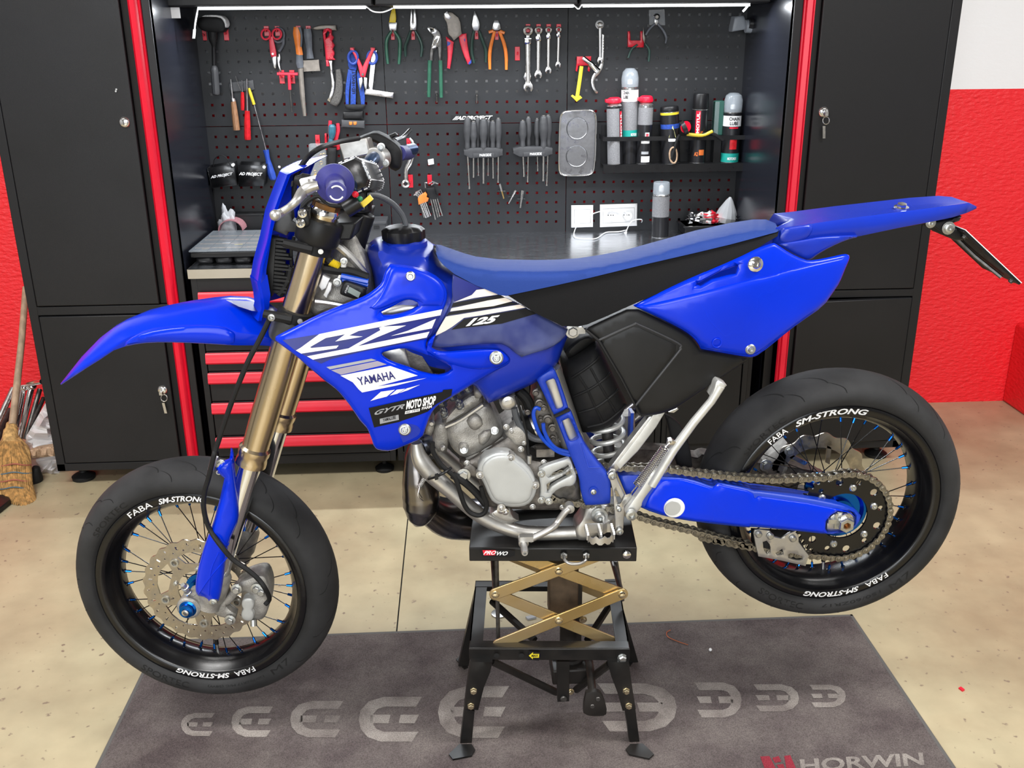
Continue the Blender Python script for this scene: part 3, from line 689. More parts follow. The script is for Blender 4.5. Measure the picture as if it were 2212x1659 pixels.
# --- bins
for i, (lb, pts, side, hd) in enumerate((('small black tool bin with wire loop handle, left of the pair', [(190, 1435), (405, 1400), (440, 1580), (228, 1605)], [(405, 1400), (425, 1390), (455, 1570), (440, 1580)], 1), ('small black tool bin beside the blue screwdriver handle', [(448, 1405), (685, 1410), (670, 1585), (458, 1588)], [(685, 1410), (695, 1400), (690, 1570), (670, 1585)], 0))):
    t = tool('tool_bin', lb, 'bin', '2', *pts[3]); Y_ = YP-.07
    front = L3('2', pts, Y_); back = [Vector((p.x, YP-.002, p.z+.004)) for p in front]; mb = MB()
    for a, b in ((0, 1), (1, 2), (2, 3), (3, 0)):
        if a == 0: continue
        mb.add([front[a], front[b], back[b], back[a]], [(0, 1, 2, 3)])
    mb.add(front, [(0, 1, 2, 3)]); mb.add(back, [(0, 1, 2, 3)]); o = mb.build('body', 'black_paint', t, ang=20); s_ = o.modifiers.new('th', 'SOLIDIFY'); s_.thickness = .0016
    lettering('AD PROJECT', q1('2', pts[3][0]-10 if i == 0 else 458, 1530 if i == 0 else 1502), q1('2', 402 if i == 0 else 655, 1500 if i == 0 else 1508), q1('2', pts[3][0]-8 if i == 0 else 462, 1500 if i == 0 else 1468), onY(Y_-.002), 'white_print', t, shear=.15, bold=.04)
    if hd: MB().tube(SPL(L3('2', [(240, 1430), (250, 1360), (300, 1325), (350, 1345), (385, 1410)], YP-.04), 5), .0015, 6).build('wire_handle', 'black_plastic', t)
    x, y = (412, 1405) if i == 0 else (678, 1422); MB().lathe([(.006, 0), (.006, .012)], W3('2', x, y, Y_+.01), (0, -1, 0), 12).build('clip', 'white_plastic', t)
cable('dangling_cable', 'thin black cable hanging down below the two black bins', Q('A', (240, 740), (235, 850), (225, 950), (208, 1085)), YP-.01, .002, 'black_rubber')
# --- row of pliers
def pliers(name, label, jaw, jm, hl, hr, hm, rad, hookxy, tip=None, Y=YP-.03, piv=None):
    t = tool(name, label, 'pliers', '3', *hookxy)
    pl_('3', jaw, jm, 'jaws', t, Y, th=.010, rnd=.003)
    if tip: pl_('3', tip, 'yellow_t', 'dipped_tip', t, Y-.001, th=.012, rnd=.003)
    for h in (hl, hr): tb('3', h, [rad*.8]+[rad]*(len(h)-2)+[rad*.75], hm, 'handle', t, Y+.003)
    hook('red hook behind the '+label.split(' with')[0], '3', hookxy[0], hookxy[1]+20, 75, 30)
    return t
pliers('combination_pliers', 'green handled combination pliers with yellow dipped jaws', [(155, 190), (228, 190), (226, 255), (212, 275), (192, 255), (172, 275), (157, 240)], 'tool_steel', [(180, 265), (140, 340), (138, 440), (150, 545)], [(205, 265), (248, 340), (250, 440), (243, 548)], 'green_grip', 14, (190, 245), tip=[(185, 75), (210, 75), (222, 150), (215, 195), (160, 190), (165, 140)])
pliers('long_nose_pliers', 'long nosed pliers with dark green handles below the LED strip', [(345, 80), (358, 78), (363, 200), (368, 78), (385, 80), (398, 200), (390, 258), (340, 258), (335, 200)], 'tool_steel', [(345, 262), (318, 340), (298, 400), (300, 482)], [(382, 262), (420, 330), (440, 400), (432, 485)], 'dark_green_grip', 13, (363, 245))
t = tool('water_pump_pliers', 'long slip-joint pliers with green sleeves hanging low', 'pliers', '3', 555, 350)
pl_('3', [(485, 240), (495, 225), (535, 232), (572, 260), (560, 290), (530, 290), (505, 275)], 'tool_steel', 'upper_jaw', t, YP-.03, th=.01, holes=[[(505, 240), (530, 245), (545, 265), (520, 275)]]); pl_('3', [(500, 270), (560, 240), (600, 280), (610, 360), (605, 520), (585, 520), (575, 400), (540, 420), (530, 520), (505, 520), (510, 430), (530, 340), (540, 310)], 'dark_steel', 'body', t, YP-.026, th=.008)
pl_('3', [(565, 305), (592, 310), (590, 340), (560, 410), (525, 412), (522, 385), (545, 330)], 'steel', 'slot_plate', t, YP-.032, th=.004, holes=[[(560, 335), (575, 330), (550, 390), (538, 388)]])
for a in ([(507, 515), (505, 570), (502, 700), (498, 828)], [(598, 515), (600, 570), (602, 700), (605, 832)]): tb('3', a, [17, 16, 16, 14], 'green_grip', 'handle', t, YP-.026)
hook('red hook behind the long slip-joint pliers', '3', 548, 320, 70, 24)
t = tool('crimping_tool', 'crimping tool with grey toothed head and red handles', 'crimper', '3', 720, 200)
pl_('3', [(630, 110), (690, 100), (715, 120), (765, 160), (780, 290), (740, 325), (712, 345), (690, 315), (662, 290), (655, 200), (625, 150)], 'old_steel', 'head', t, YP-.034, th=.012); pl_('3', [(632, 118), (655, 95), (690, 150), (672, 165), (640, 150)], 'steel', 'die', t, YP-.037, th=.004, smooth=0)
pl_('3', [(645, 310), (712, 360), (700, 470), (680, 588), (655, 580), (660, 450)], 'red_grip', 'handle', t, YP-.034, th=.014, rnd=.005); pl_('3', [(750, 320), (770, 290), (820, 285), (835, 420), (862, 540), (832, 550), (790, 460)], 'red_grip', 'handle', t, YP-.034, th=.014, rnd=.005)
pl_('3', [(655, 350), (690, 365), (680, 390), (655, 395)], 'blue_grip', 'handle_inlay', t, YP-.0355, th=.012); pl_('3', [(795, 335), (812, 320), (808, 365)], 'blue_grip', 'handle_inlay', t, YP-.0355, th=.012); pl_('3', [(835, 540), (860, 505), (863, 535), (845, 552)], 'blue_grip', 'handle_inlay', t, YP-.0355, th=.012)
hook('red hook behind the crimping tool', '3', 722, 235, 60, 22)
pliers('side_cutters', 'dark green combination pliers between the crimper and the orange cutters', [(885, 95), (895, 95), (925, 170), (938, 225), (920, 262), (885, 262), (862, 225), (872, 160)], 'tool_steel', [(885, 262), (868, 340), (865, 440), (885, 540)], [(925, 262), (955, 340), (985, 430), (985, 532)], 'dark_green_grip', 14, (905, 240))
pliers('end_cutters', 'orange handled end cutting pliers', [(1045, 200), (1060, 172), (1090, 172), (1105, 200), (1112, 245), (1090, 262), (1060, 262), (1040, 245)], 'tool_steel', [(1060, 265), (1030, 380), (1018, 470), (1020, 592)], [(1100, 265), (1140, 370), (1158, 470), (1160, 595)], 'orange_grip', 15, (1078, 245))
tb('3', [(1010, 275), (1050, 262)], 12, 'orange_grip', 'stop', bpy.data.objects['end_cutters'], YP-.028); tb('3', [(1145, 282), (1105, 265)], 12, 'orange_grip', 'stop', bpy.data.objects['end_cutters'], YP-.028)
hook('empty red hook between the orange cutters and the largest wrench', '3', 1254, 398, 118, 42)
# --- wrenches
for i, (x, y0, y1, xb, wd, nm) in enumerate(((1345, 262, 780, 1347, 21, 'largest ratchet wrench, first of the row of four'), (1435, 258, 668, 1432, 16, 'second largest ratchet wrench of the row of four'), (1521, 255, 628, 1518, 13, 'third ratchet wrench of the row of four'), (1607, 252, 576, 1601, 11, 'smallest ratchet wrench at the right end of the row'))):
    hook('red hook holding the '+nm.split(',')[0].split(' of the')[0].split(' at the')[0], '3', x, 205, 70, 38)
    t = tool('ratchet_wrench', nm, 'wrench', '3', x, y0); r_ = [40, 32, 27, 23][i]
    ring('3', (x, y0), r_*.78, r_*.78, r_*.3, 'tool_steel', 'ring_head', t, YP-.03); pl_('3', [(x-r_*.7, y0+r_*1.6), (x+r_*.7, y0+r_*1.6), (x+r_*.72, y0+r_*2.6), (x+r_*.45, y0+r_*3), (x-r_*.45, y0+r_*3), (x-r_*.72, y0+r_*2.6)], 'chrome', 'flex_joint', t, YP-.034, th=.01, smooth=0)
    pl_('3', [(x-r_*.35, y0+r_*.8), (x+r_*.35, y0+r_*.8), (x+r_*.4, y0+r_*1.7), (x-r_*.4, y0+r_*1.7)], 'tool_steel', 'neck', t, YP-.032, smooth=0)
    tb('3', [(x, y0+r_*2.9), (xb, y1-r_*1.8)], [wd*.95, wd*.75], 'steel', 'shank', t, YP-.03, flat=.45)
    pl_('3', [(xb-wd*.8, y1-r_*2.2), (xb+wd*.8, y1-r_*2.2), (xb+r_*.95, y1-r_*1.3), (xb+r_*1.05, y1-r_*.6), (xb+r_*.75, y1), (xb+r_*.42, y1-r_*.1), (xb+r_*.45, y1-r_*.7), (xb, y1-r_*1.05), (xb-r_*.45, y1-r_*.7), (xb-r_*.45, y1), (xb-r_*.8, y1-r_*.2), (xb-r_*1.05, y1-r_*.7), (xb-r_*.95, y1-r_*1.3)], 'steel', 'open_end', t, YP-.032, th=.006, smooth=0)
t = tool('hidden_wrench', 'open wrench end peeking out behind the largest ratchet wrench', 'wrench', '3', 1340, 650); pl_('3', [(1308, 660), (1320, 620), (1360, 615), (1375, 650), (1365, 685), (1340, 672), (1325, 690)], 'steel', 'open_end', t, YP-.014, smooth=0); tb('3', [(1340, 560), (1340, 640)], 14, 'steel', 'shank', t, YP-.012, flat=.5)
for x, y, lb in ((568, 835, 'small black bolt hook under the long slip-joint pliers'), (908, 840, 'small black bolt hook above the brand sticker')):
    tag(MB().tube(L3('3', [(x, y-40), (x, y+40)], YP-.01), .0028, 8).lathe([(.005, 0), (.005, .004)], W3('3', x, y-20, YP-.012), (0, 0, 1), 10).build('bolt_hook', 'dark_steel'), lb, 'hook')
# --- right board tools
t = tool('combination_wrench', 'slim combination wrench hanging from a round suction peg', 'wrench', '4', 380, 230)
ring('4', (380, 215), 18, 18, 9, 'steel', 'ring_head', t, YP-.02); tb('4', [(382, 240), (382, 490)], [13, 11], 'tool_steel', 'shank', t, YP-.02, flat=.5); pl_('4', [(370, 485), (395, 485), (408, 520), (400, 545), (388, 540), (388, 518), (375, 518), (368, 545), (355, 530), (358, 505)], 'steel', 'open_end', t, YP-.022)
tag(MB().lathe([(.016, 0), (.014, .006), (.006, .012), (.006, .02)], W3('4', 377, 210, YP), (0, -1, 0), 18).build('suction_peg', 'white_plastic'), 'round white peg holding the slim combination wrench', 'hook')
t = tool('hook_spanner', 'curved aluminium hook spanner below the slim combination wrench', 'spanner', '4', 390, 560)
pl_('4', [(398, 290), (415, 300), (415, 540), (395, 600), (365, 640), (345, 655), (330, 690), (330, 730), (345, 770), (362, 780), (358, 795), (340, 797), (310, 750), (300, 690), (315, 640), (345, 600), (380, 560), (395, 500)], 'steel', 'body', t, YP-.013, th=.005)
t = tool('tool_clip', 'red double clip holding the chrome socket', 'hook', '4', 240, 500); pl_('4', [(182, 482), (305, 480), (300, 560), (290, 612), (275, 605), (280, 560), (195, 560), (185, 612), (172, 605), (180, 555)], 'red_hook', 'body', t, YP-.012, th=.012)
t = tool('socket_adapter', 'short chrome socket stuck diagonally in the red clip', 'socket', '4', 300, 550); tb('4', [(232, 490), (290, 535), (300, 545), (365, 608)], [17, 18, 26, 28], 'chrome', 'body', t, YP-.035, sp=False)
t = tool('arrow_hook', 'yellow arrow shaped plastic pointer hanging from the red clip', 'pointer', '4', 210, 700); tb('4', [(222, 565), (205, 690), (184, 830)], 16, 'yellow_t', 'shaft', t, YP-.03, flat=.4); pl_('4', [(132, 820), (145, 808), (180, 830), (210, 815), (228, 835), (180, 868)], 'yellow_t', 'tip', t, YP-.032)
t = tool('suction_hook', 'clear square adhesive pad with a round chrome hook', 'hook', '4', 865, 145); pl_('4', [(797, 85), (930, 80), (935, 215), (800, 215)], 'clear_plastic', 'pad', t, YP-.002, th=.001, rnd=0); MB().lathe([(.013, 0), (.012, .008), (.006, .014)], W3('4', 860, 145, YP-.002), (0, -1, 0), 18).build('knob', 'chrome', t)
t = tool('mini_pliers', 'small pliers with dark handles hanging on the chrome suction hook', 'pliers', '4', 860, 190); tb('4', [(850, 200), (800, 250), (770, 300)], [8, 10, 9], 'grey_grip', 'handle', t, YP-.026); tb('4', [(870, 200), (920, 260), (945, 320), (938, 370)], [8, 10, 10, 8], 'grey_grip', 'handle', t, YP-.026); pl_('4', [(845, 160), (875, 160), (880, 200), (862, 212), (845, 200)], 'tool_steel', 'jaws', t, YP-.028)
t = tool('tool_clip', 'red square clip below the suction hook', 'hook', '4', 690, 360); pl_('4', [(618, 268), (636, 265), (640, 345), (725, 345), (726, 268), (742, 265), (755, 345), (752, 405), (618, 402)], 'red_hook', 'body', t, YP-.014, th=.014, smooth=0)
t = tool('mini_cutters', 'small cutters with dark green handles under the red square clip', 'pliers', '4', 750, 340); tb('4', [(700, 380), (650, 420), (620, 495)], [8, 9, 8], 'dark_green_grip', 'handle', t, YP-.032); tb('4', [(765, 370), (800, 430), (795, 525)], [8, 10, 8], 'dark_green_grip', 'handle', t, YP-.032); pl_('4', [(742, 300), (750, 230), (758, 300), (770, 320), (762, 370), (745, 340)], 'old_steel', 'jaws', t, YP-.03)
t = tool('clamp_lamp', 'grey plastic clamp lamp fixed at the upper right board corner', 'lamp', '4', 1600, 210); pl_('4', [(1530, 140), (1605, 132), (1620, 165), (1630, 250), (1510, 270), (1505, 255)], 'lamp_grey' if 'lamp_grey' in MAT else mat('lamp_grey', (.25, .27, .3), .4), 'clamp', t, YP-.06, th=.05, rnd=.006)
tb('4', [(1620, 225), (1690, 222)], [50, 56], 'lamp_grey', 'lamp_head', t, YP-.06, sp=False, n=20); tb('4', [(1650, 200), (1715, 205)], [40, 46], 'black_plastic', 'lens', t, YP-.075, sp=False, n=20)
# --- brand sticker, screwdriver racks
t = tool('brand_sticker', 'black brand sticker with white letters above the left screwdriver rack', 'sticker', '3', 860, 1015); pl_('3', [(688, 985), (1035, 978), (1035, 1032), (688, 1038)], 'black_plastic', 'plate', t, YP-.001, th=.0008, rnd=0, smooth=0); lettering('//ADPROJECT', q1('3', 697, 1033), q1('3', 1030, 1026), q1('3', 712, 992), onY(YP-.0024), 'white_print', t, shear=.2, bold=.04)
def rack(label, dlab, x0, x1, y0, y1, drv, tx):
    t = tool('screwdriver_rack', label, 'rack', '3', (x0+x1)/2, y1); Y_ = YP-.05
    pl_('3', [(x0, y0+10), (x0+60, y0-8), (x1-60, y0-10), (x1, y0+6), (x1, y0+55), (x1-60, y1), (x0+55, y1+4), (x0+2, y1-25)], 'grey_plastic', 'body', t, Y_, th=.05, rnd=.004, smooth=0)
    pl_('3', [(tx-45, y0+38), (tx+140, y0+34), (tx+142, y0+72), (tx-43, y0+76)], 'grey_plastic', 'name_plate', t, Y_-.003, th=.004, rnd=.002, smooth=0)
    lettering('PARKSIDE', q1('3', tx+12, y0+66), q1('3', tx+112, y0+62), q1('3', tx+12, y0+44), onY(Y_-.0045), 'white_print', t, bold=.02)
    for n, (x, yt, w_, xe, ye, back, nm) in enumerate(drv):
        Yd = YP-.022 if back else YP-.040
        s = tool('screwdriver', nm, 'screwdriver', '3', x, y0); s['group'] = dlab
        yb = y0+(-5 if back else 12)
        tb('3', [(x, yt), (x, yt+12), (x, yt+60), (x, yt+120), (x, yb-70), (x, yb-25), (x, yb)], [w_*.5, w_*.72, w_*.95, w_, w_*.62, w_*.7, w_*.62], 'grey_plastic', 'handle', s, Yd, n=12)
        tb('3', [(x, yt-8), (x, yt+6)], [w_*.45, w_*.45], 'steel', 'end_cap', s, Yd, sp=False)
        tb('3', [(x, yb-4), (xe, ye-18), (xe, ye)], [w_*.2, w_*.2, w_*.26], 'steel', 'shaft', s, Yd, sp=False, n=8)
rack('black screwdriver rack with seven screwdrivers under the sticker', 'screwdrivers in the left rack', 797, 1130, 1270, 1345, ((828, 1005, 34, 845, 1612, 0, 'longest screwdriver at the left end of the left rack'), (880, 1040, 32, 880, 1515, 0, 'stubby screwdriver second from left in the left rack'), (918, 1010, 30, 922, 1500, 1, 'rear screwdriver third from left in the left rack'), (965, 1015, 38, 965, 1565, 0, 'thick middle screwdriver of the left rack'), (1006, 1030, 28, 1005, 1500, 1, 'rear screwdriver third from right in the left rack'), (1045, 1035, 30, 1048, 1522, 0, 'short screwdriver second from right in the left rack'), (1092, 1012, 30, 1090, 1560, 0, 'screwdriver at the right end of the left rack')), 920)
rack('black screwdriver rack with five screwdrivers beside the magnetic tray', 'screwdrivers in the right rack', 1218, 1555, 1260, 1335, ((1300, 1030, 32, 1310, 1508, 0, 'screwdriver at the left end of the right rack'), (1348, 1002, 30, 1342, 1555, 1, 'rear screwdriver second from left in the right rack'), (1424, 1015, 28, 1428, 1460, 1, 'slim rear screwdriver in the middle of the right rack'), (1478, 990, 38, 1475, 1545, 0, 'thick screwdriver second from right in the right rack'), (1516, 985, 34, 1505, 1585, 1, 'rear screwdriver at the right end of the right rack')), 1350)
# --- magnetic tray
t = tool('magnetic_tray', 'stainless magnetic parts tray with two round magnets', 'tray', '4', 190, 1220)
trO = [(38, 1020), (50, 970), (90, 945), (290, 938), (330, 955), (350, 1000), (345, 1200), (335, 1430), (315, 1475), (270, 1495), (80, 1500), (45, 1485), (28, 1440), (32, 1200)]
pl_('4', trO, 'tray_steel' if 'tray_steel' in MAT else mat('tray_steel', (.30, .30, .31), .34, .9, var=.2, vs_=40, rvar=.1), 'base', t, YP-.004, th=.003, rnd=.0)
tr2 = smoothpoly([(38, 1020), (50, 970), (90, 945), (290, 938), (330, 955), (350, 1000), (345, 1200), (335, 1430), (315, 1475), (270, 1495), (80, 1500), (45, 1485), (28, 1440), (32, 1200)], 1)
MB().tube(L3('4', tr2, YP-.02), .0032, 8, loop=True).build('rim', 'chrome', t)
mb = MB(); a = L3('4', tr2, YP-.004); b = L3('4', tr2, YP-.02); mb.loft([a, b], cap=False); mb.build('wall', 'tray_steel', t)
for x, y in ((185, 1095), (180, 1332)): MB().lathe([(.0, .0), (.040, .0), (.042, .002), (.040, .0045), (.038, .003), (0, .003)], W3('4', x, y, YP-.004), (0, -1, 0), 36).build('magnet', 'tray_steel', t)
# --- shelf with cans
t = tool('can_shelf', 'black steel shelf with a retaining rail on the lower right pegboard', 'shelf', '4', 1000, 1400)
Ys = YP-.085; zs = W3('4', 1000, 1400, Ys).z; xa, xb = W3('4', 408, 1420, Ys).x, W3('4', 1615, 1370, Ys).x
MB().box((xa, Ys, zs-.0015), (xb, YP-.001, zs)).build('deck', 'black_paint', t); MB().box((xa, Ys-.0015, zs-.03), (xb, Ys, zs+.0)).build('lip', 'black_paint', t)
mb = MB(); mb.box((xa, YP-.003, zs-.02), (xb, YP-.0012, zs+.14)); mb.build('back_plate', 'black_paint', t)
zr = W3('4', 1000, 1180, Ys).z; MB().box((xa, Ys-.0012, zr-.008), (xb+.004, Ys, zr+.008)).bar((xa, Ys, zr), (xa-.006, YP-.001, zr+.004), (0, 0, .008), (.0006, 0, 0)).bar((xb+.003, Ys, zr), (xb+.006, YP-.001, zr), (0, 0, .008), (.0006, 0, 0)).build('rail', 'black_paint', t)
def can(name, label, bot, topp, rpx, Y, bands, cap, cat='spray can', r='4', zb=None):
    p0 = W3(r, *bot, Y); p1 = W3(r, *topp, Y)
    if zb is not None: p1.z += zb-p0.z; p0.z = zb
    ax_ = (p1-p0); L_ = ax_.length; R_ = rpx*KP
    t = thing(name, label, cat, p0); mb = MB(); ms = []
    for i, (h0, h1, m_) in enumerate(bands):
        mb.cur = i; ms.append(m_); mb.lathe([(R_*(.97 if h0 == 0 else 1), L_*h0), (R_, L_*h0+.001), (R_, L_*h1)], p0, ax_, 28, cap=(i == 0))
    hb = bands[-1][1]; i = len(bands); mb.cur = i; ms.append('can_silver'); mb.lathe([(R_, L_*hb), (R_*1.02, L_*hb+.002), (R_*.7, L_*hb+.012), (R_*.5, L_*hb+.014)], p0, ax_, 28)
    mb.build('can_body', ms, t)
    hc = L_*hb; n_ = ax_.normalized()
    if cap == 'dome':
        MB().lathe([(R_*.96, hc+.002), (R_*1.0, hc+.02), (R_*1.0, L_*.90), (R_*.86, L_*.965), (R_*.5, L_*1.0), (0, L_*1.005)], p0, ax_, 28).build('cap', 'clear_cap', t); MB().lathe([(R_*.3, hc+.012), (R_*.3, hc+.026), (R_*.2, hc+.03)], p0, ax_, 14).build('nozzle', 'white_plastic', t)
    elif cap == 'clear':
        MB().lathe([(R_*.96, hc+.002), (R_*.98, hc+.01), (R_*.95, L_*.98), (R_*.9, L_), (0, L_)], p0, ax_, 28).build('cap', 'clear_cap', t); MB().lathe([(R_*.3, hc+.012), (R_*.3, hc+.03), (R_*.15, hc+.036)], p0, ax_, 14).build('nozzle', 'white_plastic', t)
    elif cap == 'red':
        MB().lathe([(R_*.6, hc+.008), (R_*.95, hc+.012), (R_*.98, hc+.02), (R_*.85, L_*.985), (R_*.6, L_), (0, L_)], p0, ax_, 10).obox(p0+n_*(L_-.012)+Vector((-R_*.4, -R_*.3, 0)), (R_*.8, 0, 0), (0, R_*.5, 0), (0, 0, .006)).build('spray_head', 'red_plastic', t, bevel=.002)
    elif cap == 'black':
        MB().lathe([(R_*.98, hc+.001), (R_*1.0, hc+.003), (R_*.96, L_*.985), (R_*.9, L_), (0, L_*1.0)], p0, ax_, 28).build('cap', 'black_plastic', t)
    def surf(u, v):   # u: angle -1..1 , v:0..1 along height -> world
        e1 = Vector((1, 0, 0)); e2 = Vector((0, -1, 0)); return [list(p0+n_*(L_*vv)+(R_+.0006)*(math.sin(uu)*e1+math.cos(uu)*e2)) for uu, vv in zip(u, v)]
    return t, (lambda x, y: np.array(surf(x, y)))
def cpatch(t, f, u0, u1, v0, v1, m_, name='label_print', n=8):
    us = np.linspace(u0, u1, n+1); P = f(np.concatenate([us, us]), np.concatenate([np.full(n+1, v0), np.full(n+1, v1)])); mb = MB(); mb.add([Vector(p) for p in P], [(i, i+1, i+n+2, i+n+1) for i in range(n)]); return mb.build(name, m_, t)
def ctext(t, f, txt, bl, br, tl, m_, bold=.03): return lettering(txt, bl, br, tl, lambda x, y: (lambda P: P+np.array([0, -.0007, 0]))(f(x, y)), m_, t, bold=bold)
Yc1 = YP-.05
t, f = can('chain_lube_can', 'grey chain lube can with clear dome standing raised behind the red-capped cans', (628, 1390), (637, 582), 72, YP-.034, [(0, .27, 'can_black'), (.27, .36, 'teal_label'), (.36, .66, 'print_grey'), (.66, .78, 'white_print'), (.78, .80, 'can_silver')], 'dome', zb=zs)
ctext(t, f, 'CHAIN', (-1.0, .735), (-.25, .735), (-1.0, .77), 'black_print'); ctext(t, f, 'LUBE', (-1.0, .69), (-.35, .69), (-1.0, .725), 'black_print'); ctext(t, f, 'MOTOREX', (0, .30), (.8, .30), (0, .33), 'white_print')
t, f = can('brake_cleaner_can', 'speckled grey spray can with red spray head, leftmost on the shelf', (508, 1400), (500, 832), 64, YP-.056, [(0, .01, 'can_silver'), (.01, .84, 'print_grey'), (.84, .87, 'can_black')], 'red', zb=zs)
cpatch(t, f, .55, 1.4, .01, .84, 'can_black'); cpatch(t, f, .62, 1.1, .40, .80, 'red_plastic', 'brand_band'); ctext(t, f, 'MOTUL', (1.02, .42), (1.02, .78), (.70, .42), 'white_print')
t, f = can('contact_cleaner_can', 'black spray can with red spray head, warning diamonds and barcode', (748, 1395), (775, 815), 62, YP-.056, [(0, .01, 'can_silver'), (.01, .58, 'can_black'), (.58, .83, 'print_grey'), (.83, .86, 'can_silver')], 'red', zb=zs)
cpatch(t, f, -.5, .75, .03, .12, 'white_print', 'barcode'); cpatch(t, f, -.1, .5, .40, .47, 'white_print', 'warning_diamond'); cpatch(t, f, .0, .4, .415, .455, 'red_plastic', 'warning_mark'); cpatch(t, f, -.6, .6, .31, .35, 'white_print', 'text_block'); cpatch(t, f, -.5, .5, .15, .19, 'grey_print', 'text_block')
t, f = can('air_filter_oil', 'stout black bottle with yellow band and triangle logo', (985, 1380), (972, 895), 78, YP-.055, [(0, .01, 'can_silver'), (.01, .40, 'can_black'), (.40, .62, 'can_black'), (.62, .70, 'strap_blue'), (.70, .86, 'can_black'), (.86, .90, 'yellow_t')], 'black', zb=zs)
V = f(np.array([-.35, .45, .1]), np.array([.47, .47, .68])); MB().add([Vector(v) for v in V], [(0, 1, 2)]).build('triangle_logo', 'yellow_print' if 'yellow_print' in MAT else mat('yellow_print', (.62, .60, .25), .5), t); cpatch(t, f, -.4, .4, .40, .45, 'white_print', 'text_block')
ctext(t, f, 'A', (-.02, .49), (.18, .49), (-.02, .6), 'black_print')
V = [f(np.array([.1+.42*math.cos(a)]), np.array([.16+.14*math.sin(a)]))[0] for a in [i*math.pi/10 for i in range(20)]]; MB().tube([Vector(v) for v in V], .0035, 6, loop=True).build('tyre_picture', 'tan_pad', t)
t, f = can('air_filter_spray', 'tall black spray can with red vertical brand band and black cap', (1208, 1380), (1245, 790), 66, YP-.052, [(0, .01, 'can_silver'), (.01, .77, 'can_black')], 'black', zb=zs)
cpatch(t, f, -.75, -.15, .42, .76, 'red_plastic', 'brand_band'); ctext(t, f, 'MOTUL', (-.25, .44), (-.25, .74), (-.62, .44), 'white_print'); cpatch(t, f, -.1, .6, .12, .2, 'orange_print', 'text_block', 4); ctext(t, f, 'AIR', (-.05, .44), (.3, .44), (-.05, .47), 'orange_print'); ctext(t, f, 'FILTER', (-.05, .40), (.5, .40), (-.05, .43), 'orange_print'); ctext(t, f, 'A2', (-.7, .11), (-.2, .11), (-.7, .17), 'orange_print')
t = thing('bit_box', 'dark green transparent plastic box between the black can and the right chain lube', 'box', W3('4', 1395, 1140, YP-.03)); a = W3('4', 1348, 1140, YP-.05); b = W3('4', 1445, 860, YP-.05); mb = MB(); mb.box((a.x, YP-.05, zs+.1), (b.x, YP-.012, b.z)); mb.build('case', mat('green_box', (.03, .10, .08), .25), t, bevel=.004); MB().box((a.x, YP-.052, zs+.105), (a.x+.016, YP-.012, b.z-.004)).build('lid', 'clear_plastic', t); MB().box((a.x+.004, YP-.052, zs), (b.x-.004, YP-.014, zs+.098)).build('base', 'black_plastic', t)
t, f = can('chain_lube_can', 'chain lube can with clear dome and teal base, rightmost on the shelf', (1483, 1368), (1525, 777), 76, YP-.05, [(0, .01, 'can_silver'), (.01, .14, 'teal_label'), (.14, .53, 'can_black'), (.53, .68, 'white_print'), (.68, .72, 'can_black')], 'dome', zb=zs)
ctext(t, f, 'CHAIN', (-.6, .615), (.6, .615), (-.6, .665), 'black_print'); ctext(t, f, 'LUBE', (-.5, .55), (.45, .55), (-.5, .60), 'black_print'); ctext(t, f, 'MOTOREX', (-.5, .045), (.55, .045), (-.5, .085), 'white_print'); cpatch(t, f, -.5, .5, .50, .52, 'red_plastic', 'text_block'); cpatch(t, f, -.35, .45, .2, .35, 'red_clear', 'picture')
t = tool('tyre_gauge', 'round red and black gauge with a dangling black strap on the shelf rail', 'gauge', '4', 1100, 1085); tb('4', [(1080, 1100), (1110, 1085)], [55, 62], 'black_plastic', 'case', t, YP-.11, sp=False, n=24); MB().lathe([(.022, 0), (.021, .002)], W3('4', 1112, 1085, YP-.113), (.3, -1, 0), 24).build('dial', 'red_plastic', t)
tb('4', [(1060, 1150), (1035, 1200), (1010, 1290), (990, 1360)], 12, 'black_rubber', 'strap', t, YP-.092, flat=.4); tb('4', [(1120, 1145), (1250, 1155), (1340, 1120)], 14, 'yellow_t', 'yellow_hose', t, YP-.092); tb('4', [(1250, 1145), (1340, 1140), (1430, 1195)], 13, 'black_rubber', 'hose', t, YP-.09)
# --- lower left/middle items
t = tool('parts_case', 'clear plastic case with brass fittings behind the clutch lever', 'case', '2', 1130, 1330); pl_('2', [(1052, 1235), (1070, 1225), (1190, 1228), (1205, 1250), (1200, 1520), (1120, 1540), (1062, 1530)], 'clear_plastic', 'case', t, YP-.03, th=.02, rnd=.003)
for x, y in ((1160, 1325), (1185, 1320), (1160, 1388), (1110, 1465), (1115, 1500)): ring('2', (x, y), 12, 12, 4, 'brass', 'fitting', t, YP-.026)
MB().lathe([(.008, 0), (.008, .01)], W3('2', 1115, 1500, YP-.03), (0, -1, 0), 12).build('fitting', 'brass', t)
hook('red hook above the clear case of brass fittings', '2', 1128, 1150, 90, 38)
t = tool('tool_clip', 'red clip strip gripping the red and black pliers', 'hook', '2', 1260, 1240); pl_('2', [(1190, 1140), (1205, 1140), (1210, 1220), (1318, 1222), (1318, 1275), (1295, 1280), (1290, 1250), (1212, 1250), (1208, 1280), (1192, 1275)], 'red_hook', 'body', t, YP-.02, th=.014, smooth=0)
t = tool('gripping_pliers', 'black pliers with red handles standing in the red clip', 'pliers', '2', 1260, 1200); tb('2', [(1238, 1030), (1236, 1100), (1235, 1230)], [14, 16, 14], 'red_grip', 'handle', t, YP-.04); tb('2', [(1302, 1052), (1305, 1110), (1290, 1170), (1280, 1230)], [14, 16, 18, 14], 'red_grip', 'handle', t, YP-.04); pl_('2', [(1215, 1260), (1290, 1260), (1285, 1400), (1265, 1420), (1215, 1410)], 'black_plastic', 'jaws', t, YP-.036, th=.014)
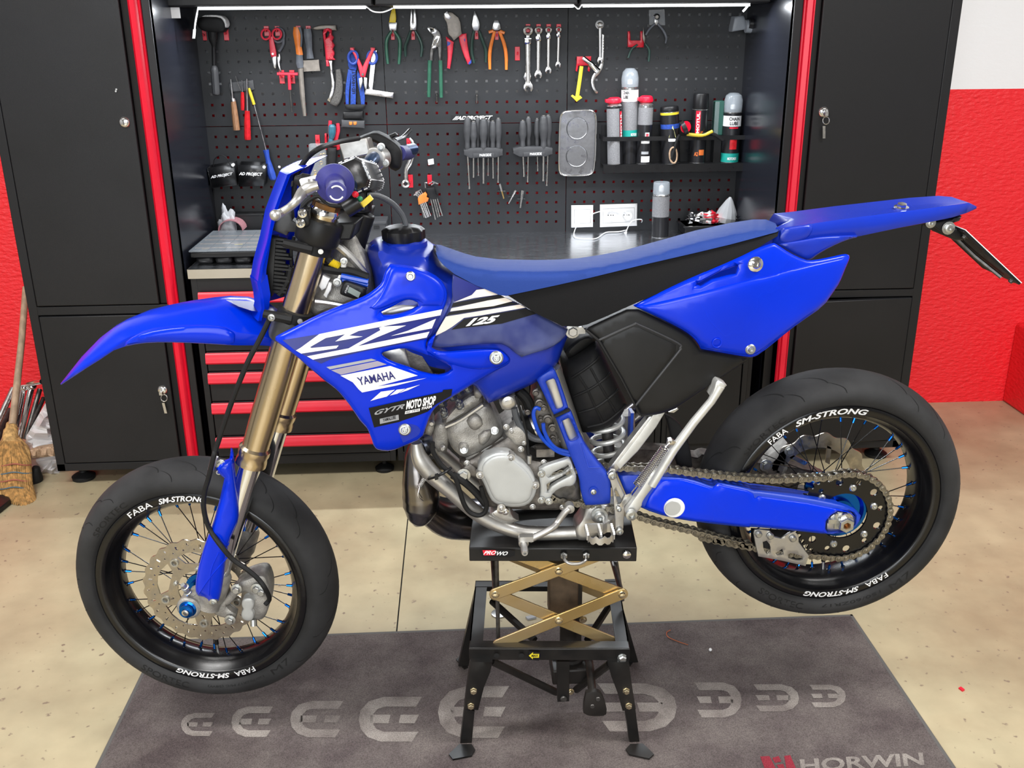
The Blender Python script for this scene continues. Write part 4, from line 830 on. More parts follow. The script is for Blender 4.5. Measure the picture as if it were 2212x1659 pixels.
t = tool('bulb_blower', 'teal rubber bulb handle held in front of the red pliers', 'screwdriver', '2', 1250, 1150); tb('2', [(1253, 1062), (1253, 1080), (1253, 1130), (1248, 1170), (1243, 1185), (1243, 1215), (1240, 1230)], [18, 30, 32, 24, 18, 24, 16], 'teal', 'handle', t, YP-.06)
t = tool('ring_spanner', 'offset ring spanner hanging beside the right grip', 'spanner', '2', 1890, 1450); tb('2', [(1915, 1180), (1940, 1215), (1940, 1260), (1935, 1330), (1915, 1390), (1885, 1450), (1882, 1540)], [9, 12, 14, 20, 22, 18, 16], 'steel', 'shank', t, YP-.024, flat=.6); ring('2', (1880, 1568), 26, 26, 11, 'steel', 'ring_end', t, YP-.026)
hook('red hook above the offset ring spanner', '2', 1905, 1180, 60, 34); hook('red hook beside the ring of the offset spanner', '2', 1922, 1490, 110, 40)
t = tool('red_pen_tip', 'small red plug poking out above the brake master cylinder', 'clip', '2', 1560, 1240); pl_('2', [(1540, 1215), (1588, 1212), (1580, 1250), (1555, 1280)], 'red_hook', 'body', t, YP-.03, th=.01, smooth=0)
hook('red hook above the black hex key holder', 'B', 505, 622, 80, 38)
def hexset(label, m_, body, keys, Y):
    t = tool('hex_key_set', label, 'hex keys', 'B', *body[0]); pl_('B', body, m_, 'holder', t, Y, th=.012, smooth=0)
    for k in keys: tb('B', k, 6, 'steel', 'hex_key', t, Y+.004, n=6, sp=False)
hexset('orange hex key holder with its fan of short keys', 'orange_grip', [(405, 825), (420, 800), (470, 770), (485, 790), (480, 815), (498, 822), (490, 850), (455, 862), (412, 878), (408, 850)], [[(385, 775), (430, 750), (450, 800), (515, 975)], [(375, 790), (420, 768), (445, 830), (500, 980)], [(370, 798), (412, 785), (440, 860), (490, 985)], [(390, 800), (405, 800), (430, 870), (475, 990)], [(425, 870), (460, 988)]], YP-.022)
hexset('black hex key holder with long bright keys', 'black_plastic', [(470, 735), (545, 728), (560, 790), (580, 800), (575, 825), (510, 835), (490, 790)], [[(500, 700), (530, 680), (555, 690)], [(520, 710), (550, 690), (580, 700)], [(470, 735), (465, 690), (485, 690)], [(515, 830), (555, 1005)], [(535, 830), (575, 985)], [(552, 830), (592, 980)], [(570, 826), (614, 972)]], YP-.020)
for i, (a, b, m_) in enumerate((((1105, 700), (1140, 825), 'brass'), ((1240, 755), (1180, 868), 'steel'), ((1300, 755), (1280, 905), 'steel'))):
    t = tool('screwdriver_bit', ['thin brass coloured bit below the left screwdriver rack', 'bit holder leaning left below the screwdriver racks', 'straight bit holder right of the leaning one'][i], 'bit', 'B', *a); mid = ((a[0]+b[0])/2, (a[1]+b[1])/2)
    tb('B', [a, mid], [9, 9] if i == 0 else [14, 10], 'steel', 'head', t, YP-.012, sp=False, n=6); tb('B', [mid, b], [7, 6] if i == 0 else [8, 7], m_, 'shank', t, YP-.012, sp=False, n=6)
    tb('B', [(mid[0]-35, mid[1]), (mid[0]+30, mid[1])], 6, 'black_plastic', 'clip', t, YP-.008, sp=False)
tag(MB().obox(W3('B', 517, 512, YP-.006), (.011, 0, .002), (0, .006, 0), (-.001, 0, .010)).build('magnet_cube', 'white_plastic', bevel=.001), 'small white square magnet near the ring spanner', 'magnet')
tag(MB().ball(W3('A', 803, 556, YP-.003), .005).build('push_pin', 'white_plastic'), 'tiny round white pin right of the blue screwdriver handle', 'pin')
# --- sockets, cable, bench items
for nm, lb, pts, sk in (('light_switch', 'plain white square wall switch plate', [(135, 885), (322, 882), (320, 1068), (135, 1074)], []), ('power_outlet', 'white double power outlet with round sockets', [(380, 878), (698, 868), (695, 1058), (380, 1070)], [(478, 972), (612, 970)])):
    t = tool(nm, lb, 'outlet' if sk else 'switch', 'C', *pts[0]); pl_('C', pts, 'white_plastic', 'plate', t, YP-.008, th=.008, rnd=.003)
    a = [(pts[0][0]+25, pts[0][1]+35), (pts[1][0]-25, pts[1][1]+35), (pts[2][0]-22, pts[2][1]-35), (pts[3][0]+25, pts[3][1]-35)]
    MB().tube(L3('C', a, YP-.0085), .0007, 4, loop=True).build('plate_line', 'grey_print', t)
    for x, y in sk:
        MB().lathe([(.021, 0), (.021, .004), (.019, .004), (.0185, .001), (0, .001)], W3('C', x, y, YP-.008), (0, -1, 0), 28).build('socket', 'white_plastic', t)
        for dx in (-28, 0, 14) if x > 500 else (-28, -6, 14): MB().lathe([(.0022, 0), (0, .0003)], W3('C', x+dx, y-5, YP-.0095), (0, -1, 0), 8).build('socket_hole', 'gap', t)
cb_ = SPL(L3('C', [(630, 1000), (600, 940), (520, 915), (380, 935), (270, 980), (190, 1050), (160, 1110)], YP-.03)+[flo(*q1('C', x, y), zt+.004) for x, y in ((165, 1155), (260, 1168), (350, 1165), (430, 1115), (560, 1105), (700, 1060))]+L3('C', [(740, 1010), (690, 1005), (640, 1030), (600, 1110)], YP-.05), 5)
t = thing('charging_cable', 'white charging cable looping from the outlet over the worktop', 'cable', cb_[0]); MB().tube(cb_, .0021, 6).build('lead', 'white_plastic', t); MB().bar(cb_[-1], cb_[-1]+Vector((-.008, 0, -.018)), (.005, 0, 0), (0, .003, 0)).build('plug', 'white_plastic', t)
can('lubricant_can', 'grey labelled aerosol can with clear cap standing on the worktop', (890, 1148), (906, 682), 72, flo(*q1('C', 890, 1150), zt).y-.0, [(0, .01, 'can_silver'), (.01, .38, 'can_black'), (.38, .75, 'print_grey'), (.75, .77, 'can_silver')], 'clear', r='C', zb=zt)
c_ = bpy.data.objects['lubricant_can']; 
# organizer with clear lid
yf = flo(505, 571, zt).y; x0 = flo(*q1('A', 85, 1390), zt).x; x1 = at(*q1('A', 720, 1270), yf).x; zl = at(*q1('A', 300, 1262), yf).z; yb_ = min(flo(*q1('A', 400, 1048), zl).y, YP-.125)
xo = at(*q1('A', 40, 1262), yf).x
t = thing('organizer_box', 'black compartment box with clear lid on the left end of the worktop', 'box', ((x0+x1)/2, (yf+yb_)/2, zt))
nb = 4; w_ = (x1-x0)/nb
for i in range(nb): MB().box((x0+i*w_+.003, yf+.004, zt), (x0+(i+1)*w_-.003, yb_-.01, zl-.022)).build('compartment', 'black_plastic', t, bevel=.012)
MB().box((xo, yf-.004, zl-.026), (x1+.01, yb_, zl-.008)).build('tray_rim', 'black_plastic', t, bevel=.003)
ld = MB(); ld.box((xo-.004, yf-.008, zl-.006), (x1+.014, yb_+.004, zl)); ld.build('lid', mat('lid_clear', (.42, .46, .5), .12, alpha=.3), t, bevel=.003)
dv = MB()
for i in range(1, 5): x = xo+(x1-xo)*i/5; MB().box((x-.001, yf, zl-.009), (x+.001, yb_, zl-.006)).build('divider', 'grey_plastic', t)
for j in range(1, 5): y = yf+(yb_-yf)*j/5; MB().box((xo, y-.004, zl-.009), (x1, y+.004, zl-.0062)).build('divider', 'tan_pad', t)
for i in range(9): x = xo+.04+.05*i; y = yf+.06+.03*((i*3) % 4); MB().obox((x, y, zl-.008), (.014, .003, 0), (0, .004, 0), (0, 0, .0012)).build('small_part', ['brass', 'white_plastic', 'yellow_t'][i % 3], t)
# pink curved sanding pad on top
P = [flo(*q1('A', x, y), zl) for x, y in ((285, 1098), (490, 1100))]; c = (P[0]+P[1])/2; rr = (P[1]-P[0]).length/2; mb = MB(); ri = []
for i in range(13):
    a = math.pi*i/12; ri.append([c+Vector((-rr*math.cos(a)*s, d, rr*.85*math.sin(a)*s)) for s, d in ((1, 0), (1, .11), (.93, .11), (.93, 0))])
mb.loft(ri); tag(mb.build('sanding_pad', 'pink_pad'), 'curved pink sanding pad bridging over the organizer lid', 'pad')
def bbox(name, label, cat, r, p0, p1, dep, m_, zb, yb):
    a, b = at(*q1(r, *p0), yb), at(*q1(r, *p1), yb); t = thing(name, label, cat, ((a.x+b.x)/2, yb+dep/2, zb)); MB().box((a.x, yb, zb), (b.x, yb+dep, max(a.z, b.z))).build('body', m_, t, bevel=.004); return t, a, b
t, a, b = bbox('small_bin', 'black parts bin behind the organizer box', 'box', 'A', (310, 965), (670, 1040), .05, 'black_plastic', zt, YP-.058); MB().box((a.x-.004, YP-.06, max(a.z, b.z)-.006), (b.x+.004, YP-.006, max(a.z, b.z)+.002)).build('rim', 'black_plastic', t, bevel=.002)
def crumple(name, label, cat, c, sx, sy, sz, m_, seed, group=None):
    rnd_ = random.Random(seed); mb = MB(); mb.ball(c, 1, 20, 14)
    for v in mb.v:
        d = v-Vector(c); k = 1+.25*math.sin(7*d.x+seed)+.22*math.sin(9*d.z+2*seed+5*d.y)+.12*rnd_.uniform(-1, 1); v.x = c[0]+d.x*sx*k; v.y = c[1]+d.y*sy*k; v.z = max(c[2]+d.z*sz*k, c[2]-sz*.98)
    return tag(mb.build(name, m_, ang=180 if 'bag' in name else 20), label, cat)
mat('bag_clear', (.8, .82, .85), .2, alpha=.45, bump=.8, bs=25)
p = at(*q1('A', 335, 990), YP-.13); crumple('plastic_bag', 'crumpled clear plastic bag leaning behind the organizer box', 'bag', (p.x, YP-.09, zt+.06), .03, .02, .06, 'bag_clear', 3)
t, a, b = bbox('grey_bin', 'dark grey plastic bin behind the steering head', 'box', 'A', (1440, 1030), (1715, 1170), .11, 'grey_plastic', zt, YP-.16); MB().box((a.x-.004, YP-.165, max(a.z, b.z)-.008), (b.x+.004, YP-.046, max(a.z, b.z)+.002)).build('rim', 'grey_plastic', t, bevel=.002)
for x in (1490, 1632): MB().box(at(*q1('A', x-22, 1085), YP-.162)-Vector((0, .004, 0)), at(*q1('A', x+22, 1060), YP-.162)).build('latch', 'black_plastic', t)
t = thing('spring_clamp', 'red plastic clamp frame standing in the dark grey bin', 'clamp', at(*q1('A', 1500, 1040), YP-.1)); panel('frame', Q('A', (1440, 1030), (1470, 950), (1500, 900), (1510, 915), (1492, 970), (1575, 985), (1560, 1042), (1530, 1040), (1548, 1000), (1490, 990), (1470, 1040)), 0, 'red_hook', t, Y0=YP-.1, th=.012, rnd=.002, step=6)
# right parts box
yb2 = flo(*q1('C', 1110, 1140), zt).y
t, a, b = bbox('parts_box', 'open black parts box behind the seat tail', 'box', 'C', (1105, 1062), (1560, 1140), .16, 'black_plastic', zt, yb2); zpt = max(a.z, b.z)
MB().box((a.x-.008, yb2-.006, zpt-.006), (b.x, yb2+.17, zpt)).build('rim', 'black_plastic', t, bevel=.002)
for i, (x, y, s, m_, lb) in enumerate(((1185, 1000, .03, 'chrome', 'shiny chrome fitting on the open parts box'), (1290, 1030, .028, 'foil', 'small foil bag on the open parts box'), (1360, 1020, .018, 'white_plastic', 'white plastic packet on the open parts box'), (1340, 960, .03, 'red_hook', 'red part sticking out of the open parts box'), (1530, 1020, .02, 'black_rubber', 'dark lump at the right of the open parts box'), (1400, 1040, .02, 'foil', 'second foil bag at the front of the open parts box'))):
    p = at(*q1('C', x, y), yb2+.06); crumple('small_part', lb, 'part', (p.x, p.y, zpt+s*.6), s*1.2, s*.8, s*.8, m_, i+11)
p = at(*q1('C', 1450, 960), yb2+.07); mb = MB(); mb.lathe([(.04, 0), (.045, .02), (.034, .05), (.015, .085), (.004, .10)], (p.x, p.y, zpt), (.15, 0, 1), 14); tag(mb.build('plastic_bag', 'bag_clear', ang=20), 'pointed clear plastic bag on the open parts box', 'bag')
# ================================================================ MOTORCYCLE
mat('blue_plastic', (.0, .027, .60), .24, var=.08, vs_=5, rvar=.08, spec=.28)
mat('blue_guard', (.004, .038, .42), .45, var=.08, vs_=5, bump=.1, bs=500)
mat('blue_tank', (.006, .028, .38), .3, var=.15, vs_=4, rvar=.1)
mat('navy_film', (.008, .014, .17), .36, var=.15, vs_=10, spec=.35)
mat('film_fade', (.09, .11, .25), .3, vs_=14, col2=(.02, .03, .16), rvar=.08)
mat('seat_blue', (.013, .048, .26), .6, spec=.3, bump=.5, bs=1400)
mat('seat_black', (.008, .008, .009), .85, spec=.25, bump=.5, bs=1600)
mat('side_black', (.009, .009, .0095), .42, spec=.3, bump=.08, bs=900, var=.2, vs_=12)
mat('fork_gold', (.62, .50, .33), .24, 1., var=.12, vs_=14, stretch=(1, 1, .06), rvar=.06)
mat('alu', (.54, .53, .51), .42, .9, var=.12, vs_=25, bump=.06, bs=200, rvar=.12)
mat('cast_alu', (.36, .345, .32), .55, .6, var=.25, vs_=40, bump=.45, bs=420)
mat('dark_alu', (.17, .155, .14), .5, .7, var=.3, vs_=60, bump=.2, bs=260)
mat('grey_cover', (.50, .51, .50), .42, .25, var=.06, vs_=12, bump=.05, bs=500)
mat('tire_rubber', (.022, .022, .023), .72, spec=.35, var=.35, vs_=9, bump=.12, bs=220, detail=6)
mat('rim_black', (.003, .003, .004), .24, .0, rvar=.06, vs_=20)
mat('groove', (.002, .002, .002), .9)
mat('blue_anod', (.01, .13, .55), .22, 1., rvar=.06, vs_=30)
mat('blue_hose', (.005, .06, .5), .3, var=.1, vs_=40)
mat('pipe_steel', (.22, .20, .18), .25, 1., vs_=9, col2=(.12, .14, .20), rvar=.08)
mat('grip_blue', (.022, .022, .17), .55, var=.1, vs_=60, bump=.1, bs=500)
mat('bar_blue', (.02, .06, .16), .3, .7)
mat('pad_black', (.008, .008, .009), .25, bump=.1, bs=80)
mat('bronze', (.30, .16, .07), .3, .9, var=.2, vs_=40)
mat('disc_steel', (.46, .42, .36), .34, 1., var=.1, vs_=60, stretch=(1, 1, 1), rvar=.1)
mat('chain_steel', (.26, .24, .20), .38, .9, var=.3, vs_=90)
mat('stand_silver', (.66, .66, .63), .42, .55, var=.08, vs_=30)
mat('grey_decal', (.36, .33, .42), .25, var=.1, vs_=10)
mat('cream_print', (.82, .74, .66), .3, var=.05, vs_=10)
mat('navy_print', (.008, .01, .14), .4)
mat('yellow', (.75, .55, .02), .4, var=.1, vs_=20)
mat('lcd', (.28, .33, .30), .25)
mat('grey_hose', (.07, .075, .085), .45, var=.1, vs_=30)
bike = thing('motorcycle', 'blue supermoto motorcycle with black wheels raised on the scissor stand', 'motorcycle', (.1, YB, 0))
def sub(mb, name, m_, par=None, **k): return mb.build(name, m_, par or bike, **k)
def W(r, x, y, dep): return at(*q1(r, x, y), YB-dep)
def WL(r, dep, *pts): return [at(*p, YB-dep) for p in Q(r, *pts)]
def SP(pts, k=5): return [Vector(p) for p in spline([tuple(p) for p in pts], k)]
NY = Vector((0, -1, 0))
# generic flat plate in a local XZ frame (axis Y), extruded
def plate2d(out, holes, th, step=9e9, mtx=None, k=1000.):
    V, T = cdt([(x*k, z*k) for x, z in out], [[(x*k, z*k) for x, z in h] for h in holes], step, [])
    V = V/k; n = len(V); mb = MB()
    from collections import Counter
    cnt = Counter(); dr = {}
    for t in T:
        for a, b in ((t[0], t[1]), (t[1], t[2]), (t[2], t[0])):
            kk = (min(a, b), max(a, b)); cnt[kk] += 1; dr[kk] = (a, b)
    fs = [tuple(int(i) for i in t) for t in T]+[(int(t[2])+n, int(t[1])+n, int(t[0])+n) for t in T]
    fs += [(int(dr[kk][1]), int(dr[kk][0]), int(dr[kk][0])+n, int(dr[kk][1])+n) for kk, c in cnt.items() if c == 1]
    mb.add([Vector((x, -th/2, z)) for x, z in V]+[Vector((x, th/2, z)) for x, z in V], fs)
    if mtx is not None: mb.v = [mtx @ v for v in mb.v]
    return mb
def circ(r, n=24, cx=0, cz=0, ph=0): return [(cx+r*math.cos(2*math.pi*i/n+ph), cz+r*math.sin(2*math.pi*i/n+ph)) for i in range(n)]
# ---------------------------------------------------------------- wheels
def wheel(pname, label, c, phi, R, w_, nsp, groove_n, texts, hubdep, vang):
    MW = Matrix.Translation(c) @ Matrix.Rotation(phi, 4, 'Z')
    k = R/.3; hw = w_/2
    wh = bpy.data.objects.new(pname, None); COL.objects.link(wh); setpar(wh, bike); wh['label'] = label; wh.empty_display_size = .05
    def put(mb, name, m_, par=wh, **kw):
        mb.v = [MW @ v for v in mb.v]; return mb.build(name, m_, par, **kw)
    tp = [(.2385, .80), (.2405, .90), (.246, .97), (.258, 1.0), (.268, .97), (.279, .83), (.2885, .60), (.295, .35), (.2985, .15), (.2995, 0)]
    tp = [(r*k if r > .25 else r+(k-1)*.1, h*hw) for r, h in tp]
    prof = tp+[(r, -h) for r, h in tp[-2::-1]]+[(.225, -hw*.7), (.225, hw*.7)]
    put(MB().lathe(prof, (0, 0, 0), (0, 1, 0), 96, loop=True), 'tire', 'tire_rubber', ang=50)
    rw = hw*.83
    rp = [(.239, rw), (.236, rw+.002), (.220, rw+.001), (.2165, rw-.003), (.214, rw-.012), (.206, rw-.02), (.200, rw-.03), (.197, rw*.3), (.196, 0)]
    prof = rp+[(r, -h) for r, h in rp[-2::-1]]+[(.232, -rw+.004), (.206, -rw*.4), (.204, 0), (.206, rw*.4), (.232, rw-.004)]
    rim = put(MB().lathe(prof, (0, 0, 0), (0, 1, 0), 96, loop=True), 'rim', 'rim_black', ang=60)
    def tyreh(r):  # half width of the tyre at radius r
        rr = [a for a, b in tp]; hh = [b for a, b in tp]
        return float(np.interp(r, rr, hh))
    g = MB()
    for i in range(groove_n):
        a0 = 2*math.pi*(i+.3*(i % 2))/groove_n
        for sg in (-1, 1):
            for (h0, h1, da, wd, ph) in ((.95, .55, .16, .0022, 0), (.62, .12, .20, .003, .12)):
                a1 = a0+ph+(0 if sg < 0 else math.pi/groove_n); pts = []; n = 8
                for j in range(n+1):
                    t = j/n; hfrac = h0+(h1-h0)*t; ang_ = a1+da*t*t*(1 if i % 2 else .7)
                    hh = hfrac*hw
                    rr = float(np.interp(-hh, [-b for a, b in tp[3:]], [a for a, b in tp[3:]]))
                    wdt = wd*math.sin(math.pi*min(1, .12+.88*t))+.0004
                    for s_ in (-1, 1):
                        aa = ang_+s_*wdt/2/rr
                        pts.append(Vector(((rr+.0005)*math.cos(aa), sg*hh*1.003, (rr+.0005)*math.sin(aa))))
                g.add(pts, [(2*j, 2*j+1, 2*j+3, 2*j+2) for j in range(n)])
    put(g, 'tread_grooves', 'groove', fix=False)
    hub = MB(); fl_ = .036 if nsp == 36 else .045
    hub.lathe([(.0, -.056), (.026, -.056), (.026, -.044), (fl_, -.043), (fl_, -.036), (.022, -.028), (.018, 0), (.022, .028), (fl_, .036), (fl_, .043), (.026, .044), (.026, .056), (0, .056)], (0, 0, 0), (0, 1, 0), 32)
    put(hub, 'hub', 'blue_anod')
    # spokes: 4 variants share a mesh, rotated copies
    var = []
    for sg, cr in ((-1, 1), (-1, -1), (1, 1), (1, -1)):
        off = cr*math.radians(34); p0 = Vector((fl_*.92*math.sin(off), sg*.040, fl_*.92*math.cos(off)))
        p1 = Vector((.0, sg*.006, .199)); p0b = p0
        mb = MB(); mb.tube([p0b, p1], .0011, 6); d = (p0-p1).normalized(); mb.cur = 1
        mb.tube([p1-d*.003, p1+d*.017], [.0032, .0028], 8); mb.cur = 2; mb.lathe([(.006, -.001), (.005, .003), (.003, .004)], p1-Vector((0, 0, .001)), (0, 0, -1), 10)
        var.append(mb)
    meshes = []
    for i in range(nsp):
        vi = i % 4; M_ = MW @ Matrix.Rotation(2*math.pi*i/nsp+.05, 4, 'Y')
        if len(meshes) < 4:
            o = var[vi].build('spoke', ['rim_black', 'blue_anod', 'rim_black'], None); meshes.append(o.data)
        else:
            o = bpy.data.objects.new('spoke', meshes[vi]); COL.objects.link(o)
        o.matrix_basis = M_; setpar(o, wh)
    v = MB(); a = vang; d = Vector((math.cos(a), 0, math.sin(a)))
    v.tube([d*.197, d*.172], [.004, .0035], 8); v.cur = 1; v.tube([d*.176, d*.163], [.005, .0045], 10); put(v, 'valve', ['steel', 'black_plastic'])
    for txt, a0, a1, r0, r1 in (('SPORTEC', 232, 258, .247, .262), ('120/70ZR17 M/C (58W)' if R < .301 else '150/60ZR17', 300, 268, .246, .253), ('M7', 305, 318, .246, .26), ('SPORTEC', 148, 122, .247, .26)):
        V, Fs = textgeo(txt, 0, 0); th = np.radians(a0+(a1-a0)*V[:, 0]); rr = (r0+(r1-r0)*V[:, 1])*k
        if a1 > a0: rr = (r1+(r0-r1)*V[:, 1])*k
        mb = MB(); mb.add([Vector((r*math.cos(t), -(tyreh(r)+.0006), r*math.sin(t))) for r, t in zip(rr, th)], Fs); put(mb, 'lettering', 'black_rubber', smooth=False, fix=False)
    # lettering on the lip
    for txt, a0, a1, r0, r1, sh, bo in texts:
        V, Fs = textgeo(txt, sh, bo); th = np.radians(a0+(a1-a0)*V[:, 0]); rr = r0+(r1-r0)*V[:, 1]
        mb = MB(); mb.add([Vector((r*math.cos(t), -(rw+.0022), r*math.sin(t))) for r, t in zip(rr, th)], Fs)
        put(mb, 'lettering', 'white_print', rim, smooth=False, fix=False)
    return wh, MW, put
cF = at(450, 1249, YB); cR = at(1784, 1067, YB)
PHI = math.radians(-6.5)
rt = [('FABA', 127, 111, .2205, .2335, 0, .01), ('SM-STRONG', 107, 80, .2205, .2335, .3, .03), ('FABA', -63, -76, .2205, .2335, 0, .01), ('SM-STRONG', -79, -111, .2205, .2335, .3, .03)]
fw, MF, putF = wheel('front_wheel', 'black spoked front wheel with blue nipples', cF, PHI, .300, .120, 36, 15, rt, 0, math.radians(-90))
rt2 = [('FABA', 136, 124, .2205, .2335, 0, .01), ('SM-STRONG', 119, 78, .2205, .2335, .3, .03), ('FABA', -52, -66, .2205, .2335, 0, .01), ('SM-STRONG', -70, -103, .2205, .2335, .3, .03)]
rw_, MR, putR = wheel('rear_wheel', 'black spoked rear wheel with blue hub', cR, 0, .302, .142, 36, 13, rt2, 0, math.radians(-86))
# front disc
def wave(R, n, amp, N=160, ph=0): return [(R*(1+amp*math.sin(n*2*math.pi*i/N+ph))*math.cos(2*math.pi*i/N), R*(1+amp*math.sin(n*2*math.pi*i/N+ph))*math.sin(2*math.pi*i/N)) for i in range(N)]
holes = []
NB = 26
for i in range(NB):
    a = 2*math.pi*i/NB; r0, r1 = (.114, .120) if i % 2 else (.108, .117)
    e = (math.cos(a), math.sin(a)); t = (-e[1], e[0]); hw_ = .0022; rr = ((r0, -hw_), (r0, hw_), (r1, hw_+.001), (r1, -hw_+.001))
    holes.append([(e[0]*r+t[0]*s_, e[1]*r+t[1]*s_) for r, s_ in rr])
for i in range(NB): a = 2*math.pi*(i+.5)/NB; holes.append(circ(.0022, 6, .1045*math.cos(a), .1045*math.sin(a)))
for i in range(5):
    a = 2*math.pi*i/5+.3
    def pol(r, d): return (r*math.cos(a+d), r*math.sin(a+d))
    holes.append([pol(.072, -.36), pol(.093, -.47), pol(.097, -.2), pol(.098, 0), pol(.097, .2), pol(.093, .47), pol(.072, .36), pol(.068, .0)])
    holes.append([pol(.062, .55), pol(.066, .62), pol(.074, .66), pol(.066, .70)])
disc = plate2d(wave(.127, 26, .018), holes+[circ(.050, 30)], .004); disc.v = [v+Vector((0, -.051, 0)) for v in disc.v]
bd = putF(disc, 'brake_disc', 'disc_steel')
b = MB()
for i in range(5):
    a = 2*math.pi*i/5+.3+math.pi/5; b.lathe([(.0095, 0), (.0095, .003), (.006, .003), (.005, .0)], (.085*math.cos(a), -.053, .085*math.sin(a)), NY, 16); b.lathe([(.005, 0), (.005, .004), (.002, .005)], (.056*math.cos(a+.63), -.053, .056*math.sin(a+.63)), NY, 10)
putF(b, 'disc_bobbins', 'zinc', bd)
# ---------------------------------------------------------------- fork
sx = -.2*math.tan(PHI)*0+.2*math.sin(-PHI)
NS = Vector((math.sin(PHI), -math.cos(PHI), 0))   # towards camera, steered
def ax(y): return 552-.2937*(y-965)
DF = .100
def fk(y, far=False):
    p = at(ax(y), y, YB-DF)
    return p-NS*(2*DF) if far else p
def fork_leg(far):
    A_, B_ = fk(462, far), fk(985, far); d = (B_-A_).normalized()
    f = MB(); L_ = (B_-A_).length
    f.lathe([(.020, -.012), (.0272, -.01), (.0272, .02), (.0272, L_*.30), (.0285, L_*.55), (.0285, L_*.86), (.0275, L_*.93), (.0275, L_*.955), (.0325, L_*.965), (.0325, L_*.985), (.030, L_), (.032, L_*1.015), (.032, L_*1.035), (.026, L_*1.04)], A_, d, 36)
    o = sub(f, 'fork_outer_tube', 'fork_gold')
    C_ = fk(1292, far)
    sub(MB().tube([B_+d*.01, C_], .0235, 28), 'fork_inner_tube', 'chrome')
    l = MB(); l.lathe([(.024, -.07), (.030, -.06), (.031, -.01), (.027, 0), (.027, .02), (.022, .024)], C_, d, 28)
    ac = MF @ Vector((0, (-.1 if not far else .1), 0))
    l.lathe([(.022, -.022), (.026, -.018), (.026, .018), (.022, .022)], ac+NS*(.004 if not far else -.004), NS, 24)
    l.bar(C_-d*.03, ac, NS*.018, Vector((0, 0, .016)))
    l.bar(C_-d*.045, ac+Vector((0, 0, .025)), NS*.012, Vector((0, 0, .008)))
    sub(l, 'fork_lug', 'cast_alu')
    return o
fork_leg(False); fork_leg(True)
b = MB(); ac = MF @ Vector((0, -.126, 0)); b.lathe([(.019, -.006), (.019, 0), (.0145, .002), (.0145, .012), (.008, .013), (.008, .004)], ac, NS, 24); sub(b, 'axle_nut', 'blue_anod')
sub(MB().lathe([(.0075, 0), (.0075, .016), (.004, .017), (.0035, .008)], ac, NS, 16).tube([MF @ Vector((0, -.12, 0)), MF @ Vector((0, .13, 0))], .0095, 16), 'axle', 'steel')
b = MB()
for x, y in ((925, 1140), (945, 1180)): b.bolt(W('I', x, y, .118), (-.3, -.4, .8), .006, .012)
sub(b, 'pinch_bolt', 'zinc')
# fork guards
gout = Q('I', (1285, 30), (1305, 50), (1312, 150), (1330, 330), (1350, 480), (1350, 600), (1310, 690), (1275, 770), (1245, 900), (1222, 1100), (1205, 1200), (1185, 1255), (1150, 1275), (1115, 1265), (1090, 1225), (1020, 1205), (1000, 1160), (1010, 1050), (1040, 920), (1090, 760), (1140, 640), (1180, 500), (1210, 380), (1232, 270), (1165, 215), (1170, 160), (1235, 130), (1275, 115))
go, gd = panel('fork_guard', gout, field([(510, 980, .128), (500, 1120, .146), (440, 1280, .140), (460, 1200, .15), (490, 1300, .14), (512, 1100, .14)]), 'blue_plastic', bike, rnd=.012, rd=.02, step=9, smooth=1)
for pts, wd in ((Q('I', (1160, 690), (1240, 800), (1270, 790)), .0016), (Q('I', (1030, 1190), (1120, 1060), (1255, 900)), .0016), (Q('I', (1110, 1200), (1130, 1000), (1190, 860)), .0014)):
    P = [at(x, y, YB-float(gd(x, y)[0])) for x, y in spline(pts, 5)]; MB().tube(P, wd, 6).build('rib', 'blue_plastic', go)
b = MB(); b.bolt(W('I', 1205, 160, .128), NY, .0075, .006); b.lathe([(.006, 0), (.005, .004), (.003, .004), (.002, .002)], W('I', 1190, 218, .128), NY, 14); b.lathe([(.009, 0), (.008, .005), (.004, .006), (.003, .003)], W('I', 1148, 1248, .138), NY, 16); b.build('bolt', 'zinc', go)
panel('hose_clamp', Q('I', (1125, 100), (1175, 118), (1150, 218), (1100, 205)), .138, 'alu', go, th=.014, rnd=.004, step=6)
# far guard
mg = MB().tube([fk(1010, True)+Vector((-.03, 0, 0)), fk(1150, True)+Vector((-.028, 0, 0)), fk(1280, True)+Vector((-.02, 0, 0))], [.024, .03, .028], 14); sub(mg, 'fork_guard', 'blue_plastic')
# caliper
cal = MB()
o1, _ = panel('caliper_bracket', Q('I', (1170, 1310), (1240, 1230), (1310, 1130), (1345, 1110), (1375, 1140), (1350, 1190), (1290, 1260), (1250, 1290), (1300, 1330), (1330, 1350), (1320, 1400), (1280, 1415), (1240, 1380), (1190, 1370), (1150, 1345)), .112, 'cast_alu', bike, th=.02, rnd=.006, step=7, smooth=1)
o2, cdp = panel('brake_caliper', Q('I', (1330, 1200), (1330, 1110), (1370, 1080), (1460, 1045), (1530, 1030), (1570, 1050), (1600, 1140), (1600, 1230), (1580, 1330), (1545, 1390), (1490, 1400), (1420, 1410), (1370, 1385), (1375, 1290), (1400, 1240), (1430, 1190), (1400, 1170)), .108, 'cast_alu', bike, th=.05, rnd=.012, step=8, smooth=1)
panel('caliper_piston_cover', Q('I', (1375, 1240), (1400, 1222), (1450, 1220), (1475, 1245), (1470, 1290), (1455, 1315), (1472, 1345), (1468, 1385), (1440, 1408), (1390, 1400), (1368, 1370), (1370, 1335), (1385, 1310), (1370, 1280)), .122, 'grey_cover', o2, th=.02, rnd=.006, step=6, smooth=2)
b = MB()
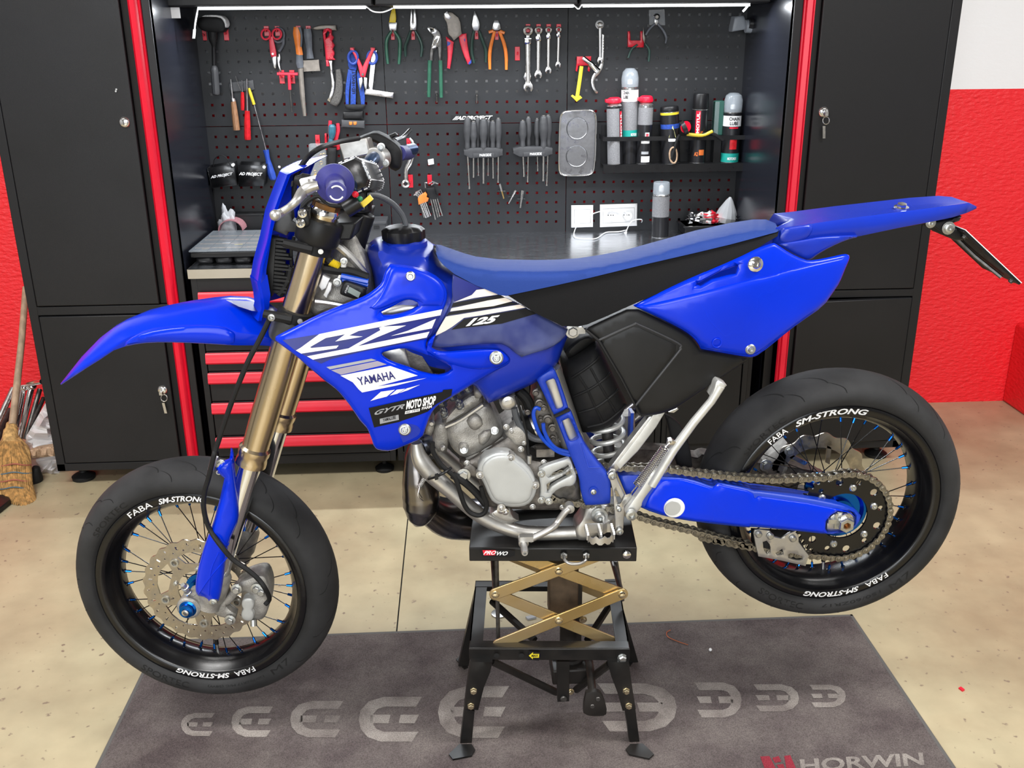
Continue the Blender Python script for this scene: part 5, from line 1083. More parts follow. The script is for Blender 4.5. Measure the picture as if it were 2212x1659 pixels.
for x, y, d in ((1330, 1150, .12), (1280, 1395, .118), (1530, 1170, .115), (1490, 1145, .112)): b.bolt(W('I', x, y, d), NY, .008, .010)
b.tube([W('I', 1465, 1395, .11), W('I', 1467, 1445, .115)], .0075, 12); b.build('bolt', 'zinc', o2)
# brake hose (near) and its upper run
hz_ = SP([at(582, 690, YB-.13), at(560, 735, YB-.135), at(534, 785, YB-.14), at(500, 870, YB-.14), at(468, 965, YB-.142)]+WL('I', .148, (1150, 90), (1110, 260), (1078, 370), (1068, 480), (1085, 590), (1125, 690))+WL('I', .165, (1200, 800), (1300, 915), (1420, 1000), (1510, 1080), (1565, 1160))+WL('I', .13, (1592, 1230), (1560, 1275)), 6)
sub(MB().tube(hz_, .0052, 10), 'brake_hose', 'black_rubber')
# ---------------------------------------------------------------- triple clamps, bands, caps
def band(y0, y1, r, name, m_, far=False, prof=None):
    A_, B_ = fk(y0, far), fk(y1, far); d = (B_-A_).normalized(); L_ = (B_-A_).length
    return sub(MB().lathe([(r-.004, 0), (r, .002), (r, L_-.002), (r-.004, L_)], A_, d, 32), name, m_)
for far in (False, True):
    band(500, 532, .0325, 'clamp_band', 'black_plastic', far) if False else None
def slant_band(yl, yr, hgt, name):
    # rubber number-plate strap around the near fork leg, tilted in the photo
    c = fk((yl+yr)/2); d = (fk(700)-fk(500)).normalized(); t = (d+Vector((.0, -.32, 0))).normalized()
    mb = MB(); mb.lathe([(.0285, -hgt/2), (.033, -hgt/2+.002), (.033, hgt/2-.002), (.0285, hgt/2)], c, t, 32)
    return c, t, mb
for yc in (531, 680):
    c = fk(yc); d = (fk(700)-fk(500)).normalized()
    mb = MB(); mb.lathe([(.0282, -.013), (.034, -.011), (.034, .011), (.0282, .013)], c, d, 32)
    e = RT*-1
    a0 = c+Vector((-.052, -.035, .014)); mb.tube([c+Vector((.0, -.034, 0)), c+Vector((-.03, -.036, .008)), a0], [.010, .010, .008], 8)
    s_ = sub(mb, 'plate_strap', 'black_rubber')
    MB().lathe([(.0055, 0), (.005, .003)], c+Vector((.016, -.033, -.004)), NY, 12).build('strap_pin', 'alu', s_)
    MB().lathe([(.010, 0), (.009, .005), (.0, .006)], c+Vector((-.012, -.034, .004)), NY, 14).build('strap_button', 'black_rubber', s_)
for far in (False, True):
    A_ = fk(478, far); B_ = fk(512, far); d = (B_-A_).normalized()
    mb = MB(); mb.lathe([(.027, -.008), (.041, -.005), (.043, .0), (.043, .036), (.040, .042), (.027, .044)], A_, d, 32)
    sub(mb, 'upper_clamp', 'side_black')
    A_ = fk(700, far); mb = MB(); mb.lathe([(.027, -.012), (.038, -.009), (.039, .026), (.036, .034), (.027, .036)], A_, d, 32); sub(mb, 'lower_clamp', 'dark_alu' if far else 'grey_plastic')
    c = fk(462, far); mb = MB(); mb.lathe([(.029, .0), (.029, -.008), (.027, -.012)], c, d, 32); mb.cur = 1; mb.lathe([(.027, -.012), (.027, -.021), (.024, -.023)], c, d, 8); mb.cur = 2; mb.lathe([(.024, -.0225), (.021, -.025), (.0, -.0255)], c, d, 24)
    sub(mb, 'fork_cap', ['chrome', 'bronze', 'dark_alu'], ang=30)
d = (fk(700)-fk(500)).normalized()
mb = MB(); mb.bar(fk(497)+Vector((.03, 0, -.004)), fk(497, True)+Vector((.03, 0, -.004)), Vector((.035, 0, 0)), d*.018); mb.tube([fk(480)-NS*.1+Vector((.06, 0, 0)), fk(730)-NS*.1+Vector((.06, 0, 0))], .024, 20); sub(mb, 'triple_clamp_bridge', 'side_black', bevel=.004)
mb = MB(); mb.bar(fk(712)+Vector((.03, 0, 0)), fk(712, True)+Vector((.03, 0, 0)), Vector((.03, 0, 0)), d*.014); sub(mb, 'lower_clamp_bridge', 'dark_alu', bevel=.004)
b = MB()
for x, y in ((1005, 945), (990, 1030)): b.lathe([(.0085, 0), (.0085, .008), (.005, .009), (.004, .004)], W('A', x, y, .143), NY, 16)
sub(b, 'clamp_bolt', 'chrome')
panel('clamp_lug', Q('A', (960, 950), (1000, 905), (1060, 915), (1070, 1060), (1000, 1075), (965, 1060)), .142, 'side_black', bike, th=.03, rnd=.004, step=8)
b = MB(); b.lathe([(.007, 0), (.007, .006), (.004, .007), (.003, .003)], W('E', 740, 492, .142), NY, 14); sub(b, 'clamp_bolt', 'zinc')
# ---------------------------------------------------------------- front number plate and fender
ne = Q('A', (985, 568), (872, 622), (800, 810), (745, 960), (700, 1180), (640, 1400), (615, 1560))+Q('E', (612, 190), (640, 330), (650, 420), (622, 530))
ni = Q('A', (1020, 560), (892, 640), (850, 740), (795, 900), (745, 1110), (692, 1440), (690, 1560))+Q('E', (700, 130), (728, 300), (715, 420), (640, 525))
rings = []
for (a, b_) in zip(ne, ni):
    N_ = at(*a, YB-.098); I_ = at(*b_, YB-.092); F_ = Vector((N_.x+.2*math.sin(-PHI)*.9, 2*YB-N_.y, N_.z)); FI = Vector((I_.x+.02, 2*YB-I_.y, I_.z))
    C1 = N_.lerp(F_, .25)+Vector((-.028, 0, .0)); C2 = N_.lerp(F_, .5)+Vector((-.035, 0, 0)); C3 = N_.lerp(F_, .75)+Vector((-.028, 0, 0))
    th_ = Vector((.004, 0, 0))
    rings.append([I_, N_, C1, C2, C3, F_, FI, F_+th_*1.5, C3+th_, C2+th_, C1+th_, N_+th_*1.5])
mb = MB(); mb.loft(rings)
npl = sub(mb, 'number_plate', 'blue_plastic', ang=40)
panel('plate_slot', Q('A', (905, 680), (920, 672), (915, 720), (900, 725)), .0985, 'gap', npl, th=.004)
# black finned part and brackets behind the plate
fins = MB()
for i in range(15):
    p = W('A', 735-i*1.5, 1160+i*32, .062); fins.tube([p, p+Vector((.03+.006*(i % 3), -.004, -.004))], [.006, .0035], 6)
fins.bar(W('A', 735, 1150, .05), W('A', 705, 1640, .05), Vector((.012, 0, 0)), Vector((0, .02, 0))); sub(fins, 'headlight_heatsink', 'black_plastic')
panel('plate_bracket', Q('A', (765, 1040), (820, 920), (905, 930), (915, 1010), (965, 1045), (945, 1110), (880, 1110), (865, 1140), (750, 1095)), .085, 'grey_plastic', bike, th=.03, rnd=.005)
# fender
fr_ = [(130.4, 829), (177, 770), (215, 731), (243, 710), (268, 696), (316, 677), (354, 668), (405, 658), (456, 651), (489, 648), (530, 650), (575, 664), (610, 690)]
fs_ = [(131, 829), (182, 777), (222, 744), (250, 722), (276, 709), (322, 694), (360, 687), (408, 681), (458, 679), (490, 681), (530, 690), (575, 705), (610, 725)]
fm_ = [(131, 830), (184, 784), (222, 758), (252, 741), (280, 727), (326, 711), (362, 705), (410, 702), (458, 703), (488, 706), (512, 718), (560, 724), (610, 740)]
fl__ = [(131, 831), (182, 797), (212, 778), (244, 757), (282, 744), (326, 740), (362, 738), (410, 739), (458, 742), (490, 745), (512, 746), (560, 746), (600, 748)]
dn = [.012, .042, .058, .066, .072, .080, .084, .088, .092, .095, .095, .09, .08]
rings = []
for i in range(len(fr_)):
    w_ = dn[i]; row = []
    for px, dd in ((fl__[i], w_), (fm_[i], w_*.98), (fs_[i], w_*.72), (fr_[i], w_*.18)):
        row.append(at(*px, YB-dd))
    sh = .2*math.sin(-PHI)
    row = row+[Vector((p.x, 2*YB-p.y, p.z)) for p in row[::-1]]
    # steer about the fork
    c0 = fk(690); Rz = Matrix.Rotation(PHI*.0, 4, 'Z')
    rings.append(row)
mb = MB(); mb.loft(rings, closed=False, cap=False)
fd = sub(mb, 'front_fender', 'blue_plastic', ang=32)
s_ = fd.modifiers.new('thick', 'SOLIDIFY'); s_.thickness = .003; s_.offset = -1
panel('fender_skirt', Q('D', (1080, 690), (1240, 610), (1500, 570), (1740, 560), (1910, 572), (2010, 630), (2005, 725), (1990, 737), (1700, 718), (1400, 708), (1200, 718), (1060, 747)), const(.103), 'blue_plastic', fd, th=.012, rnd=.012, rd=.012, step=10, smooth=1)
panel('fender_film', Q('D', (1930, 349), (2030, 354), (2150, 362))+Q('E', (690, 385), (700, 440), (640, 450))+Q('D', (2150, 440), (2040, 405)), field([(490, 650, .035), (560, 655, .03), (560, 672, .075), (520, 662, .06)]), 'navy_film', fd, th=.002, off=.004)
# ---------------------------------------------------------------- tank + shroud + seat
tankO = Q('A', (1545, 1330), (1555, 1240), (1572, 1200), (1620, 1180), (1700, 1172))+Q('B', (200, 1215), (330, 1235), (440, 1225), (540, 1232))+Q('F', (580, 30), (620, 70), (720, 135), (900, 230), (1130, 330), (1400, 460), (1690, 592), (1700, 625), (1650, 740), (1590, 915), (1430, 1045), (1240, 1130), (1110, 1190), (1010, 1228), (960, 1165), (880, 1060), (560, 990), (200, 880), (30, 640), (-50, 420), (60, 330), (20, 100))
td = field([(800, 540, .10), (830, 600, .125), (930, 560, .11), (1000, 640, .118), (1228, 711, .085), (1100, 720, .122), (1050, 860, .11), (1100, 840, .112), (1200, 790, .095), (850, 720, .13), (1000, 760, .13)])
tank, tD = panel('fuel_tank', tankO, td, 'blue_tank', bike, rnd=.06, rd=lambda x, y: np.interp(y, [540, 640], [.125, .03]), step=11, sym=True, smooth=1, dmin=.002)
shO = Q('E', (768, 690), (772, 662), (800, 645), (950, 570), (1120, 480), (1300, 405), (1420, 362), (1545, 310), (1620, 255), (1680, 200), (1700, 110), (1740, 55))+Q('F', (170, 42), (330, 55), (470, 95), (590, 160), (645, 240), (660, 320), (635, 410), (570, 530), (490, 665), (472, 730), (500, 785), (560, 815), (800, 792), (1080, 762), (1150, 792), (1200, 850), (1185, 895), (1080, 945), (880, 1062), (700, 1175), (570, 1245), (510, 1330), (475, 1430), (440, 1530), (300, 1588), (180, 1638), (70, 1630), (35, 1605))+Q('E', (1590, 1530), (1555, 1440), (1490, 1370), (1400, 1235), (1300, 1115), (1180, 1025), (1040, 910), (960, 835), (790, 710))
h1 = smoothpoly(Q('F', (90, 450), (200, 400), (290, 352), (345, 345), (402, 372), (405, 395), (340, 435), (215, 474), (110, 478)), 1)
h2 = smoothpoly(Q('F', (97, 805), (120, 788), (285, 755), (400, 790), (520, 832), (680, 905), (692, 940), (650, 972), (560, 990), (400, 952), (340, 925), (170, 870), (110, 830)), 1)
sd_ = field([(597, 733, .190), (700, 760, .205), (660, 700, .195), (815, 950, .178), (880, 960, .165), (900, 850, .175), (950, 800, .162), (1095, 775, .134), (840, 580, .150), (960, 600, .138), (900, 700, .170), (1020, 830, .145), (750, 850, .2)])
shroud, sD = panel('radiator_shroud', shO, sd_, 'blue_plastic', bike, th=.004, rnd=.010, rd=.010, step=12, holes=[h1, h2], smooth=1)
mirror(shroud)
panel('shroud_ridge', Q('F', (490, 690), (560, 640), (520, 760), (600, 800), (820, 780), (1080, 765), (1140, 792), (1190, 850), (1170, 885), (1080, 930), (900, 950), (700, 905), (560, 840), (480, 780)), sd_, 'blue_plastic', shroud, th=.006, rnd=.014, rd=.008, off=.006, step=10, smooth=2)
panel('shroud_upper_scoop', Q('F', (180, 60), (330, 66), (470, 108), (580, 172), (630, 245), (640, 320), (610, 400), (420, 400), (400, 350), (300, 330), (60, 440), (-20, 420), (60, 350), (130, 210)), sd_, 'blue_plastic', shroud, th=.004, rnd=.014, rd=.006, off=.005, step=10, smooth=2)
panel('shroud_flange', Q('E', (965, 838), (1180, 1028), (1300, 1118), (1400, 1240), (1490, 1375), (1555, 1445), (1590, 1530), (1610, 1600), (1610, 1440), (1560, 1270), (1480, 1135), (1420, 1055), (1320, 990), (1200, 915), (1090, 860)), lambda x, y: sd_(x, y)-.012, 'blue_plastic', shroud, th=.02, rnd=.008, step=10)
panel('shroud_bolt_recess', Q('F', (235, 1410), (280, 1395), (400, 1415), (430, 1460), (410, 1510), (280, 1565), (250, 1500)), sd_, 'blue_tank', shroud, th=.002, off=.0006, step=10, smooth=2)
def bolt_at(par, px, dfun, r=.0075, off=.0, name='bolt', m_='zinc', tilt=(0, -1, .1)):
    p = at(*px, YB-float(dfun(*px)[0])-off); mb = MB(); mb.lathe([(r*1.25, 0), (r*1.25, .002), (r*1.0, .004)], p, tilt, 20); mb.lathe([(r*.7, .002), (r*.7, .007), (r*.55, .009), (r*.35, .009), (r*.3, .005)], p, tilt, 12); return mb.build(name, m_, par)
bolt_at(shroud, q1('F', 343, 145), sd_, off=.007); bolt_at(shroud, q1('F', 1075, 840), sd_, .011, off=.014); bolt_at(shroud, q1('F', 293, 1452), sd_, .010, off=.002)
# graphics on the shroud
OD = lambda off: (lambda x, y: sd_(np.atleast_1d(x), np.atleast_1d(y))+off)
def dec(name, r, pts, m_, par=shroud, f=sd_, off=.0012): return decal(name, Q(r, *pts), f, m_, par, off=off)
dec('film', 'E', [(830, 690), (1145, 640), (2195, 427), (2100, 640), (2060, 680), (1500, 790), (1250, 850), (1160, 890), (1090, 857), (940, 780)], 'navy_film', off=.0009)
dec('stripe', 'E', [(1145, 638), (1660, 532), (2195, 427), (2178, 478), (1690, 572), (1480, 612), (1400, 650), (1515, 660), (1280, 702), (1365, 640), (1200, 672), (1065, 750), (1080, 757), (1310, 735), (1290, 760), (990, 805), (945, 778), (985, 755)], 'white_print', off=.0022)
dec('stripe', 'E', [(1685, 574), (1885, 565), (1640, 665), (1470, 742), (2085, 618), (2060, 668), (1500, 780), (1090, 857), (1040, 828), (1395, 760), (1665, 605), (1655, 585)], 'white_print', off=.0021)
dec('stripe', 'E', [(1755, 655), (1900, 610), (2140, 508), (2105, 590)], 'white_print', off=.0021)
dec('stripe', 'E', [(1205, 920), (1590, 848), (1632, 862), (1235, 940)], 'grey_print')
dec('stripe', 'E', [(1245, 947), (1640, 868), (1720, 897), (1330, 986)], 'grey_decal')
dec('name_panel', 'E', [(1325, 993), (1750, 910), (1985, 992), (1640, 1085), (1770, 1065), (2060, 1013), (1800, 1078), (1510, 1137), (1480, 1110), (1430, 1050)], 'white_print')
for pts in ([(1580, 1210), (1670, 1130), (1790, 1113), (1720, 1172), (1640, 1192)], [(1745, 1163), (1805, 1113), (1880, 1104), (1810, 1148)], [(1825, 1143), (1890, 1102), (2005, 1070), (1900, 1118)]): dec('stripe', 'E', pts, 'white_print')
decal('sponsor_band', Q('E', (1565, 1270), (1880, 1200), (2195, 1132))+Q('F', (620, 1115), (700, 1108), (690, 1165), (560, 1238), (490, 1300), (400, 1335), (250, 1385))+Q('E', (1850, 1383), (1612, 1436)), sd_, 'black_print', shroud, off=.0016)
oS = onD(sd_, .0026)
T_ = lambda txt, r, bl, br, tl, m_, par=shroud, f=None, **k: lettering(txt, q1(r, *bl), q1(r, *br), q1(r, *tl), f or oS, m_, par, **k)
T_('YAMAHA', 'E', (1485, 1078), (1797, 1020), (1462, 1010), 'navy_print', bold=.018)
T_('GYTR', 'E', (1612, 1332), (1868, 1274), (1622, 1290), 'grey_print', shear=.4, bold=.03)
T_('MOTO SHOP', 'E', (1884, 1284), (2134, 1238), (1892, 1208), 'white_print', bold=.05)
T_('PARM', 'E', (2018, 1287), (2104, 1267), (2020, 1263), 'white_print', bold=.03)
dec('tag_box', 'E', [(1874, 1322), (2002, 1297), (2004, 1272), (1878, 1297)], 'white_print', off=.0022)
T_('dal 1976', 'E', (1884, 1315), (1994, 1293), (1885, 1299), 'black_print', f=onD(sd_, .003))
dec('tag_box', 'E', [(1662, 1406), (1824, 1370), (1820, 1326), (1660, 1362)], 'grey_print', off=.0022)
T_('YAMALUBE', 'E', (1686, 1388), (1798, 1362), (1684, 1360), 'black_print', f=onD(sd_, .003), bold=.02)
# tank graphic insert
ins, iD = panel('tank_graphic', Q('F', (703, 128), (830, 182), (970, 245), (1130, 322), (1330, 412), (1500, 500), (1685, 600), (1650, 680), (1540, 760), (1400, 800), (1290, 835), (1225, 792), (1170, 742), (1095, 718), (900, 727), (620, 757), (535, 752), (500, 722), (540, 660), (640, 480), (700, 350), (695, 240)), td, 'film_fade', bike, th=.006, rnd=.008, rd=.006, off=.016, step=12, smooth=1)
iF = lambda x, y: td(x, y)+.016
dI = lambda name, pts, m_, off=.0012: decal(name, Q('F', *pts), iF, m_, ins, off=off)
dI('film', [(712, 140), (970, 252), (1110, 310), (900, 330), (720, 365), (705, 340), (702, 240)], 'navy_film', .0006)
dI('stripe', [(715, 367), (865, 305), (905, 262), (985, 252), (1095, 292), (1085, 302), (890, 330)], 'cream_print', .0024)
dI('stripe', [(705, 374), (1100, 303), (1148, 325), (692, 412)], 'black_print', .0014)
dI('stripe', [(690, 420), (1000, 352), (1150, 328), (1215, 358), (1050, 400), (682, 445)], 'cream_print', .0020)
dI('stripe', [(672, 452), (1200, 366), (1262, 382), (650, 482)], 'black_print', .0014)
dI('stripe', [(645, 490), (1275, 386), (1325, 412), (950, 478), (800, 500), (700, 575), (640, 612), (548, 658), (600, 565)], 'cream_print', .0018)
dI('fade', [(800, 510), (1325, 420), (1425, 462), (1120, 550), (800, 585), (690, 602)], 'black_print', .0008)
lettering('125', q1('F', 812, 573), q1('F', 1080, 540), q1('F', 838, 508), lambda x, y: at_np(x, y, YB-iF(x, y)-.0026), 'white_print', ins, shear=.35, bold=.05)
# cap
cc = W('A', 1870, 1185, .0); cx_ = Vector((-.05, 0, 1)).normalized()
mb = MB(); rings = []
for r_, h, lob in ((.040, 0, .0), (.042, .006, .06), (.042, .022, .06), (.036, .028, .03), (.024, .031, 0), (.008, .031, 0)):
    rings.append([cc+cx_*h+Vector((r_*(1+lob*math.sin(8*a))*math.cos(a), r_*(1+lob*math.sin(8*a))*math.sin(a), 0)) for a in [2*math.pi*i/64 for i in range(64)]])
mb.loft(rings); cap = sub(mb, 'fuel_cap', 'black_plastic')
MB().lathe([(.046, -.012), (.046, -.002), (.040, .002)], cc, cx_, 40).build('cap_collar', 'blue_tank', cap)
sub(MB().tube(SP([W('A', 1545, 795, .03), W('A', 1640, 800, .02), W('A', 1760, 862, .01), W('A', 1850, 965, 0), W('A', 1882, 1060, 0), cc+cx_*.03], 6), .0056, 10), 'breather_hose', 'grey_hose')
# seat
seatO = Q('B', (545, 1250), (560, 1228), (600, 1232), (700, 1268), (800, 1302), (900, 1330), (1100, 1354), (1400, 1360))+Q('C', (0, 1358), (200, 1345), (400, 1315), (600, 1275), (900, 1192), (1200, 1108), (1500, 1042), (1700, 1012), (1810, 1012), (1880, 1040), (1905, 1100), (1895, 1145), (1700, 1262), (1560, 1332), (1200, 1495), (830, 1655))+Q('G', (660, 385), (450, 480), (275, 555), (190, 575), (100, 572))+Q('F', (1640, 570), (1400, 455), (1130, 325), (900, 225), (720, 132), (620, 55), (575, 5))
sdp = field([(950, 545, .108), (1000, 600, .128), (1200, 600, .118), (1240, 690, .125), (1400, 560, .118), (1400, 620, .125), (1600, 500, .105), (1670, 490, .085), (1600, 560, .115)])
i0 = seatO.index(Q('C', (1905, 1100))[0])
def seD(x, y):
    x = np.atleast_1d(np.asarray(x, float)); y = np.atleast_1d(np.asarray(y, float)); d = np.full(len(x), 1e9); T0 = seatO[:i0]
    for (x0, y0), (x1, y1) in zip(T0, T0[1:]):
        t = np.clip(((x-x0)*(x1-x0)+(y-y0)*(y1-y0))/((x1-x0)**2+(y1-y0)**2), 0, 1); d = np.minimum(d, np.hypot(x-x0-t*(x1-x0), y-y0-t*(y1-y0)))
    t = np.clip(d/36, 0, 1); return sdp(x, y)-.165*np.interp(x, [935, 985, 1640, 1680], [.55, 1, 1, .6])*(1-np.sqrt(np.clip(1-(1-t)**2, 0, 1)))
split_ = Q('C', (1885, 1112), (1500, 1215), (1200, 1287), (700, 1402), (300, 1500), (0, 1566))+Q('F', (1700, 198), (1400, 262), (1160, 312))
seat, _ = panel('seat', [(x, y-3) for x, y in split_[::-1]]+seatO[i0:-5], seD, 'seat_black', bike, step=10, th=.012)
topO = seatO[:i0+1]+split_+Q('F', (1100, 305), (900, 222), (720, 128), (622, 48), (578, -5))
panel('seat_cover', topO, lambda x, y: seD(x, y)+.005, 'seat_blue', seat, rnd=0, step=8, th=.012)
sub(MB().tube([at(x, y, YB-float(seD(x+6, y-4)[0])) for x, y in spline(Q('B', (548, 1235), (560, 1290), (640, 1390), (720, 1440), (880, 1520), (1120, 1640)), 4)], .003, 6), 'seat_piping', 'black_rubber')
# ---------------------------------------------------------------- tail, side panels, airbox
sh_ = Q('H', (95, 362), (260, 348), (400, 330), (440, 322), (800, 272), (1150, 228), (1450, 190), (1680, 160), (1740, 150), (1808, 182))
lo_ = Q('H', (60, 510), (220, 485), (330, 470), (480, 440), (790, 438), (1150, 362), (1450, 305), (1600, 275), (1720, 238), (1806, 200))
rg_ = Q('H', (205, 304), (260, 292), (400, 270), (440, 262), (800, 222), (1150, 190), (1450, 163), (1680, 150), (1745, 150), (1810, 183))
dd_ = [.085, .085, .082, .08, .078, .075, .072, .062, .045, .012]
rings = []
for s, l, g, d in zip(sh_, lo_, rg_, dd_):
    a = at(*l, YB-d); b_ = at(*s, YB-d*.82); c = at(*g, YB-d*.1)
    row = [a, b_, c]; rings.append(row+([c, c+Vector((.002, .01, 0)), c+Vector((.003, .012, -.01))] if s is sh_[0] else [Vector((p.x, 2*YB-p.y, p.z)) for p in row[::-1]]))
mb = MB(); mb.loft(rings, closed=False, cap=False); rf = sub(mb, 'rear_fender', 'blue_tank', ang=25)
s_ = rf.modifiers.new('thick', 'SOLIDIFY'); s_.thickness = .003; s_.offset = -1
panel('fender_side_web', Q('H', (100, 500), (330, 465), (480, 438), (790, 428), (785, 445), (690, 470), (560, 528), (460, 585), (390, 640), (340, 640), (200, 565)), .088, 'blue_tank', rf, th=.006, rnd=.006, step=9, smooth=1)
panel('fender_recess', Q('H', (140, 365), (400, 330), (415, 380), (370, 450), (290, 490), (180, 520), (110, 495), (125, 420)), .086, 'blue_tank', rf, th=.004, rnd=.008, step=9, smooth=1)
b = MB(); b.bolt(W('H', 1165, 195, .02), (0, -.2, 1), .010, .010); b.build('bolt', 'chrome', rf)
# plate holder and licence plate
na, nb = at(*q1('H', 1700, 392), YB-.075), at(*q1('H', 2180, 845), YB-.075)
up_ = Vector((.0, 0, .0))
pl = MB(); nrm = (nb-na).cross(Vector((0, 1, 0))).normalized()
pl.obox((na+nb)/2+Vector((0, .075, 0)), (nb-na)/2, (0, .075, 0), nrm*.0025)
lp_ = sub(pl, 'licence_plate', 'black_plastic', bevel=.001)
MB().obox((na+nb)/2+Vector((0, .075, 0))+nrm*(.0035 if nrm.x > 0 else -.0035), (nb-na)/2*1.0, (0, .076, 0), nrm*.0008).build('plate_face', 'white_print', lp_)
b = MB()
for t in (.12, .96): b.bolt(na.lerp(nb, t)+Vector((-.002, .02, -.001)), -nrm if nrm.x > 0 else nrm, .005, .006, False)
b.tube([na.lerp(nb, .1)+Vector((-.004, .08, -.004)), na.lerp(nb, .55)+Vector((-.006, .07, -.006)), na.lerp(nb, .9)+Vector((-.006, .04, -.006))], .004, 6); b.build('bolt', 'dark_steel', lp_)
ph, _ = panel('plate_holder', Q('H', (1400, 322), (1540, 295), (1600, 290), (1610, 280), (1680, 262), (1660, 305), (1605, 322), (1625, 370), (1700, 385), (1740, 420), (1690, 470), (1620, 470), (1500, 395), (1430, 345)), .05, 'black_plastic', bike, th=.1, rnd=.004, step=9)
b = MB(); b.bolt(W('H', 1565, 365, .052), NY, .009, .008, False); b.bolt(W('H', 1415, 322, .055), NY, .007, .006, False); b.build('bolt', 'zinc', ph)
# blue side number panel
spO = Q('G', (665, 390), (1090, 192), (1280, 110))+Q('C', (1200, 1490), (1560, 1335), (1700, 1265), (1760, 1240), (1860, 1205))+Q('H', (100, 502), (210, 578), (345, 642), (420, 645), (560, 618), (690, 588), (720, 598), (725, 625), (690, 705), (640, 830), (590, 905), (500, 1035), (300, 1172), (120, 1310), (0, 1402))+Q('G', (1990, 612), (1740, 812), (1690, 835), (1640, 837), (1430, 800), (1240, 765), (1215, 715), (1150, 645), (1050, 582), (850, 482), (670, 402))
slot = Q('C', (1205, 1555), (1400, 1450), (1555, 1395), (1535, 1465), (1420, 1492), (1330, 1515), (1235, 1572))
spd = field([(1372, 660, .128), (1500, 600, .135), (1650, 540, .125), (1830, 555, .095), (1760, 680, .118), (1620, 750, .138), (1520, 720, .145), (1640, 640, .142), (1800, 620, .108)])
sp_, spD = panel('side_panel', spO, spd, 'blue_plastic', bike, th=.004, rnd=.008, step=12, holes=[slot], smooth=1)
mirror(sp_)
pb, pbD = panel('panel_bulge', Q('G', (690, 405), (1100, 315), (1500, 215), (1700, 165))+Q('H', (0, 785), (340, 690), (700, 610), (715, 625), (685, 705), (632, 830), (582, 900), (495, 1025), (300, 1160), (0, 1388))+Q('G', (1960, 620), (1735, 800), (1640, 825), (1250, 755), (1210, 680), (1150, 630), (1050, 570), (850, 470)), spd, 'blue_plastic', sp_, th=.004, rnd=.012, rd=.006, off=.006, step=12, smooth=1)
spc = lambda x, y: spd(np.atleast_1d(x), np.atleast_1d(y))
bolt_at(sp_, q1('G', 1662, 768), spc, .0085, off=.006); bolt_at(sp_, q1('C', 1705, 1385), spc, .012, off=.003, m_='chrome')
for x, y, a0 in ((955, 437, -1.2), (1378, 715, -1.5)):
    c = at(*q1('G', x, y), YB-.142 if x < 1000 else YB-.153)
    MB().tube([c+Vector((.009*math.cos(a), 0, .009*math.sin(a))) for a in [i*math.pi/10 for i in range(20)]], .0012, 6, loop=True).build('moulded_ring', 'blue_plastic', sp_)
# black airbox side cover
abO = Q('G', (240, 592), (450, 492), (660, 400), (850, 488), (1050, 588), (1150, 650), (1215, 720), (1240, 772), (1430, 806), (1640, 842), (1650, 857), (1370, 1042), (1050, 1262), (930, 1312), (800, 1336), (730, 1342), (718, 1325), (560, 1020), (370, 700), (260, 612))
abd = field([(1270, 700, .118), (1370, 665, .12), (1500, 760, .132), (1610, 775, .12), (1380, 890, .125), (1460, 870, .128), (1330, 780, .122)])
ab, abD = panel('airbox_cover', abO, abd, 'side_black', bike, th=.05, rnd=.010, step=12, smooth=1)
panel('cover_inset', Q('G', (378, 700), (660, 570), (715, 572), (1035, 722), (1052, 762), (1032, 798), (682, 1240), (560, 1010)), abd, 'side_black', ab, th=.003, off=-.003 if False else .0005, rnd=.004, rd=.003, step=12)
rb = MB(); rb.tube([at(x, y, YB-float(abd(x, y)[0])-.001) for x, y in spline(Q('G', (365, 693), (660, 560), (720, 562), (1040, 712), (1063, 762), (1040, 804), (680, 1252)), 5)], .0022, 6); rb.build('cover_ridge', 'grey_plastic', ab)
rb = MB(); rb.tube([at(x, y, YB-float(abd(x, y)[0])-.002) for x, y in Q('G', (258, 605), (370, 695), (560, 1015), (722, 1330))], .0025, 6); rb.build('cover_edge', 'side_black', ab)
# ribbed rubber flap / intake drum
drO = Q('G', (62, 880), (110, 838), (250, 770), (330, 690), (372, 730), (450, 900), (540, 1090), (612, 1232), (560, 1340), (480, 1420), (400, 1462), (300, 1478), (235, 1478), (190, 1420), (130, 1230), (80, 1000))
drd = field([(1225, 800, .05), (1300, 760, .06), (1290, 850, .085), (1340, 880, .075), (1265, 920, .065), (1240, 860, .07)])
dr_, drD = panel('air_duct', drO, drd, 'black_rubber', bike, th=.08, rnd=.03, rd=.03, step=10, smooth=1)
rb = MB()
for pts in ([(140, 1012), (250, 940), (340, 870), (372, 828)], [(160, 1170), (300, 1105), (420, 1020), (465, 970)], [(205, 1308), (350, 1260), (480, 1165), (535, 1110)], [(275, 1430), (420, 1390), (540, 1300), (600, 1240)], [(200, 1000), (270, 1110), (310, 1200), (400, 1390)], [(300, 930), (370, 1060), (440, 1180), (510, 1300)]):
    rb.tube([at(x, y, YB-float(drD(x, y)[0])-.001) for x, y in spline(Q('G', *pts), 5)], .0028, 6)
rb.build('rib', 'black_rubber', dr_)
panel('intake_boot', Q('F', (1655, 790), (1700, 730), (1800, 650), (1900, 640), (1930, 690), (1780, 800), (1690, 850)), .04, 'black_rubber', bike, th=.06, rnd=.02, step=9, smooth=1)
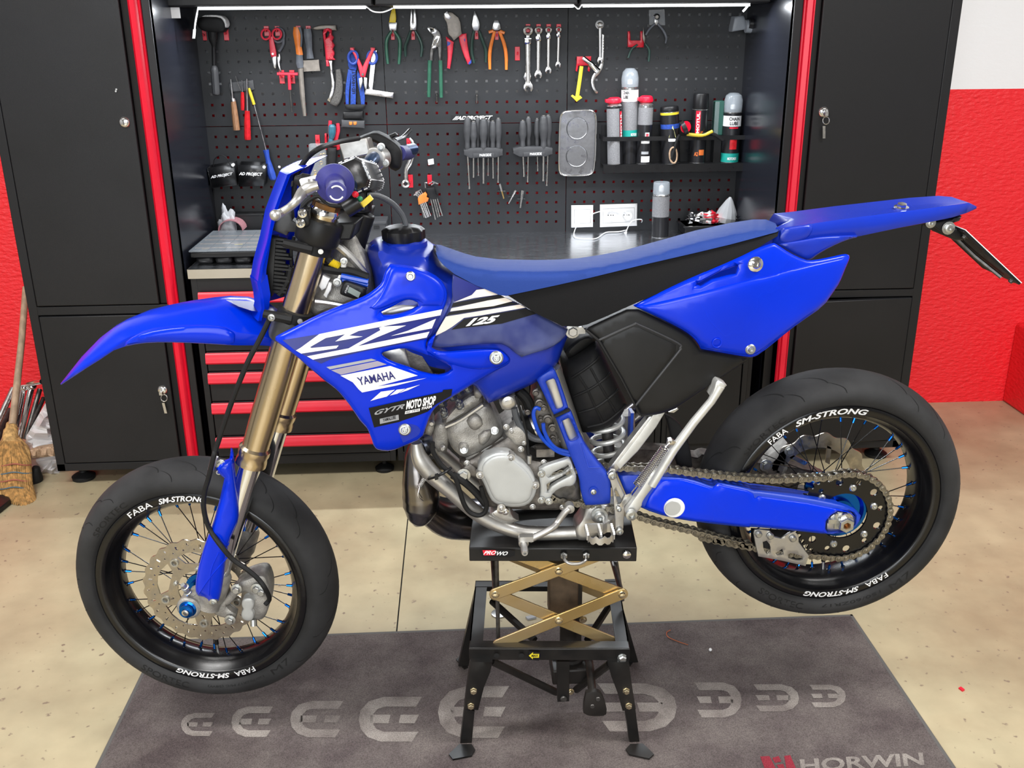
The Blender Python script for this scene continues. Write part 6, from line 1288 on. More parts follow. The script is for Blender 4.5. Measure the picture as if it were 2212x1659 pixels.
# ---------------------------------------------------------------- frame
fh, fhd = panel('frame_head', Q('A', (1150, 1420), (1215, 1280), (1260, 1190), (1320, 1110), (1430, 1090), (1475, 1150), (1500, 1225), (1580, 1400), (1600, 1640))+Q('E', (1600, 300), (1420, 375), (1200, 460), (1080, 500), (1000, 460), (1080, 200)), field([(720, 520, .03), (780, 560, .06), (700, 660, .075), (790, 640, .09), (740, 600, .07)]), 'cast_alu', bike, rnd=.02, rd=.03, step=11, sym=True, smooth=1, dmin=.015)
sub(MB().tube(WL('A', .072, (1240, 1190), (1320, 1240), (1420, 1330), (1500, 1420), (1560, 1480)), [.006, .008, .008, .007, .005], 8), 'weld_bead', 'alu')
sub(MB().tube([at(x, y, YB-.09) for x, y in spline(Q('E', (1110, 360), (1200, 370), (1290, 385), (1360, 400)), 6)], [.006]*19, 8), 'weld_bead', 'alu')
db, _ = panel('hose_strap', Q('A', (1290, 1510), (1320, 1450), (1330, 1350), (1360, 1335), (1385, 1360), (1370, 1440), (1330, 1520), (1340, 1560), (1270, 1570)), .088, 'alu', bike, th=.004, rnd=.002, step=7)
b = MB(); b.bolt(W('A', 1355, 1360, .09), NY, .0048, .005); b.bolt(W('A', 1298, 1540, .09), NY, .0055, .005); b.build('bolt', 'zinc', db)
yt = MB(); P = WL('A', .085, (1200, 1330), (1240, 1365), (1310, 1400))
for i in range(7): c = P[1].lerp(P[2], i/6); yt.lathe([(.006, -.0025), (.0085, 0), (.006, .0025)], c, P[2]-P[1], 12)
sub(yt, 'corrugated_sleeve', 'yellow'); sub(MB().tube([P[0], P[1]], .0085, 10), 'cable_sheath', 'black_rubber')
lo = MB(); lo.tube(SP(WL('A', .085, (1180, 1420), (1300, 1440), (1420, 1450), (1560, 1500)), 5), .009, 8); sub(lo, 'wiring_loom', 'black_rubber')
lo = MB(); lo.tube(SP(WL('A', .092, (1330, 1490), (1420, 1510), (1560, 1540)), 5), .007, 8); lo.tube(SP(WL('A', .094, (1340, 1520), (1430, 1530), (1560, 1565)), 5), .004, 8); sub(lo, 'wiring_loom', 'blue_hose')
panel('connector', Q('A', (1140, 1570), (1175, 1480), (1235, 1510), (1200, 1590), (1165, 1610)), .095, 'white_plastic', bike, th=.012, rnd=.003, step=6)
panel('connector', Q('E', (1180, 305), (1225, 200), (1250, 210), (1245, 260), (1205, 330)), .098, 'white_plastic', bike, th=.012, rnd=.003, step=6)
hm, _ = panel('hour_meter', Q('E', (1350, 190), (1380, 185), (1530, 240), (1548, 260), (1535, 320), (1470, 350), (1330, 305), (1318, 280)), .11, 'black_plastic', bike, th=.012, rnd=.004, step=7, smooth=1)
decal('screen', Q('E', (1400, 232), (1498, 285), (1478, 330), (1385, 280)), const(.111), 'lcd', hm)
lettering('ATHENA', q1('E', 1372, 292), q1('E', 1400, 225), q1('E', 1358, 285), onY(YB-.1115), 'white_print', hm)
# blue frame guards with windows, spar behind
spr = MB(); P = WL('J', .065, (1520, 150), (1640, 500), (1760, 850), (1900, 1080), (1950, 1330)); spr.tube(SP(P, 4), .026, 12); mirror(sub(spr, 'frame_spar', 'alu'))
g1, g1d = panel('frame_guard', Q('J', (1420, 240), (1440, 210), (1555, 138), (1590, 175), (1690, 465), (1685, 490), (1575, 545), (1560, 530)), .098, 'blue_guard', bike, th=.02, rnd=.006, step=9, holes=[smoothpoly(Q('J', (1497, 258), (1510, 245), (1560, 228), (1578, 240), (1645, 455), (1640, 470), (1600, 490), (1585, 485)), 1)], smooth=1)
g2, g2d = panel('frame_guard', Q('J', (1580, 562), (1700, 492), (1725, 530), (1800, 740), (1930, 930), (2000, 1010), (2040, 1070), (2052, 1120), (2050, 1285), (2035, 1298), (1845, 1312), (1828, 1300), (1795, 1200), (1785, 1080), (1700, 870)), field([(1205, 900, .098), (1240, 980, .105), (1290, 1060, .12), (1310, 1080, .122)]), 'blue_guard', bike, th=.02, rnd=.007, step=9, holes=[smoothpoly(Q('J', (1637, 590), (1690, 565), (1705, 575), (1770, 730), (1755, 745), (1712, 760), (1695, 750)), 1)], smooth=1)
mirror(g1); mirror(g2)
rb = MB(); rb.tube([at(x, y, YB-float(g2d(x, y)[0])-.0005) for x, y in Q('J', (1800, 780), (1860, 985), (1960, 985))], .0016, 5); rb.build('rib', 'blue_guard', g2)
b = MB(); b.lathe([(.010, 0), (.010, .003)], W('J', 1902, 1188, .118), NY, 20); b.cur = 1; b.lathe([(.006, .002), (.006, .006), (.003, .007), (.003, .003)], W('J', 1902, 1188, .12), NY, 14); b.build('bolt', ['blue_guard', 'zinc'], g2)
sub(MB().tube(WL('J', .1, (1568, 552), (1700, 492)), .004, 6), 'cable_tie', 'black_plastic')
# cradle tubes
P = WL('J', .075, (392, 775), (405, 860), (440, 940), (520, 1040), (610, 1120), (700, 1195), (800, 1285), (900, 1370), (1030, 1450), (1170, 1505), (1320, 1540), (1500, 1548), (1680, 1545), (1790, 1540))
rs = [.011, .0155, .019, .019, .018, .017, .0165, .0165, .0165, .0165, .016, .0155, .015, .015]
cr1 = sub(MB().tube(SP(P, 3), [float(v) for v in np.interp(np.linspace(0, 13, 40), range(14), rs)], 14), 'frame_cradle', 'alu'); mirror(cr1)
ft, _ = panel('frame_foot', Q('J', (1838, 1312), (2035, 1298), (2025, 1430), (2080, 1440), (2080, 1500), (1990, 1530), (1900, 1600), (1790, 1612), (1755, 1590), (1745, 1500), (1800, 1440), (1825, 1380)), .095, 'alu', bike, th=.05, rnd=.008, step=9, smooth=1)
b = MB(); b.bolt(W('J', 1955, 1400, .1), NY, .012, .012, False); b.lathe([(.017, -.002), (.017, .003)], W('J', 1950, 1390, .098), NY, 18); b.build('bolt', 'zinc', ft)
panel('engine_mount', Q('J', (1020, 1380), (1080, 1335), (1190, 1325), (1210, 1400), (1270, 1440), (1180, 1470), (1080, 1430)), .085, 'alu', bike, th=.03, rnd=.006, step=9, smooth=1)
b = MB(); b.lathe([(.010, 0), (.010, .008), (.005, .009), (.005, .003)], W('J', 1118, 1335, .09), NY, 16); b.lathe([(.008, 0), (.008, .008), (.004, .009), (.004, .003)], W('J', 1150, 1352, .09), NY, 16); sub(b, 'mount_bolt', 'steel')
# ---------------------------------------------------------------- engine
cyl, cyd = panel('cylinder', Q('J', (650, 630), (760, 560), (940, 440), (1005, 425), (1060, 520), (1100, 600), (1138, 690), (1120, 742), (1000, 830), (860, 912), (790, 905), (700, 830), (655, 740)), field([(980, 900, .06), (1060, 880, .05), (1000, 980, .065), (1080, 950, .06), (1030, 920, .075)]), 'cast_alu', bike, rnd=.022, rd=.03, step=9, sym=True, smooth=1, dmin=.02)
hd, hdD = panel('cylinder_head', Q('J', (605, 590), (640, 540), (720, 450), (800, 380), (880, 335), (950, 375), (965, 430), (880, 500), (780, 560), (660, 635), (620, 625)), .055, 'cast_alu', bike, rnd=.018, rd=.03, step=9, sym=True, smooth=1, dmin=.015)
for pts in ([(820, 590), (850, 540), (900, 525), (950, 560), (960, 620), (920, 665), (880, 670), (840, 640)], [(920, 710), (970, 670), (1030, 660), (1040, 700), (1010, 760), (960, 800), (925, 780)], [(750, 800), (770, 770), (810, 770), (840, 800), (830, 860), (790, 870), (755, 850)]):
    panel('casting_boss', Q('J', *pts), lambda x, y: cyd(x, y), 'cast_alu', cyl, th=.01, rnd=.012, rd=.008, off=.009, step=6, smooth=2)
rb = MB()
for pts in ([(640, 640), (770, 580), (960, 450)], [(820, 918), (1000, 840), (1135, 735)]):
    rb.tube([at(x, y, YB-.06) for x, y in spline(Q('J', *pts), 4)], .004, 6)
rb.build('gasket_line', 'alu', cyl)
b = MB()
for x, y, d, tl in ((760, 440, .05, (-.35, -.5, .8)), (630, 510, .05, (-.35, -.5, .8)), (625, 455, .02, (-.35, -.5, .8)), (710, 400, .02, (-.35, -.4, .8)), (840, 335, .03, (-.35, -.4, .8)), (770, 365, .0, (-.35, -.4, .8)), (1060, 672, .06, (0, -1, .4)), (800, 835, .07, (0, -1, .4)), (635, 540, .055, (-.35, -.5, .8)), (770, 470, .055, (-.35, -.5, .8))):
    b.bolt(W('J', x, y, d), tl, .006, .011)
    b.cyl(W('J', x, y, d), W('J', x, y, d)+Vector(tl).normalized()*.016, .003, n=8)
b.build('head_nut', 'zinc', hd)
pv, _ = panel('power_valve_housing', Q('J', (528, 700), (545, 640), (580, 605), (640, 600), (660, 660), (670, 760), (650, 860), (575, 852), (535, 780)), .05, 'cast_alu', bike, th=.07, rnd=.01, step=8, smooth=1)
b = MB()
for x, y, d in ((523, 603, .06), (617, 815, .055)): b.lathe([(.007, 0), (.007, .005), (.004, .009), (.002, .009)], W('J', x, y, d), NY, 14)
b.build('bolt', 'alu', pv)
panel('coolant_elbow', Q('J', (880, 350), (900, 310), (940, 320), (960, 370), (930, 400), (895, 395)), .065, 'cast_alu', bike, th=.05, rnd=.008, step=7, smooth=1)
panel('coolant_outlet', Q('J', (470, 700), (480, 620), (530, 580), (550, 640), (520, 720)), .06, 'cast_alu', bike, th=.05, rnd=.008, step=7, smooth=1)
cc_, ccd = panel('crankcase', Q('J', (820, 925), (900, 880), (1130, 740), (1180, 700), (1320, 640), (1345, 880), (1400, 920), (1580, 920), (1720, 900), (1790, 1100), (1800, 1300), (1680, 1350), (1300, 1348), (1010, 1322), (960, 1200), (900, 1020), (800, 1000), (760, 940)), .082, 'dark_alu', bike, rnd=.012, rd=.02, step=11, sym=True, smooth=1)
b = MB()
for x, y in ((1205, 672), (1285, 828), (825, 948), (1480, 940), (1540, 1270), (1385, 1320), (1310, 770), (1160, 640), (1640, 1325)): b.lathe([(.0068, 0), (.0068, .002), (.0046, .003), (.0046, .006), (.0026, .007), (.0026, .004)], W('J', x, y, .083), NY, 14)
b.build('bolt', 'alu', cc_)
panel('reed_housing', Q('J', (1150, 700), (1230, 620), (1310, 650), (1340, 700), (1345, 800), (1240, 800), (1200, 760)), .088, 'cast_alu', cc_, th=.03, rnd=.008, step=8, smooth=1)
panel('mount_plate', Q('J', (760, 1030), (830, 940), (900, 985), (930, 1050), (935, 1080), (850, 1060)), .088, 'dark_alu', cc_, th=.012, rnd=.004, step=8)
b = MB(); b.bolt(W('J', 795, 1050, .09), NY, .010, .008); b.build('bolt', 'zinc', cc_)
igO = smoothpoly(Q('J', (960, 900), (1050, 855), (1110, 845), (1185, 850), (1240, 900), (1340, 975), (1385, 1045), (1425, 1120), (1420, 1170), (1395, 1250), (1340, 1310), (1240, 1328), (1130, 1315), (1045, 1285), (1005, 1220), (968, 1120), (935, 1065), (910, 1010), (930, 945)), 1)
ig, igD = panel('ignition_cover', igO, .112, 'grey_cover', bike, th=.04, rnd=.010, rd=.010, step=10)
panel('cover_face', smoothpoly(Q('J', (985, 930), (1060, 885), (1170, 880), (1225, 930), (1315, 1000), (1365, 1065), (1395, 1125), (1370, 1240), (1325, 1285), (1240, 1300), (1130, 1288), (1065, 1262), (1030, 1205), (995, 1115), (955, 1040), (950, 985)), 1), .113, 'grey_cover', ig, th=.004, rnd=.006, rd=.004, off=.004, step=10)
b = MB()
for x, y in ((1200, 905), (937, 1052), (1408, 1140), (1118, 1330)): b.lathe([(.0085, -.02), (.0085, 0)], W('J', x, y, .115), NY, 18); b.lathe([(.0052, 0), (.0052, .004), (.003, .005), (.0026, .002)], W('J', x, y, .115), NY, 14)
b.build('bolt', 'alu', ig)
sg, sgD = panel('sprocket_guard', Q('J', (1440, 1000), (1505, 962), (1695, 905), (1718, 940), (1738, 1000), (1760, 1045), (1755, 1110), (1720, 1148), (1650, 1148), (1565, 1195), (1520, 1280), (1480, 1280), (1440, 1262), (1455, 1180), (1440, 1080)), .105, 'grey_cover', bike, th=.01, rnd=.005, step=8, holes=[Q('J', (1520, 1075), (1560, 1030), (1690, 965), (1700, 990), (1640, 1035)), Q('J', (1505, 1130), (1640, 1060), (1705, 1010), (1725, 1045), (1600, 1110), (1545, 1145), (1510, 1200))], smooth=1)
b = MB()
for x, y in ((1460, 1040), (1460, 1265), (1525, 1275)): b.bolt(W('J', x, y, .107), NY, .0055, .006, False)
b.build('bolt', 'zinc', sg)
# fuel tap, hoses, carburettor
fc, _ = panel('fuel_tap', Q('J', (1100, 435), (1130, 400), (1185, 368), (1235, 380), (1258, 430), (1235, 480), (1180, 500), (1125, 490)), .075, 'cast_alu', bike, th=.03, rnd=.006, step=7, smooth=1)
MB().lathe([(.014, 0), (.014, .004), (.010, .006)], W('J', 1178, 430, .078), NY, 20).bar(W('J', 1150, 440, .085), W('J', 1205, 420, .085), Vector((0, .003, 0)), Vector((0, 0, .004))).build('tap_lever', 'alu', fc)
sub(MB().tube(SP(WL('J', .08, (1228, 480), (1245, 560), (1290, 650), (1340, 705), (1400, 740), (1480, 750)), 5), .0072, 10), 'fuel_hose', 'grey_hose')
sub(MB().tube(SP(WL('J', .085, (1240, 380), (1280, 500), (1320, 640), (1340, 760), (1350, 900)), 5), .003, 8), 'clutch_cable', 'black_rubber')
sub(MB().tube(WL('J', .087, (1358, 885), (1358, 950)), .005, 10), 'cable_end', 'alu')
for pts in ([(1450, 490), (1410, 480), (1392, 540), (1420, 650), (1470, 740), (1540, 810), (1620, 860), (1720, 885)], [(1475, 610), (1485, 680), (1530, 770), (1600, 830), (1720, 860)]):
    sub(MB().tube(SP(WL('J', .09, *pts), 5), .0042, 8), 'vent_hose', 'blue_hose')
cb, _ = panel('carburettor', Q('J', (1380, 560), (1400, 430), (1390, 330), (1430, 280), (1480, 330), (1540, 460), (1580, 560), (1640, 720), (1660, 800), (1560, 870), (1450, 860), (1420, 820), (1500, 780), (1480, 700), (1420, 650)), .055, 'dark_alu', bike, th=.1, rnd=.012, step=9, smooth=1)
b = MB()
for x, y, r, h in ((1440, 430, .012, .012), (1475, 470, .009, .012), (1510, 570, .014, .01), (1450, 560, .007, .015), (1550, 640, .012, .012), (1600, 660, .008, .012), (1620, 740, .008, .012), (1555, 730, .009, .014), (1340, 510, .008, .01), (1410, 340, .01, .012)):
    r *= .75; b.lathe([(r, 0), (r, h*.6), (r*.7, h*.7), (r*.6, h), (r*.3, h)], W('J', x, y, .058), NY, 12)
b.box(W('J', 1430, 840, .07)-Vector((.004, .01, .012)), W('J', 1560, 790, .05)+Vector((0, 0, .002)))
b.build('carburettor_fittings', 'dark_alu', cb)
mb = MB(); c = W('J', 1370, 640, .0); axc = (W('J', 1500, 600, 0)-W('J', 1300, 690, 0)).normalized(); mb.lathe([(.036, -.03), (.04, -.02), (.04, .02), (.036, .03)], c, axc, 24); mb.cur = 1; mb.lathe([(.0405, -.006), (.042, -.005), (.042, .005), (.0405, .006)], c+axc*.012, axc, 24); sub(mb, 'intake_manifold', ['black_rubber', 'steel'])
sub(MB().tube(SP(WL('J', .04, (1260, 330), (1330, 400), (1370, 500)), 4), .012, 10), 'intake_duct', 'black_rubber')
# exhaust
P = [W('J', 395, 760, .02), W('J', 392, 830, .02), W('J', 390, 950, .02), W('J', 410, 1100, .02), W('J', 432, 1230, .02), W('J', 430, 1330, .02), W('J', 408, 1430, .02), W('J', 390, 1482, .02)]
ex = MB(); ex.tube(SP(P, 5), [float(v) for v in np.interp(np.linspace(0, 7, 36), range(8), [.012, .02, .026, .036, .0415, .040, .025, .006])], 28); exo = sub(ex, 'expansion_chamber', 'pipe_steel')
sub(MB().tube(SP([W('J', 600, 720, -.0), W('J', 500, 760, -.01), W('J', 420, 850, .0), W('J', 400, 950, .02)], 5), .024, 18), 'exhaust_header', 'pipe_steel')
sub(MB().tube(SP([W('J', 440, 1300, -.03), W('J', 700, 1420, -.09), W('J', 1200, 1380, -.14), W('J', 1700, 1000, -.16), at(1500, 800, YB+.16), at(1640, 700, YB+.15)], 6), [float(v) for v in np.interp(np.linspace(0, 5, 31), range(6), [.03, .05, .05, .035, .03, .04])], 18), 'exhaust_pipe', 'pipe_steel')
spg = MB(); a, b_ = W('J', 475, 1060, .075), W('J', 420, 1150, .07); N_ = 60
hel = [a.lerp(b_, i/N_)+Vector((.005*math.cos(i*.9), .005*math.sin(i*.9), 0)) for i in range(N_)]; spg.tube(hel, .0012, 5); spg.tube([a, a+Vector((.012, 0, .012))], .0015, 5); spg.tube(SP([b_, b_+Vector((-.004, -.004, -.02)), b_+Vector((.006, 0, -.035))], 4), .0015, 5); spg.build('exhaust_spring', 'steel', exo)
# hoses by the cradle
sub(MB().tube(SP(WL('J', .105, (530, 770), (535, 850), (600, 960), (690, 1040), (730, 1090), (760, 1180), (800, 1300), (850, 1370), (920, 1395), (975, 1370), (992, 1300), (965, 1230), (945, 1150)), 5), .0052, 10), 'drain_hose', 'black_rubber')
sub(MB().tube(SP(WL('J', .095, (700, 1050), (800, 1110), (900, 1200), (985, 1300)), 4), .0085, 10), 'coolant_hose', 'black_rubber')
sub(MB().tube(SP([W('J', 495, 1085, .095), W('J', 560, 1065, .115), W('J', 630, 1030, .118), W('J', 690, 990, .1)], 4), .003, 6).bar(W('J', 550, 1070, .118), W('J', 580, 1060, .118), Vector((0, .003, 0)), Vector((0, 0, .006))), 'cable_tie', 'black_plastic')
# shifter
sh = MB(); P = WL('J', .125, (1700, 1335), (1660, 1370), (1600, 1450), (1540, 1490), (1350, 1565)); P[3].y -= .01; P[4].y -= .02; sh.tube(SP(P, 4), .0075, 12); sh.lathe([(.010, -.012), (.010, .008), (.006, .009)], W('J', 1700, 1330, .118), NY, 18)
so = sub(sh, 'shift_lever', 'alu'); c = P[4]
MB().lathe([(.011, -.012), (.011, .012), (.0075, .015), (.0075, .045), (.006, .05), (.003, .05), (.003, .042)], c+Vector((-.012, .008, -.006)), Vector((0, -1, -.05)), 18).bar(c+Vector((-.02, -.002, .006)), c+Vector((.008, -.002, .006)), Vector((0, .008, 0)), Vector((0, 0, .006))).build('shift_pad', 'alu', so)
# foot peg
pg0 = W('O', 1445, 215, .125); pgr = MB(); hx_ = .0275
for x in (-hx_, 0, hx_):
    pgr.box((pg0.x+x-.0022, pg0.y-.052+(.010 if x else 0), pg0.z-.008), (pg0.x+x+.0022, pg0.y, pg0.z+.006))
    for i in range(5): y = pg0.y-.007-i*.009; pgr.add([(pg0.x+x-.0022, y-.004, pg0.z+.006), (pg0.x+x+.0022, y-.004, pg0.z+.006), (pg0.x+x+.0022, y+.004, pg0.z+.006), (pg0.x+x-.0022, y+.004, pg0.z+.006), (pg0.x+x-.0022, y, pg0.z+.012), (pg0.x+x+.0022, y, pg0.z+.012)], [(0, 1, 5, 4), (2, 3, 4, 5), (0, 4, 3), (1, 2, 5)])
rim_ = [Vector((pg0.x+hx_*math.cos(a), pg0.y-.042-.016*math.sin(a), pg0.z-.003)) for a in [math.pi*i/14 for i in range(15)]]
pgr.loft([[p+Vector((0, 0, s1)), p+Vector((0, 0, s1-.015)), p*1.0+Vector((0, .003, s1-.015)), p+Vector((0, .003, s1))] for p, s1 in [(p, .006+.005*(i % 3 == 0)) for i, p in enumerate(rim_)]])
pgr.bar((pg0.x-hx_, pg0.y, pg0.z-.002), (pg0.x+hx_, pg0.y, pg0.z-.002), (0, .003, 0), (0, 0, .010)); pgr.bar((pg0.x+.01, pg0.y+.0, pg0.z), (pg0.x+.04, pg0.y+.03, pg0.z-.0), (0, .012, 0), (0, 0, .012))
sub(pgr, 'foot_peg', 'alu', ang=20)
# subframe strut, bracket, side stand
sb, _ = panel('subframe_strut', Q('K', (795, 550), (932, 518), (860, 640), (700, 850), (540, 1010), (495, 1045), (445, 1005), (600, 800)), .10, 'alu', bike, th=.02, rnd=.004, step=9)
panel('strut_face', Q('K', (830, 540), (932, 518), (860, 640), (700, 850), (550, 1000), (520, 960), (690, 740)), .103, 'stand_silver', sb, th=.003, rnd=.002, step=10)
br, _ = panel('stand_bracket', Q('K', (440, 1040), (470, 1003), (510, 1010), (522, 1080), (560, 1160), (600, 1240), (632, 1270), (610, 1320), (582, 1400), (578, 1530), (552, 1566), (520, 1560), (508, 1530), (508, 1400), (500, 1320), (490, 1200), (470, 1110)), .125, 'alu', bike, th=.006, rnd=.002, step=8, holes=[Q('K', (505, 1180), (525, 1190), (575, 1290), (535, 1300))], smooth=1)
b = MB()
for x, y, r in ((482, 1050, .009), (545, 1525, .008), (540, 1335, .006)): b.lathe([(r, 0), (r, .006), (r*.6, .007), (r*.5, .003)], W('K', x, y, .127), NY, 16)
b.build('bolt', 'zinc', br)
P = WL('K', .15, (1405, 290), (1330, 420), (1180, 600), (1010, 830), (880, 1040), (820, 1140)); ss = MB()
ss.tube(P, [.010, .0085, .009, .0095, .0095, .0095], 16)
st = sub(ss, 'side_stand', 'stand_silver')
panel('stand_arm', Q('K', (870, 1010), (835, 1150), (780, 1220), (740, 1280), (735, 1320), (670, 1400), (640, 1425), (605, 1400), (595, 1360), (640, 1290), (700, 1210), (760, 1120), (830, 1000)), .15, 'stand_silver', st, th=.016, rnd=.005, step=8, smooth=1)
panel('stand_foot', Q('K', (1362, 262), (1385, 242), (1420, 255), (1462, 285), (1440, 310), (1390, 350), (1350, 390), (1320, 380), (1350, 320)), .156, 'stand_silver', st, th=.03, rnd=.005, step=7, smooth=1)
b = MB(); b.lathe([(.012, 0), (.012, .008), (.007, .009), (.006, .004)], W('K', 645, 1382, .155), NY, 18); b.build('bolt', 'zinc', st)
a, b_ = W('K', 935, 815, .165), W('K', 695, 1140, .165); dv = (b_-a).normalized(); e1 = Vector((0, 1, 0)); e2 = dv.cross(e1); sp2 = MB(); TN = 24; N_ = TN*10
sp2.tube([a.lerp(b_, i/N_)+.0085*(math.cos(2*math.pi*i*TN/N_)*e1+math.sin(2*math.pi*i*TN/N_)*e2) for i in range(N_+1)], .0015, 5)
sp2.tube(SP([a, a-dv*.012+Vector((.004, 0, 0)), W('K', 985, 770, .16)], 4), .0015, 5); sp2.tube(SP([b_, b_+dv*.02, W('K', 630, 1230, .14)], 4), .0015, 5); sp2.build('spring', 'chrome', st)
panel('spring_bracket', Q('K', (960, 745), (990, 740), (1030, 770), (1010, 800), (950, 800)), .158, 'steel', st, th=.008, rnd=.002, step=6)
panel('spring_plate', Q('K', (600, 1220), (640, 1210), (655, 1230), (610, 1290), (560, 1340), (545, 1310)), .132, 'steel', st, th=.003, step=8)
# shock spring + far swingarm parts
mb = MB(); a, b_ = W('K', 430, 560, .0), W('K', 470, 1000, .0); dv = (b_-a).normalized(); e1 = Vector((0, 1, 0)); e2 = dv.cross(e1); TN = 4.2; N_ = 90
mb.tube([a.lerp(b_, i/N_)+.036*(math.cos(2*math.pi*i*TN/N_)*e1+math.sin(2*math.pi*i*TN/N_)*e2) for i in range(N_+1)], .0058, 10); sk = sub(mb, 'shock_spring', 'stand_silver')
MB().tube([a-dv*.05, b_+dv*.04], .013, 14).build('shock_rod', 'dark_steel', sk)
MB().tube([W('K', 590, 520, -.05), W('K', 600, 720, -.05)], .022, 16).build('shock_reservoir', 'cast_alu', sk)
MB().box(W('K', 622, 500, -.02)-Vector((0, .03, .06)), W('K', 648, 480, -.02)).build('reservoir_sleeve', 'blue_hose', sk)
panel('mud_flap', Q('K', (930, 530), (1000, 560), (1090, 640), (1140, 780), (1170, 960), (1160, 1000), (1040, 980), (1020, 900), (1000, 800), (960, 640)), .0, 'black_rubber', bike, th=.01, rnd=.006, step=10, smooth=1)
panel('rear_hanger', Q('K', (965, 515), (1040, 485), (1050, 490), (1010, 520)), .03, 'alu', bike, th=.05)
# ---------------------------------------------------------------- swingarm, chain, rear sprocket
saO = Q('K', (530, 1050), (650, 1040), (900, 1056), (1100, 1070), (1230, 1105), (1310, 1140), (1355, 1147), (1385, 1110), (1640, 1162))+Q('L', (470, 1032), (500, 1030), (900, 1085), (1150, 1135), (1265, 1180), (1325, 1230), (1312, 1290), (1240, 1357), (1180, 1368), (1080, 1382), (800, 1352), (450, 1318))+Q('K', (1650, 1502), (1200, 1452), (960, 1412), (740, 1338), (620, 1262))
sad = field([(1340, 1060, .098), (1450, 1090, .108), (1600, 1100, .112), (1800, 1130, .118), (1700, 1130, .116)])
axh = Q('L', (1045, 1330), (1050, 1270), (1085, 1225), (1140, 1192), (1255, 1200), (1285, 1235), (1280, 1300), (1230, 1350), (1060, 1362))
sw, swD = panel('swingarm', saO, sad, 'blue_guard', bike, th=.035, rnd=.008, step=11, holes=[axh], smooth=1)
ms_ = mirror(sw); ms_.data.materials.clear(); ms_.data.materials.append(MAT['dark_alu'])
panel('swingarm_guard', Q('K', (1385, 1130), (1640, 1185))+Q('L', (470, 1060), (480, 1095), (510, 1075), (900, 1130), (1150, 1180), (1250, 1215), (1285, 1245), (1230, 1205), (1140, 1195), (1085, 1228), (1050, 1272), (1040, 1340), (1060, 1370), (800, 1342), (450, 1305))+Q('K', (1650, 1490), (1200, 1440), (970, 1402), (760, 1325), (800, 1230), (900, 1090), (1090, 1090), (1230, 1130), (1340, 1165)), sad, 'blue_plastic', sw, th=.004, rnd=.006, rd=.004, off=.004, step=11)
b = MB(); c = W('K', 1012, 1328, .113); b.lathe([(.0, .0), (.0225, .0), (.0225, .0035), (.021, .005), (0, .005)], c, NY, 30); b.cur = 1; b.lathe([(.0, .005), (.0175, .005), (.0165, .0068), (0, .0068)], c+Vector((-.004, 0, .001)), NY, 28); b.build('pivot_plug', ['white_plastic', 'grey_cover'], sw)
ab_, _ = panel('axle_block', Q('L', (1050, 1335), (1055, 1275), (1090, 1230), (1140, 1198), (1250, 1205), (1280, 1240), (1275, 1300), (1228, 1345), (1065, 1357)), .112, 'alu', bike, th=.03, rnd=.004, step=8)
b = MB(); c = W('L', 1195, 1288, .114); b.lathe([(.02, 0), (.02, .004), (.0175, .004), (.0175, .014), (.016, .016), (.009, .016), (.009, .004)], c, NY, 6); b.bar(W('L', 1060, 1270, .116), W('L', 1125, 1270, .116), (0, .006, 0), (0, 0, .005)); b.bar(W('L', 1130, 1210, .114), W('L', 1120, 1330, .114), (0, .004, 0), (.003, 0, 0)); b.build('axle_nut', 'zinc', ab_)
mb = MB().lathe([(.0092, 0), (.0092, .006), (.006, .007), (.0055, -.002)], c+NY*.006, NY, 18); mb.build('axle_bore', 'bronze', ab_)
# sprocket
SD = .084; sc_ = W('L', 1180, 1230, SD); MS = Matrix.Translation(sc_); T41 = 41; Rp = .1037; out = []
for i in range(T41):
    for f, r in ((-.5, Rp-.004), (-.28, Rp-.003), (-.12, Rp+.005), (.12, Rp+.005), (.28, Rp-.003)): a = 2*math.pi*(i+f)/T41; out.append((r*math.cos(a), r*math.sin(a)))
hs = [circ(.055, 36)]
for i in range(12): a = 2*math.pi*i/12+.2; hs.append(circ(.0085 if i % 2 else .006, 12, 0.084*math.cos(a), 0.084*math.sin(a)))
spk = plate2d(out, hs, .005); spk.v = [MS @ v for v in spk.v]; spo = sub(spk, 'rear_sprocket', 'rim_black')
b = MB()
for i in range(6): a = 2*math.pi*i/6+.32; b.lathe([(.0085, 0), (.0085, .002), (.006, .005), (.003, .005), (.003, .002)], sc_+Vector((.070*math.cos(a), -.0025, .070*math.sin(a))), NY, 16)
b.build('sprocket_bolt', 'zinc', spo)
lettering('41T', (sc_.x-.042, sc_.z+.083), (sc_.x-.030, sc_.z+.088), (sc_.x-.0445, sc_.z+.0885), lambda x, y: np.stack([x, np.full(len(x), sc_.y-.0031), y], 1), 'white_print', spo)
putR(MB().lathe([(.05, -.030), (.060, -.07), (.064, -.078), (.062, -.084), (.054, -.086), (.048, -.078), (.03, -.078), (.028, -.09), (.016, -.092), (.016, -.04)], (0, 0, 0), (0, 1, 0), 40), 'sprocket_carrier', 'blue_anod')
putR(MB().tube([Vector((0, -.12, 0)), Vector((0, .12, 0))], .011, 16), 'axle', 'steel')
